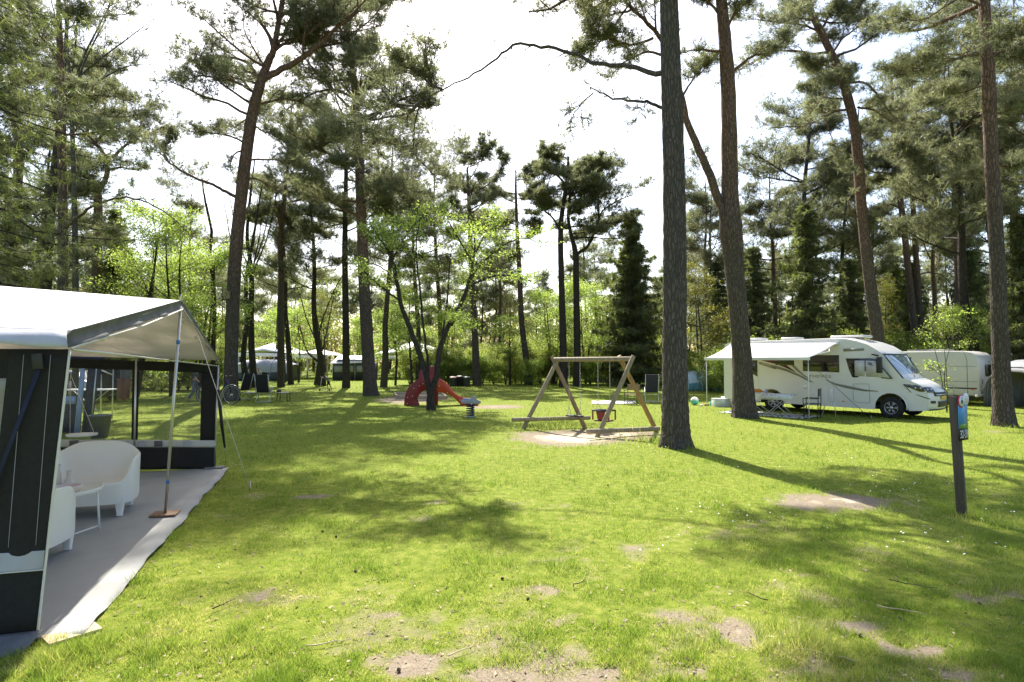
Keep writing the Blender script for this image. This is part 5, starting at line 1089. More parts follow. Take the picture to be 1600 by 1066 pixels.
pb = gnd(729, 604); bin_('rubbish_bin', 'right grey bin next to the thin pine trunk', pb, .62, .24, .28, m_gbin, m_gbin, 'bins by the hedge')
# ------------------------------------------------------------------ sign post
sg = gnd(1503, 806); t = thing('sign_post', 'dark wooden post with a blue pitch sign reading 32-39', 'sign', sg, rad(38))
ltop = at(1490, 618, sg[1]) - sg; Rz = np.linalg.inv(np.array(Matrix.Rotation(rad(38), 3, 'Z'))); lt = Rz @ ltop
m_post = wood('dark_post_wood', (.05, .04, .032), (.13, .10, .075), (8, 30, 3)); A = Acc()
zz = [0 - .1, 1.0, ltop[2]]; w_, h_ = .088, .09
V = []
for z in zz:
    f = z / ltop[2]; o = lt * f; o[2] = z
    V += [(o[0] + a * w_ / 2, o[1] + b * h_ / 2, z - (.02 if (z > 1.2 and b < 0) else 0)) for a, b in ((-1, -1), (1, -1), (1, 1), (-1, 1))]
A.add(V, [(i * 4 + k, i * 4 + (k + 1) % 4, i * 4 + 4 + (k + 1) % 4, i * 4 + 4 + k) for i in range(2) for k in range(4)] + [(3, 2, 1, 0), (8, 9, 10, 11)]); A.build('post', m_post, t, bevel=.006)
# sign panel on the face towards local +x / facing the camera's right: plane spanned by local dir and z
mb = mat('sign_blue', (.08, .30, .62), .35, noise=.04); mg = mat('sign_green', (.14, .30, .05), .4, noise=.3, nscale=30); mk = mat('sign_black', (.012, .012, .012), .4); mw = mat('sign_white', (.78, .78, .78), .4); mr = mat('sign_red', (.55, .02, .03), .4)
x0 = lt[0] * .95 + .055; y0 = lt[1] * .95
def sx(u): return x0 + .018 + .0 * u
pn = thing('sign_panel', None, None); pn.parent = t; pn.location = (lt[0] * .96, lt[1] * .96 - h_ / 2 - .012, 0); pn.rotation_euler = (0, 0, rad(-6))
def sq(name, x0, x1, z0, z1, m, y=0, th=.012, **k): return Acc().box(((x0 + x1) / 2, -y - th / 2, (z0 + z1) / 2), (x1 - x0, th, z1 - z0)).build(name, m, pn, **k)
zb = .90; sq('picture', -.05, .17, zb + .14, zb + .50, mb); sq('green_strip', -.048, .168, zb + .14, zb + .20, mg, .0125, .002); sq('number_board', -.05, .18, zb, zb + .14, mk, .0)
text('lettering', '32-39', .135, mw, pn, (.065, -.0135, zb + .07), (math.pi / 2, 0, 0), .001, sx=.70)
def disc(name, x, z, r, m, y): return Acc().lathe([(.001, -y - .006), (r, -y - .006), (r, -y)], (x, 0, z), 32, 'y').build(name, m, pn)
disc('round_sign', -.005, zb + .47, .078, mr, .012); disc('round_sign_face', -.005, zb + .47, .062, mw, .019)
A = Acc(); A.box((-.005, -.027, zb + .465), (.05, .002, .022)).box((-.005, -.027, zb + .483), (.030, .002, .014)).box((-.022, -.027, zb + .448), (.012, .002, .02)).box((.012, -.027, zb + .448), (.012, .002, .02)); A.build('car_symbol', mk, pn)
Acc().tube([(-.03, -.027, zb + .505), (-.005, -.027, zb + .513), (.02, -.027, zb + .505)], .003, 5).build('arc_symbol', mk, pn)
disc('round_sign', .125, zb + .49, .072, mw, .014); A = Acc()
for k, dz in enumerate((.03, .012, -.006, -.024, -.04)): A.box((.125, -.0215, zb + .49 + dz), (.085 - abs(dz) * .8, .0015, .004))
A.build('small_print', m_seam, pn)
# ------------------------------------------------------------------ camping furniture on the lawn
m_frame = mat('light_frame', (.62, .62, .60), .35, .6); m_bfab = mat('black_fabric', (.014, .014, .016), .85, noise=.2, nscale=30); m_dfab = mat('dark_blue_fabric', (.015, .018, .03), .85)
def recliner(name, label, p, rz, fab, group=None, foot=False):
    t = thing(name, label, 'camping chair', p, rz, group)      # faces +y, back towards -y
    w = .29
    Acc().grid(lambda u, v: np.array([-w + .03 + (2 * w - .06) * u, -.22 - .22 * v, .46 + .78 * v]), 4, 6).build('backrest', fab, t, True, solid=.04, bevel=.01)
    Acc().grid(lambda u, v: np.array([-w + .03 + (2 * w - .06) * u, -.22 + .46 * v, .45 + .03 * v]), 4, 4).build('seat', fab, t, True, solid=.04, bevel=.01)
    for s in (-1, 1):
        Acc().tube([(s * w, .25, .48), (s * w, -.22, .46), (s * w, -.45, 1.24)], .014, 8).build('side_frame', m_frame, t, True)
        Acc().tube([(s * w, .22, .64), (s * w, -.24, .64)], .02, 8).build('armrest', m_white, t, True)
        Acc().tube([(s * w, .20, .64), (s * w, -.30, 0)], .013, 8).build('leg', m_frame, t, True); Acc().tube([(s * w, -.18, .62), (s * w, .28, 0)], .013, 8).build('leg', m_frame, t, True)
    Acc().tube([(-w, -.30, .01), (w, -.30, .01)], .014, 8).build('floor_bar', m_frame, t, True); Acc().tube([(-w, .28, .01), (w, .28, .01)], .014, 8).build('floor_bar', m_frame, t, True)
    Acc().tube([(-w, -.05, .33), (w, -.05, .33)], .010, 8).build('cross_bar', m_frame, t, True)
    return t
recliner('folding_chair', 'high-backed folding chair with black cloth, back to us on the left lawn', gnd(413, 628), rad(4), m_bfab)
recliner('folding_chair', 'white-framed folding chair just left of the high-backed black one', gnd(377, 624) + [0, 0, 0], rad(70), m_bfab)
recliner('folding_chair', 'high-backed dark blue folding chair between the swing and the thick pine', gnd(1018, 628), rad(-8), m_dfab)
def folding_table(name, label, p, rz, L, Wd, H, top, legm, cat='table'):
    t = thing(name, label, cat, p, rz); Acc().box((0, 0, H - .015), (L, Wd, .03)).build('table_top', top, t, bevel=.008)
    for y in (-Wd / 2 + .04, Wd / 2 - .04):
        for s in (-1, 1): Acc().tube([(s * L * .36, y, H - .03), (-s * L * .42, y, 0)], .011, 6).build('leg', legm, t, True)
    return t
folding_table('folding_table', 'small low folding table left of the black folding chair', gnd(393, 627), 0, .5, .4, .42, m_frame, m_blkp)
t = thing('stool', 'low black stool to the right of the high-backed black chair', 'stool', gnd(443, 627), 0)
Acc().box((0, 0, .40), (.5, .4, .035)).build('seat', m_frame, t, bevel=.01)
for sx_ in (-1, 1):
    for sy in (-1, 1): Acc().tube([(sx_ * .22, sy * .17, .39), (sx_ * .235, sy * .18, 0)], .018, 6).build('leg', m_blkp, t, True)
    Acc().tube([(sx_ * .235, -.18, .03), (sx_ * .235, .18, .03)], .012, 6).build('floor_bar', m_blkp, t)
t = thing('camera_bag', 'small black bag lying on the low table top', 'bag', gnd(431, 627) + [0, 0, .42], 0); p_ = gnd(434, 626)
t.location = (gnd(436, 627)[0], gnd(436, 627)[1], .4185); Acc().box((0, 0, .05), (.18, .14, .10)).build('body', m_blkp, t, bevel=.03)
Acc().tube([(-.07, 0, .09), (0, 0, .14), (.07, 0, .09)], .008, 6).build('handle', m_blkp, t, True)
# director's chair beside the swing
def director(name, label, p, rz, fab, frame, group=None, hb=.85):
    t = thing(name, label, 'camping chair', p, rz, group); w = .27
    Acc().box((0, 0, .45), (2 * w, .42, .025)).build('seat', fab, t, bevel=.006); Acc().box((0, -.23, hb - .12), (2 * w, .02, .24)).build('backrest', fab, t, bevel=.005)
    for s in (-1, 1):
        Acc().tube([(s * w, -.23, hb), (s * w, -.22, .45), (s * w, -.20, 0)], .013, 8).build('rear_leg', frame, t, True); Acc().tube([(s * w, .22, .62), (s * w, .20, 0)], .013, 8).build('front_leg', frame, t, True)
        Acc().box((s * w, 0, .63), (.05, .46, .025)).build('armrest', frame, t, bevel=.006)
        for y in (-.2, .2): Acc().tube([(s * w, y, .02), (-s * w, y, .43)], .009, 6).build('brace', frame, t, True)
    return t
director('directors_chair', 'tan and black camping chair seen behind the right swing frame leg', gnd(988, 633), rad(150), mat('tan_fabric', (.28, .20, .13), .8), m_blkp)
# picnic blanket, ball
o = Acc().grid(lambda u, v: (lambda a: np.array([a[0], a[1], .03 + .01 * math.sin(u * 15 + v * 9)]))(gnd(925 + 68 * u, 632 - 4.5 * v)), 12, 5).build('picnic_blanket', m_white, smooth=True, solid=.006, origin=tuple(gnd(960, 630))); tag(o, 'pale groundsheet lying flat on the lawn behind the swing', 'blanket')
m_teal = mat('teal_plastic', (.12, .52, .48), .35)
p = gnd(1085.5, 633); t = thing('beach_ball', 'turquoise and white ball on the grass right of the thick pine', 'ball', p)
A = Acc(); prof_ = [(.17 * math.sin(a), .17 - .17 * math.cos(a)) for a in np.linspace(.001, math.pi - .001, 15)]; A.lathe(prof_[:9], seg=24); A.build('lower_shell', m_teal, t, True); Acc().lathe(prof_[8:], seg=24).build('upper_shell', m_white, t, True)
# ------------------------------------------------------------------ under the motorhome awning
p0 = gnd(1228, 648); t_rug = Acc()
M = NT('patterned_rug'); vz = M.tex(7, typ='voronoi'); w = M.n('ShaderNodeTexWave', i_Scale=1.6); tc = M.n('ShaderNodeTexCoord'); M.l(tc.outputs['Object'], w.inputs[0]); w.inputs['Distortion'].default_value = 14; w.inputs['Detail'].default_value = 3
c = M.ramp(w.outputs['Fac'], [(.35, (.05, .05, .07)), (.5, (.45, .44, .46)), (.7, (.6, .6, .6))]); M.l(c, M.p.inputs['Base Color']); M.p.inputs['Roughness'].default_value = .9
def mloc(x, y, z=0): return CO + CU * x + np.array([-CU[1], CU[0], 0]) * y + np.array([0, 0, z])
A = Acc().grid(lambda u, v: mloc(-4.7 + 3.0 * u, -2.4 + 1.5 * v, .018 + .004 * math.sin(u * 20)), 14, 8); o = A.build('rug', M.m, smooth=True, solid=.006, origin=tuple(mloc(-3.2, -1.6))); tag(o, 'grey and white patterned outdoor rug under the motorhome awning', 'rug')
t1 = folding_table('folding_table', 'white cross-legged camping table with an orange thing on it', mloc(-3.75, -1.5), rzc + .25, 1.1, .7, .72, m_white, m_frame)
M = NT('printed_cloth'); t_ = M.tex(14, typ='voronoi', stretch=(1, 1, 1)); c = M.ramp(t_.outputs[0], [(.2, (.12, .12, .2)), (.32, (.7, .69, .68))]); M.l(c, M.p.inputs['Base Color']); M.p.inputs['Roughness'].default_value = .9
t2 = folding_table('folding_table', 'cross-legged camping table nearest the awning pole, with a printed cloth', mloc(-2.75, -1.75), rzc + .25, .95, .7, .72, m_white, m_frame)
A = Acc(); A.box((0, 0, .728), (1.02, .76, .012)); A.box((0, -.38, .64), (1.02, .01, .17)); A.box((-.51, 0, .66), (.01, .76, .13)); o = A.build('tablecloth', M.m); o.location = tuple(mloc(-2.75, -1.75)); o.rotation_euler = (0, 0, rzc + .25); tag(o, 'white cloth with dark printed motifs draped over the folding table', 'tablecloth')
o = Acc().grid(lambda u, v: np.array([-.25 + .5 * u, -.14 + .28 * v, .02 + .13 * math.sin(math.pi * u) * math.sin(math.pi * v) ** .5 * (1 + .3 * math.sin(u * 9))]), 12, 6).build('folded_towel', mat('orange_cloth', (.50, .19, .03), .9, noise=.2), smooth=True, solid=.02); q = mloc(-3.75, -1.45, .735); o.location = tuple(q); o.rotation_euler = (0, 0, rzc); tag(o, 'crumpled orange towel on the white camping table', 'towel')
def crate(name, label, p, rz, s, m, mm=None):
    t = thing(name, label, 'box', p, rz); x, y, z = s; th = .012
    for nm, c, q in (('base', (0, 0, .01), (x, y, .02)), ('side', (0, -y / 2, z / 2), (x, th, z)), ('side', (0, y / 2, z / 2), (x, th, z)), ('end', (-x / 2, 0, z / 2), (th, y - th, z)), ('end', (x / 2, 0, z / 2), (th, y - th, z)), ('lid', (0, 0, z + .012), (x + .03, y + .03, .02))): Acc().box(c, q).build(nm, mm if (mm and nm == 'lid') else m, t, bevel=.005)
    return t
m_clr = mat('milky_plastic', (.62, .68, .68), .3)
crate('storage_box', 'milky blue-white plastic box on the grass, left of two by the forked pine', gnd(1126, 636), rzc + .9, (.6, .42, .32), m_clr); crate('storage_box', 'white plastic box right against the forked pine trunk', gnd(1141, 636) + [0.1, .3, 0], rzc + .7, (.6, .42, .36), m_white)
t = thing('toy_bucket', 'small turquoise and red toys lying on the grass left of the boxes', 'toy', gnd(1109, 635)); Acc().lathe([(.001, 0), (.08, 0), (.11, .18), (.10, .18), (.075, .01)], (.1, 0, 0), 18).build('bucket', m_teal, t, True); Acc().box((-.12, 0, .05), (.18, .1, .08)).build('toy_body', m_redp, t, bevel=.02); Acc().box((-.32, .05, .04), (.12, .1, .07)).build('toy_body', m_white, t, bevel=.02)
o = director('camping_chair', 'grey folding armchair beside the awning pole, facing the tables', mloc(-1.75, -1.55), rzc + rad(105), mat('grey_fabric', (.13, .13, .13), .8), m_blkp, hb=.95)
t = thing('camping_chair', 'pale folded chair leaning by the motorhome side behind the grey armchair', 'camping chair', mloc(-1.45, -.9), rzc)
for s in (-1, 1): Acc().tube([(s * .06, .1, .95), (s * .22, -.15, 0)], .014, 6).build('leg', m_frame, t, True)
Acc().box((0, .06, .72), (.13, .03, .42)).build('backrest', m_white, t, bevel=.01)
o = Acc().grid(lambda u, v: np.array([-.25 + .5 * u, -.15 + .3 * v, .03 + .03 * math.sin(u * 7) * math.sin(3.1 * v)]), 8, 5).build('towel', mat('blue_cloth', (.04, .10, .42), .9), smooth=True, solid=.02); o.location = tuple(mloc(-4.3, -1.7, .02)); tag(o, 'blue cloth lying at the rug edge by the forked pine', 'towel')
o = Acc().lathe([(.001, 0), (.05, 0), (.05, .14), (.045, .145), (.001, .145)], seg=16).build('cup', mat('lilac_plastic', (.45, .42, .6), .4), None, True); o.location = tuple(mloc(-3.3, -1.55, .735)); tag(o, 'pale lilac beaker at the joint of the two camping tables', 'cup')
# ------------------------------------------------------------------ bicycle
bp = np.array([at(362, 600, 25.4)[0], 25.4, 0]); t = thing('bicycle', 'dark bicycle parked between the tent corner and the big pine', 'bicycle', bp, rad(180) - .12)
def bwheel(x):
    w = thing('wheel', None, None); w.parent = t; w.location = (x, 0, .345)
    Acc().tube([(.33 * math.cos(a), 0, .33 * math.sin(a)) for a in np.linspace(0, 2 * math.pi, 41)], .018, 8, cap=False).build('tyre', m_tyre, w, True); A = Acc().tube([(.31 * math.cos(a), 0, .31 * math.sin(a)) for a in np.linspace(0, 2 * math.pi, 41)], .008, 6, cap=False)
    A.build('rim', m_frame, w, True); A = Acc()
    for k in range(24): a = k * math.pi / 12; A.tube([(.03 * math.cos(a + .4 * (-1) ** k), .02 * (-1) ** k, .03 * math.sin(a)), (.305 * math.cos(a), 0, .305 * math.sin(a))], .0022, 3)
    A.build('spokes', m_frame, w); Acc().lathe([(.001, -.04), (.035, -.04), (.035, .04), (.001, .04)], seg=14, axis='y').build('hub', m_frame, w, True)
bwheel(0); bwheel(1.05)
m_bike = mat('dark_blue_frame', (.02, .03, .07), .3, .3)
A = Acc()
for a, b in (((0, 0, .345), (.18, 0, .98)), ((1.05, 0, .345), (.55, 0, .30)), ((1.05, 0, .345), (.72, 0, .80)), ((.55, 0, .30), (.74, 0, .92)), ((.55, 0, .30), (.17, 0, .82)), ((.73, 0, .85), (.175, 0, .88))): A.tube([a, b], .018, 8)
A.build('frame', m_bike, t, True); Acc().tube([(.02, -.3, 1.02), (.14, -.16, 1.04), (.17, 0, 1.02), (.14, .16, 1.04), (.02, .3, 1.02)], .012, 6).build('handlebar', m_blkp, t, True); Acc().box((.77, 0, .96), (.26, .13, .05)).build('saddle', m_blkp, t, bevel=.02)
Acc().tube([(.36 * math.cos(a) , 0, .345 + .37 * math.sin(a)) for a in np.linspace(-.3, 2.2, 20)], .01, 5).build('mudguard', m_frame, t, True); Acc().lathe([(.001, -.01), (.09, -.01), (.09, .01), (.001, .01)], (.55, .06, .30), 18, 'y').build('chainring', m_frame, t)
t.scale = (1.17,) * 3
# birdhouse on the big pine
t = thing('birdhouse', 'small weathered wooden bird box fixed to the big pine trunk above the bicycle', 'birdhouse', at(356, 462, 27.3)); Acc().box((0, 0, 0), (.16, .16, .28)).build('body', m_gwood, t, bevel=.005); Acc().box((0, -.03, .16), (.22, .26, .03), rot=np.array(Matrix.Rotation(.3, 3, 'X'))).build('roof', m_bwood, t); Acc().lathe([(.001, -.086), (.025, -.086), (.025, -.08)], (0, 0, .04), 12, 'y').build('hole', m_blkp, t)
# ------------------------------------------------------------------ seen through the awning windows
dbn = gnd(156, 672)[1]; bin_('planter_bin', 'tapered grey plastic bin seen through the awning window', np.array([at(156, 672, 14.4)[0], 14.4, 0]), .52, .17, .235, m_gbin)
t = thing('blue_tent', 'navy and pale-blue corner of a neighbouring tent seen through the awning window', 'tent', np.array([at(135, 660, 15.2)[0], 15.2, 0])); m_pblue = mat('pale_blue_canvas', (.30, .38, .55), .7)
Acc().prism([(-.12, 0, 0), (.10, 0, 0), (.30, 0, 1.9), (.02, 0, 1.9)], (0, .05, 0)).build('wall', m_navy, t); Acc().prism([(-.30, -.02, 0), (-.16, -.02, 0), (-.06, -.02, 1.95), (-.15, -.02, 1.95)], (0, .04, 0)).build('wall', m_pblue, t); Acc().prism([(-1.6, 0, .02), (-.3, 0, .02), (-.3, 0, .75), (-1.6, 0, .72)], (0, .04, 0)).build('wall', m_navy, t); Acc().prism([(-1.6, -.02, .72), (-.3, -.02, .75), (-.3, -.02, .95), (-1.6, -.02, .93)], (0, .04, 0)).build('wall', m_pblue, t)
Acc().prism([(-1.7, -.1, 1.95), (.40, -.1, 1.88), (.38, .8, 2.1), (-1.7, .8, 2.25)], (0, 0, .03)).build('roof', m_navy, t); Acc().tube([(.13, -.03, 0), (.26, -.03, 1.9)], .015, 6).build('pole', m_frame, t)
ck = 19.0; t = thing('clothes_rack', 'drying rack with dark clothes and a brown towel seen through the awning window', 'clothes rack', np.array([at(178, 640, ck)[0], ck, 0]))
for x in (-.42, -.05): Acc().tube([(x, 0, 0), (x, 0, 1.75)], .02, 6).build('pole', m_frame, t, True)
Acc().tube([(-.5, 0, 1.75), (.6, 0, 1.72)], .02, 6).build('rail', m_frame, t, True); Acc().tube([(-.05, 0, 1.4), (-.35, -.1, 1.55)], .025, 6).build('arm', m_frame, t)
def cloth(x0, x1, z0, z1, m, name='garment', y=0): Acc().grid(lambda u, v: np.array([x0 + (x1 - x0) * u, y + .04 * math.sin(u * 14 + v * 2), z1 + (z0 - z1) * v * (1 - .06 * math.sin(u * 9))]), 12, 8).build(name, m, t, True, solid=.01)
cloth(.10, .52, .62, 1.30, mat('brown_towel', (.16, .07, .055), .9, noise=.2), 'towel', -.06); cloth(-.70, .05, .75, 1.7, m_bfab); cloth(.0, .3, .7, 1.7, m_dfab, 'garment', .05); cloth(.15, .5, 1.2, 1.7, mat('grey_cloth', (.10, .11, .12), .9), 'garment', .0)
folding_table('folding_table', 'white table with dark legs beyond the tent seen through the awning window', np.array([at(130, 640, 17.5)[0], 17.5, 0]), .05, 1.5, .7, 1.02, m_white, m_frame)
# parked car far behind the awning window
t = thing('parked_car', 'silver car far behind, glimpsed through the left awning window', 'car', np.array([at(112, 620, 27)[0], 27, 0]), .05)
A = Acc(); A.prism([(-2.1, -.85, .3), (2.1, -.85, .3), (2.15, -.85, .6), (1.9, -.85, .85), (1.1, -.85, .95), (.5, -.85, 1.4), (-.9, -.85, 1.45), (-1.7, -.85, 1.0), (-2.1, -.85, .9)], (0, 1.7, 0)); A.build('body', mat('silver_paint', (.45, .46, .48), .3, .5), t, bevel=.08)
Acc().prism([(.95, -.87, .96), (.42, -.87, 1.33), (-.85, -.87, 1.37), (-1.4, -.87, 1.0)], (0, 1.74, 0)).build('window', m_dglass, t)
for x in (-1.35, 1.35):
    for y in (-.8, .8): Acc().lathe([(.001, -.1), (.2, -.1), (.32, -.09), (.32, .09), (.2, .1), (.001, .1)], (x, y, .32), 20, 'y').build('wheel', m_tyre, t, True)
# ------------------------------------------------------------------ people
m_skin = mat('skin', (.42, .25, .17), .6, noise=.05); m_hair = mat('brown_hair', (.07, .04, .025), .8)
def skinned(name, V, E, Rr, m, parent, sub=2):
    me = bpy.data.meshes.new(name); me.from_pydata([tuple(v) for v in V], E, []); o = bpy.data.objects.new(name, me); COL.objects.link(o); o.parent = parent; me.materials.append(m)
    s = o.modifiers.new('skin', 'SKIN'); s.use_smooth_shade = True
    for i, r in enumerate(Rr):
        d = me.skin_vertices[0].data[i]; d.radius = (r, r) if np.isscalar(r) else r; d.use_root = (i == 0)
    u = o.modifiers.new('sub', 'SUBSURF'); u.levels = sub; u.render_levels = sub; return o
def person(label, p, rz, H, J, shirt, trousers, hair=m_hair, short=False, group=None):
    """J: joint positions in units of height, facing +x"""
    t = thing('person', label, 'person', p, rz, group); g = lambda k: np.array(J[k], float) * H
    names = ['pelvis', 'waist', 'chest', 'neck', 'head', 'crown', 'lsh', 'lel', 'lwr', 'lha', 'rsh', 'rel', 'rwr', 'rha', 'lhip', 'lkn', 'lan', 'lto', 'rhip', 'rkn', 'ran', 'rto']
    V = [g(k) for k in names]; ix = {k: i for i, k in enumerate(names)}
    E = [('pelvis', 'waist'), ('waist', 'chest'), ('chest', 'neck'), ('neck', 'head'), ('head', 'crown'), ('chest', 'lsh'), ('lsh', 'lel'), ('lel', 'lwr'), ('lwr', 'lha'), ('chest', 'rsh'), ('rsh', 'rel'), ('rel', 'rwr'), ('rwr', 'rha'), ('pelvis', 'lhip'), ('lhip', 'lkn'), ('lkn', 'lan'), ('lan', 'lto'), ('pelvis', 'rhip'), ('rhip', 'rkn'), ('rkn', 'ran'), ('ran', 'rto')]
    rr = [.062, .058, .068, .028, .05, .043, .035, .024, .017, .014, .035, .024, .017, .014, .048, .033, .022, .017, .048, .033, .022, .017]
    skinned('body', V, [(ix[a], ix[b]) for a, b in E], [r * H for r in rr], m_skin, t)
    def sub(name, ks, es, rs, m): i2 = {k: i for i, k in enumerate(ks)}; return skinned(name, [g(k) for k in ks], [(i2[a], i2[b]) for a, b in es], [r * H for r in rs], m, t)
    sub('shirt', ['waist', 'chest', 'lsh', 'lel', 'rsh', 'rel', 'pelvis'], [('waist', 'chest'), ('chest', 'lsh'), ('lsh', 'lel'), ('chest', 'rsh'), ('rsh', 'rel'), ('waist', 'pelvis')], [.068, .078, .045, .032, .045, .032, .07], shirt)
    J2 = dict(J)
    if short: ks, es, rs = ['pelvis', 'lhip', 'lkn', 'rhip', 'rkn'], [('pelvis', 'lhip'), ('lhip', 'lkn'), ('pelvis', 'rhip'), ('rhip', 'rkn')], [.07, .056, .045, .056, .045]
    else: ks, es, rs = ['pelvis', 'lhip', 'lkn', 'lan', 'rhip', 'rkn', 'ran'], [('pelvis', 'lhip'), ('lhip', 'lkn'), ('lkn', 'lan'), ('pelvis', 'rhip'), ('rhip', 'rkn'), ('rkn', 'ran')], [.07, .056, .042, .032, .056, .042, .032]
    sub('shorts' if short else 'trousers', ks, es, rs, trousers)
    hc = (g('head') + g('crown')) / 2; d = nrm(g('crown') - g('neck')); A = Acc(); c = hc + d * .018 * H + np.array([-.012 * H, 0, 0])
    A.lathe([(.001, .062 * H), (.03 * H, .056 * H), (.05 * H, .036 * H), (.057 * H, .01 * H), (.052 * H, -.02 * H)], tuple(c), 16); A.build('hair', hair, t, True)
    for s in (-1, 1):   # eyes, ears
        Acc().lathe([(.001, -.004 * H), (.006 * H, 0), (.001, .004 * H)], tuple(hc + np.array([.047 * H, s * .018 * H, -.004 * H])), 8).build('eye', m_blkp, t, True)
    Acc().lathe([(.001, -.008 * H), (.008 * H, 0), (.001, .012 * H)], tuple(hc + np.array([.052 * H, 0, -.016 * H])), 8).build('nose', m_skin, t, True)
    return t
bend = dict(pelvis=(0, 0, .50), waist=(.03, 0, .59), chest=(.10, 0, .72), neck=(.15, 0, .80), head=(.185, 0, .87), crown=(.205, 0, .94), lsh=(.12, .11, .76), lel=(.24, .12, .72), lwr=(.36, .10, .76), lha=(.40, .09, .77), rsh=(.12, -.11, .76), rel=(.22, -.12, .70), rwr=(.33, -.10, .74), rha=(.37, -.09, .75),
            lhip=(.0, .055, .48), lkn=(.05, .06, .28), lan=(.0, .06, .05), lto=(.07, .06, .02), rhip=(0, -.055, .48), rkn=(-.08, -.06, .30), ran=(-.17, -.06, .10), rto=(-.14, -.06, .03))
person('small child in a grey shirt and dark shorts pushing a kick scooter on the lawn', gnd(513, 611), rad(185), 1.12, bend, mat('grey_shirt', (.10, .13, .15), .8), m_dfab, short=True)
ps = gnd(502, 611); t = thing('kick_scooter', 'thin kick scooter held upright by the small child', 'scooter', ps, 0)
Acc().tube([(-.08, 0, .06), (.02, 0, .80)], .016, 6).build('stem', m_frame, t, True); Acc().tube([(.02, -.16, .80), (.02, .16, .80)], .016, 6).build('handlebar', m_blkp, t, True); Acc().box((.25, 0, .07), (.5, .1, .02)).build('deck', m_blkp, t, bevel=.005)
for x in (-.10, .5): Acc().lathe([(.001, -.02), (.06, -.02), (.06, .02), (.001, .02)], (x, 0, .06), 14, 'y').build('wheel', m_rub, t, True)
walk = dict(pelvis=(0, 0, .53), waist=(0, 0, .62), chest=(.01, 0, .75), neck=(.015, 0, .83), head=(.03, 0, .90), crown=(.035, 0, .955), lsh=(0, .11, .80), lel=(-.06, .13, .64), lwr=(.0, .14, .52), lha=(.03, .14, .48), rsh=(0, -.11, .80), rel=(.02, -.14, .64), rwr=(.10, -.13, .54), rha=(.13, -.12, .51),
            lhip=(0, .055, .50), lkn=(.07, .06, .28), lan=(.09, .06, .05), lto=(.16, .06, .02), rhip=(0, -.055, .50), rkn=(-.02, -.06, .28), ran=(-.14, -.06, .07), rto=(-.08, -.06, .02))
person('person in grey trousers walking on the lawn, seen through the right awning window', np.array([at(304, 620, 27.5)[0], 27.5, 0]), rad(20), 1.72, walk, mat('dark_shirt', (.06, .065, .09), .8), mat('grey_trousers', (.13, .14, .17), .8))
sit = dict(walk); sit.update(pelvis=(0, 0, .27), waist=(-.02, 0, .36), chest=(-.02, 0, .49), neck=(-.01, 0, .57), head=(0, 0, .64), crown=(.005, 0, .695), lsh=(-.02, .11, .54), lel=(.06, .13, .42), lwr=(.18, .1, .40), lha=(.22, .09, .40), rsh=(-.02, -.11, .54), rel=(.06, -.13, .42), rwr=(.18, -.1, .40), rha=(.22, -.09, .4), lhip=(.02, .055, .26), lkn=(.25, .07, .28), lan=(.25, .07, .05), lto=(.32, .07, .02), rhip=(.02, -.055, .26), rkn=(.25, -.07, .28), ran=(.25, -.07, .05), rto=(.32, -.07, .02))
pp = np.array([at(404, 590, 51)[0], 51, 0]); person('distant person sitting in front of the grey tunnel awning', pp, rad(-70), 1.7, sit, mat('pale_shirt', (.45, .42, .42), .8), m_bfab, hair=mat('fair_hair', (.35, .25, .12), .8))
director('camping_chair', 'distant dark camping chair under the seated person', pp, rad(-160), m_bfab, m_blkp)
director('camping_chair', 'distant empty dark camping chair right of the seated person', np.array([at(412, 590, 51)[0], 51, 0]), rad(-160), m_bfab, m_blkp)
# ------------------------------------------------------------------ far tents, roofs and caravans
m_gten = mat('grey_tent_fabric', (.33, .34, .38), .6, noise=.08); m_dten = mat('dark_tent_fabric', (.05, .055, .07), .7); m_wten = mat('white_tent_fabric', (.8, .79, .78), .5, noise=.02)
def tunnel(name, label, px0, px1, pyb, d, H, m, dark):
    x0, x1 = at(px0, pyb, d)[0], at(px1, pyb, d)[0]; L = x1 - x0; t = thing(name, label, 'tent', ((x0 + x1) / 2, d, 0)); Dp = 2.8
    def f(u, v): a = math.pi * v; r = H * (1 - .05 * math.sin(u * math.pi * 4) ** 2) * (1 - .25 * max(0, u - .85) / .15 - .25 * max(0, .12 - u) / .12); return np.array([-L / 2 + L * u, -Dp / 2 * math.cos(a) * (abs(math.cos(a)) ** -.35 if abs(math.cos(a)) > .01 else 1) , r * math.sin(a) ** .7])
    Acc().grid(f, 32, 20).build('shell', m, t, True, solid=.01)
    Acc().grid(lambda u, v: f(u, .0 + .09 * v) + np.array([0, -.03, 0]), 24, 3).build('skirt', dark, t, True, solid=.01)
    for u in (.25, .78): Acc().grid(lambda a, v: f(u + .10 * a, .14 + .16 * v) + np.array([0, -.04, 0]), 6, 4).build('window', dark, t, True, solid=.01)
    for k in range(4): Acc().tube([f(.05 + .3 * k, v) + np.array([0, -.03, .02]) for v in np.linspace(0, 1, 16)], .03, 6).build('tent_pole', dark if k == 3 else m, t, True)
    return t
tunnel('tunnel_tent', 'grey tunnel-shaped awning with dark skirt far behind the folding chair', 374, 462, 587, 56, 2.0, m_gten, m_dten)
t = thing('awning_tent', 'distant grey caravan awning with dark blue lower walls between two pines', 'tent', (at(549, 587, 56)[0], 56, 0))
Acc().prism([(-1.8, 0, 0), (1.9, 0, 0), (1.9, 0, 1.65), (1.2, 0, 2.0), (-1.3, 0, 2.0), (-1.8, 0, 1.2)], (0, 2.5, 0)).build('wall', m_dten, t); Acc().prism([(-2.0, -.25, 1.55), (2.05, -.25, 1.7), (1.5, .8, 2.3), (-1.4, .8, 2.3)], (0, 0, .05)).build('roof', m_wten, t)
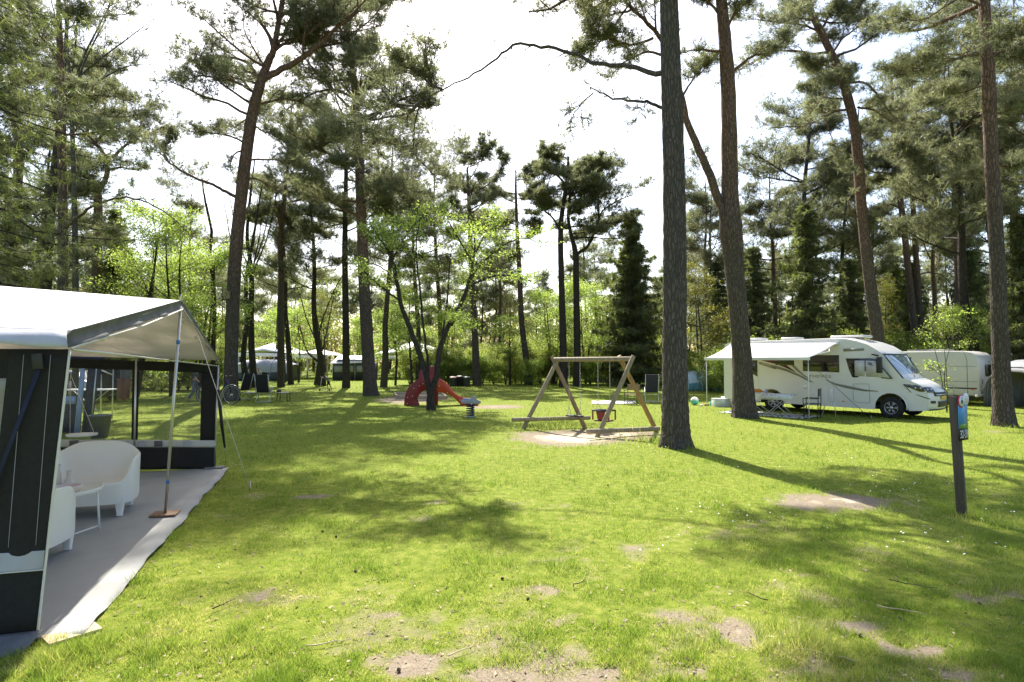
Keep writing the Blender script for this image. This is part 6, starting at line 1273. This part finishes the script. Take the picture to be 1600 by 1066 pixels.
for x in (-1.2, -.2, .9): Acc().box((x, -.03, 1.1), (.8, .03, .6)).build('window', m_gten, t)
for x in (-1.75, -.72, .35, 1.85): Acc().tube([(x, -.05, 0), (x, -.05, 1.65)], .03, 5).build('pole', m_frame, t)
def marquee(label, px0, px1, pyt, pye, d, pyb=590):
    x0, x1 = at(px0, pye, d)[0], at(px1, pye, d)[0]; zt, ze = at(0, pyt, d)[2], at(0, pye, d)[2]; hw = (x1 - x0) / 2; t = thing('marquee', label, 'tent', ((x0 + x1) / 2, d, 0))
    A = Acc().grid(lambda u, v: np.array([hw * (2 * u - 1), -4 + 8 * v, ze + (zt - ze) * (1 - abs(2 * u - 1)) ** .8 * (1 - abs(2 * v - 1) ** 2 * .75)]), 24, 12); A.build('roof', m_wten, t, True, solid=.05)
    Acc().box((0, -4, ze - .15), (2 * hw, .06, .35)).build('valance', m_wten, t)
    for k in range(5): Acc().tube([(-hw * .97 + hw * 1.94 * k / 4, -3.9, 0), (-hw * .97 + hw * 1.94 * k / 4, -3.9, ze)], .08, 6).build('pole', m_frame, t)
    return t
marquee('white pointed marquee roof far away left of the maple', 398, 470, 535, 553, 63); marquee('largest white marquee roof, directly behind the red slide', 583, 712, 534, 557, 63); marquee('low white roof glimpsed left of the pine by the far awning', 470, 530, 546, 556, 64)
def far_caravan(label, px, pyb, d, L, H=2.5, rz=0, group='caravans beyond the hedge'):
    t = thing('caravan', label, 'caravan', (at(px, pyb, d)[0], d, 0), rz, group)
    A = Acc(); A.prism([(-L / 2 + .3, 0, .4), (-L / 2, 0, 1.2), (-L / 2 + .3, 0, H), (L / 2 - .4, 0, H), (L / 2, 0, 1.3), (L / 2 - .2, 0, .4)], (0, 2.2, 0)); A.build('body', m_body, t, bevel=.1, seg=3)
    for x in (-L * .25, L * .2): Acc().box((x, -.02, 1.65), (.9, .04, .5)).build('window', m_dglass, t, bevel=.02)
    Acc().lathe([(.001, -.1), (.3, -.1), (.3, .1), (.001, .1)], (0, .1, .32), 18, 'y').build('wheel', m_tyre, t); Acc().box((0, -.02, .9), (L * .9, .04, .06)).build('side_strip', m_gdec, t); return t
far_caravan('long white caravan roof low above the hedge right of the slide', 712, 590, 62, 6.5, 2.15); far_caravan('white caravan half hidden by the hedge beside the thin dark pine', 800, 590, 60, 5.5, 1.9)
far_caravan('white caravan behind the hedge seen under the swing beam', 950, 590, 54, 5.5, 2.0); far_caravan('pale caravan behind the dark spruce, left of the thick pine', 1010, 590, 52, 4.5, 2.3)
t = tunnel('dome_tent', 'pale blue tent glimpsed behind bushes between the thick pine and the motorhome', 1062, 1132, 610, 38, 1.25, mat('pale_tent', (.55, .66, .70), .6), mat('teal_tent_skirt', (.10, .28, .34), .6))
t = tunnel('dome_tent', 'grey tent with black groundsheet edge at the right border behind the right pine', 1582, 1680, 640, 23, 1.9, mat('slate_tent_fabric', (.17, .175, .19), .7), m_dten)
t.location = (t.location[0], 23, 0)
# pine cones and twigs on the grass
m_cone = mat('pine_cone', (.09, .065, .045), .9, noise=.4, nscale=60)
cone_me = None
for i, (px, py) in enumerate([(504, 830), (525, 838), (556, 893), (825, 937), (623, 1050), (1344, 995), (1531, 945), (785, 905), (1040, 715), (950, 760)]):
    p = gnd(px, py); p[2] = float(relief(p[0], p[1])) + .012
    if i == 0:
        A = Acc()
        for k in range(9): A.lathe([(.004 + .012 * math.sin(math.pi * (k + .5) / 10), -.03 + k * .0065), (.010 + .016 * math.sin(math.pi * (k + .8) / 10), -.026 + k * .0065), (.004, -.022 + k * .0065)], (0, 0, 0), 9, 'x')
        o = c0 = A.build('pine_cone', m_cone)
    else: o = c0.copy(); COL.objects.link(o)
    o.location = tuple(p); o.rotation_euler = (0, .2, i * 1.3); o.scale = (.5,) * 3; tag(o, 'small dark pine cone lying in the short grass', 'pine cone', 'pine cones scattered on the lawn')
# daisies
rd = np.random.default_rng(5); A = Acc(); cs = []
for (px, py, w, h, n) in [(1430, 765, 110, 30, 60), (1150, 800, 160, 30, 45), (1330, 720, 200, 25, 40), (1450, 850, 120, 30, 20), (400, 670, 60, 20, 14), (1000, 705, 90, 15, 22), (860, 640, 120, 15, 15), (1020, 860, 60, 25, 10), (1560, 800, 60, 30, 15)]:
    for k in range(n): cs.append(gnd(px + rd.normal(0, w / 2), py + rd.normal(0, h / 2.5)))
for c in cs:
    s = rd.uniform(.006, .010); tl = rd.normal(0, .3, 2); z = .05 + float(relief(c[0], c[1])); pts = [(c[0] + s * math.cos(a), c[1] + s * math.sin(a), z + s * (tl[0] * math.cos(a) + tl[1] * math.sin(a))) for a in np.linspace(0, 2 * math.pi, 9)[:-1]]; A.add(pts, [tuple(range(8))])
o = A.build('daisies', m_white); tag(o, 'tiny white daisies scattered in the grass', None, kind='stuff')
# fallen twigs
for i, (px, py, L, a) in enumerate([(515, 1010, .28, .4), (1425, 920, .32, -.6), (1410, 960, .3, -.5), (905, 915, .2, .9), (1290, 1030, .3, 2.6), (350, 950, .2, 1.2), (720, 1020, .22, .7), (1180, 935, .2, 2.2)]):
    p = gnd(px, py); r = np.random.default_rng(i + 40); P = [np.array([L * (u - .5) * math.cos(a), L * (u - .5) * math.sin(a), .022 + .01 * r.random()]) + np.append(r.normal(0, .008, 2), 0) for u in np.linspace(0, 1, 6)]
    o = Acc().tube(P, np.linspace(.005, .002, 6), 5).build('twig', BARK_DARK if i % 2 else m_pw, None, True); o.location = (p[0], p[1], float(relief(p[0], p[1]))); tag(o, 'thin dry twig lying on the worn grass', 'twig', 'dry twigs on the worn grass')
# ------------------------------------------------------------------ background wood
def vrows(H, r0, lean, seed):
    r = np.random.default_rng(seed); n = 9; x = np.cumsum(r.normal(0, .10, n)) + np.linspace(0, lean, n); y = np.cumsum(r.normal(0, .08, n))
    x -= x[0]; y -= y[0]
    return [np.array([x[i], y[i], H * i / (n - 1), r0 * (1 - .85 * (i / (n - 1)) ** 1.3)]) for i in range(n)]
FULL = dict(nc=[11, 7], len=[2.0, .95], tufts=6, tj=.16)
protos = []
for k, (H, cb, L, nl) in enumerate([(17, 7.5, 3.3, 19), (15.5, 6.5, 3.0, 18), (18.5, 9, 3.4, 19)]):
    t = pine('pine_tree', 'x', 0, None, rows=vrows(H, .22, (.8, -1.2, .4)[k], 200 + k), auto=[(cb, H * .97, nl, L, None, (-.05, .45))], spec=FULL, bark=(BARK_RED, BARK_DARK, BARK_RED)[k], seed=210 + k, sides=10, nring=24, ln=.22, wd=.024, K=8); protos.append(t)
lean = dict(nc=[9, 6], len=[2.4, 1.2], tufts=5, tj=.26)
fprotos = []
for k, (H, cb, L, nl) in enumerate([(15, 6.5, 2.8, 13), (17, 9, 3.0, 12), (12.5, 4.0, 2.6, 14)]):
    fprotos.append(pine('pine_tree', 'x', 0, None, rows=vrows(H, .17, (.5, -.4, .2)[k], 230 + k), auto=[(cb, H * .97, nl, L, None, (-.05, .4))], spec=lean, bark=BARK_DARK, seed=240 + k, sides=6, nring=14, ln=.34, wd=.05, K=6))
sprotos = [spruce('spruce_tree', 'x', (0, 0, 0), 12, 2.8, seed=250, ln=.26, wd=.042, z0=1.0, nwh=26), spruce('spruce_tree', 'x', (0, 0, 0), 10, 2.4, seed=251, ln=.26, wd=.042, z0=.8, nwh=22)]
UB = dict(nc=[7, 4], len=[1.1, .55], tufts=3)
bp_ = [twiggy(260, (0, 0, 0), 9.5, LEAF_YG, BARK_DARK, 'beech_tree', 'x', 'tree', 11, .09, .30, nst=2, spreadR=2.6, z0=1.2, n=26, r0=.10, spec=UB), twiggy(261, (0, 0, 0), 7.0, LEAF_YG, BARK_DARK, 'beech_tree', 'x', 'tree', 10, .095, .30, nst=3, spreadR=2.4, z0=2.2, n=24, r0=.08, spec=UB),
       twiggy(262, (0, 0, 0), 8.0, LEAF_O, BARK_GREY, 'oak_tree', 'x', 'tree', 8, .09, .28, nst=2, spreadR=2.6, z0=1.5, n=24, r0=.10, spec=UB)]
sh_ = [twiggy(270, (0, 0, 0), 2.6, LEAF_G, BARK_GREY, 'shrub', 'x', 'shrub', 9, .075, .18, nst=6, spreadR=.9, z0=.15, n=30, r0=.03, spec=dict(nc=[5, 4], len=[.55, .3], tufts=3, refL=[1.0, .5]), lean=.3), twiggy(271, (0, 0, 0), 1.9, LEAF_YG, BARK_GREY, 'shrub', 'x', 'shrub', 9, .075, .18, nst=6, spreadR=.9, z0=.1, n=26, r0=.025, spec=dict(nc=[5, 4], len=[.55, .3], tufts=3, refL=[1.0, .5]), lean=.35)]
used = set()
def put(proto, px, d, label, group=None, s=1.0, rz=None, sz=None):
    x = at(px, HOR, d)[0]; rz = R.uniform(0, 6.28) if rz is None else rz; sc = (s, s, sz or s)
    if proto.name not in used:
        used.add(proto.name); proto.location = (x, d, 0); proto.rotation_euler = (0, 0, rz); proto.scale = sc; proto['label'] = label
        if group: proto['group'] = group
        return proto
    return dup(proto, (x, d, 0), rz, label, group, sc)
# mid-distance pines filling the upper picture
for (k, px, d, s, lab) in [(0, 300, 46, .9, 'mid-distance pine between the reddish big pine and the forked orange one'), (1, 30, 36, 1.05, 'mid-distance pine at the far left edge behind the drooping spruce'),
                           (1, 455, 46, 1.0, 'mid-distance pine behind the low young-leaved maple'), (0, 655, 46, .95, 'mid-distance pine showing above the bright green maple crown'), (2, 780, 52, .85, 'mid-distance pine in the gap between the maple and the umbrella pines'),
                           (2, 1500, 33, .95, 'mid-distance pine between the slim reddish pair and the right edge pine'), (0, 1630, 24, .95, 'pine standing just outside the lawn at the right edge'), (1, 1300, 42, 1.0, 'mid-distance pine behind the leaning trunk at the motorhome'), (0, 1215, 46, 1.0, 'mid-distance pine right of the forked pine stems'),
                           (1, 1575, 38, 1.1, 'mid-distance pine behind the right edge pine'), (2, 1110, 50, .9, 'mid-distance pine between the thick pine and the forked one'), (1, -60, 26, 1.0, 'pine rising behind the tent outside the left picture edge'), (0, 130, 52, .95, 'farther pine seen between the trunks over the tent'),
                           (2, 1465, 46, 1.0, 'farther pine behind the small caravan'), (1, 1370, 52, 1.0, 'farther pine behind the motorhome roof'), (1, 1530, 29, 1.05, 'pine directly behind the right edge pine, crown filling the upper right corner'), (2, 1720, 19, 1.0, 'pine outside the right picture edge, branches reaching in'), (0, 600, 42, 1.0, 'pine behind the full dark pine left of the slide'), (2, 15, 30, 1.35, 'tall pine at the left edge above the drooping spruce'),
 (0, 690, 50, 1.1, 'farther pine above the maple, left of the sky gap'), (1, 505, 44, 1.05, 'pine crown between the big reddish pine and the full dark one'), (2, 440, 42, 1.15, 'pine between the two dark twin stems and the straight thin pine'), (1, 1235, 40, 1.3, 'tall pine behind the motorhome rear, between the forked and the leaning pine'), (2, 1590, 37, 1.35, 'tall pine in the upper right corner behind the right edge pine'), (1, 1345, 48, 1.4, 'tall farther pine just left of the leaning trunk'), (0, 1105, 46, .95, 'pine between the thick near trunk and the forked pine, lower crown')]:
    put(protos[k], px, d, lab, 'mid-distance pines', s)
# crowns out of the picture that throw the shade on the lawn
for (k, x, y, s, lab) in [(0, -9.5, 24.5, .95, 'pine beyond the tent whose shade falls over the left lawn')]:
    pass
for (k, px, d, s, lab) in [(0, 1262, 34, .95, 'dark drooping spruce behind the motorhome rear'), (1, 1180, 37, .95, 'spruce just right of the forked pine trunk'), (1, 1330, 36, .85, 'short dark spruce left of the leaning pine'), (0, 1120, 44, .8, 'spruce between the thick pine and the forked one'),
                           (1, 1425, 40, .9, 'spruce behind the slim reddish pine pair'), (0, 1600, 27, .75, 'spruce behind the grey tent at the right edge'), (1, 1400, 46, 1.0, 'farther spruce above the motorhome front'), (0, 10, 30, .9, 'spruce behind the tent roof at the left edge'), (1, 60, 33, .85, 'spruce behind the dark leaning trunk on the left'), (1, 225, 40, .7, 'small spruce behind the yellow-green beeches'),
                           (1, 1520, 38, .95, 'spruce behind the small caravan')]:
    put(sprotos[k], px, d, lab, 'spruces around the clearing', s)
for (k, px, d, s, lab) in [(0, 215, 30, 1.0, 'yellow-green beech behind the tent roof, nearest the forked orange pine'), (0, 268, 31, .97, 'yellow-green beech directly behind the tent ridge end'), (1, 310, 34, 1.15, 'yellow-green beech left of the big pine trunk'), (1, 455, 70, 1.1, 'light green beech between the far tent and the straight pine'),
                           (1, 865, 47, 1.0, 'bright green beech left of the umbrella pines'), (1, 915, 48, 1.12, 'bright green beech behind the umbrella pine trunks'), (1, 948, 50, .95, 'bright green beech against the dark conical spruce'), (1, 1495, 29, .62, 'small bright green beech behind the small caravan roof'), (0, 625, 66, .95, 'green beech behind the red slide'),
                           (1, 425, 66, .95, 'light green beech behind the big pine'), (1, 700, 50, .8, 'green beech behind the rubbish bins'), (1, 20, 34, .8, 'yellow-green beech low behind the tent roof at the left edge'), (2, 1095, 40, .95, 'olive young oak right of the thick pine'), (2, 1145, 46, 1.0, 'olive young oak behind the motorhome awning'),
                           (2, 780, 62, 1.0, 'olive-brown oak far behind the hedge'), (2, 1385, 44, .9, 'olive young oak behind the motorhome cab'), (1, 560, 66, .9, 'light green beech between the two pines left of the slide'), (2, 505, 60, 1.0, 'olive young oak behind the low maple'), (1, 1590, 32, .7, 'yellow-green beech at the right edge behind the tent')]:
    put(bp_[k], px, d, lab, 'broadleaf trees around the clearing', s)
i = 0
for (x0, x1, d, step, hs) in [(640, 1045, 47, 14, (.85, 1.15)), (380, 640, 66, 30, (.4, .7)), (1070, 1140, 37, 14, (.5, .9)), (1130, 1470, 34, 24, (.8, 1.3)), (200, 345, 38, 18, (.7, 1.0)), (1500, 1640, 30, 20, (.7, 1.1)), (-150, 200, 40, 26, (.8, 1.3)), (740, 1040, 53, 20, (1.0, 1.5))]:
    px = x0
    while px < x1:
        put(sh_[R.choice((0, 1))], px + R.uniform(-5, 5), d + R.uniform(-1.5, 1.5), 'leafy light green shrub in the hedge bordering the lawn', 'shrubs bordering the lawn', R.uniform(*hs)); px += step * R.uniform(.8, 1.2)
# young trees with thin trunks near the slide and hedge
for (px, d, H, lab) in [(600, 44, 5.5, 'thin bent young tree just right of the full pine'), (618, 45, 6.0, 'slim upright young tree left of the slide'), (645, 40, 6.5, 'young tree with a mossy trunk behind the slide tower'), (797, 46, 5.0, 'thin dark young stem in the hedge'), (446, 50, 6.5, 'thin straight young trunk left of the low maple'), (467, 50, 6.5, 'second thin straight young trunk left of the low maple')]:
    twiggy(int(px), np.array([at(px, HOR, d)[0], d, 0]), H, LEAF_YG, BARK_DARK, 'young_tree', lab, 'tree', 5, .12, .22, nst=1, spreadR=1.5, z0=1.8, n=12, r0=.10, spec=dict(nc=[5, 4], len=[1.0, .5], tufts=3))
g_ = gnd(1478, 660)
twiggy(301, np.array([at(1478, HOR, 21.5)[0], 21.5, 0]), 3.6, LEAF_YG, BARK_GREY, 'sapling', 'leafy thin sapling between the motorhome nose and the caravan', 'tree', 3, .07, .10, nst=3, spreadR=.8, z0=.3, n=13, r0=.02, spec=dict(nc=[5, 4], len=[.5, .25], tufts=2, refL=[1, .5]), lean=.1)
# far wood
fr = np.random.default_rng(17)
lab = 'tall thin pine far back in the wood'
for k in range(95):
    d = fr.uniform(60, 100); px = -250 + 2100 * ((k * .618034) % 1); put(fprotos[int(fr.integers(3))], px, d, lab, 'pines far back in the wood', float(fr.uniform(.75, 1.05)))
for k in range(26):
    d = fr.uniform(60, 95); px = -200 + 2000 * ((k * .618034 + .3) % 1); put(bp_[2] if k % 3 else bp_[1], px, d, 'low young tree far back in the wood', 'young trees far back in the wood', float(fr.uniform(.6, 1.0)))
# the closed edge of the wood beyond: one mass of trunks, twigs and leaf
T = Tree(400); NB = 9000
az = T.r.uniform(-62, 62, 420)
for a in az:
    dd = T.r.uniform(104, 135); x, y = dd * math.sin(rad(a)), dd * math.cos(rad(a)); H = T.r.uniform(7, 13); T.w.tube([(x, y, -.2), (x + T.r.normal(0, .3), y, H * .5), (x + T.r.normal(0, .6), y, H)], [.22, .16, .05], 5, cap=False)
a = T.r.uniform(-64, 64, NB); dd = T.r.uniform(102, 136, NB); xx, yy = dd * np.sin(np.radians(a)), dd * np.cos(np.radians(a))
top = 6.5 + 7.5 * fbm(a * .25, dd * .05, 9, 4); zz = top * T.r.random(NB) ** .8
T.tc = list(np.stack([xx, yy, zz], 1)); T.td = [np.array([0, 0, 1.0])] * NB; T.ts = list(T.r.uniform(.8, 1.5, NB))
A, var = T.leaves(9, .55, .9, .2); mo = A.build('far_woods', LEAF_O, attr={'var': var * .6}); tag(mo, 'distant brownish-green mass of woodland closing the view', None, kind='stuff')
tr2 = T.w.build('far_woods_trunks', BARK_DARK, mo); 

# needles, leaf bits and bark crumbs lying on the turf
q = np.random.default_rng(77); n = 2600; px = q.uniform(100, 1600, n); py = 760 + 330 * q.random(n) ** .8; P = np.array([gnd(a, b) for a, b in zip(px, py)]); P[:, 2] = relief(P[:, 0], P[:, 1]) + .006 + q.uniform(0, .018, n)
ok = ~inside(MAT_POLY, P[:, 0], P[:, 1]); P = P[ok]; n = len(P)
u = nrm(np.stack([q.normal(0, 1, n), q.normal(0, 1, n), q.normal(0, .25, n)], 1)); v = nrm(np.stack([-u[:, 1], u[:, 0], q.normal(0, .5, n)], 1)); L = q.uniform(.006, .026, (n, 1)); Wd = L * q.uniform(.10, .5, (n, 1))
A = Acc(); A.add(np.stack([P - u * L, P - v * Wd, P + u * L, P + v * Wd], 1).reshape(-1, 3), np.arange(4 * n).reshape(-1, 4))
lm = leaf_mat('litter', [(.2, (.09, .06, .035)), (.5, (.24, .17, .10)), (.8, (.48, .40, .27))], .1, 40, .8, (1, 1, 1)); tag(A.build('fallen_leaves', lm, attr={'var': np.repeat(q.random(n), 4)}), 'brown leaf bits and needles strewn on the worn turf', None, kind='stuff')
build_grass()
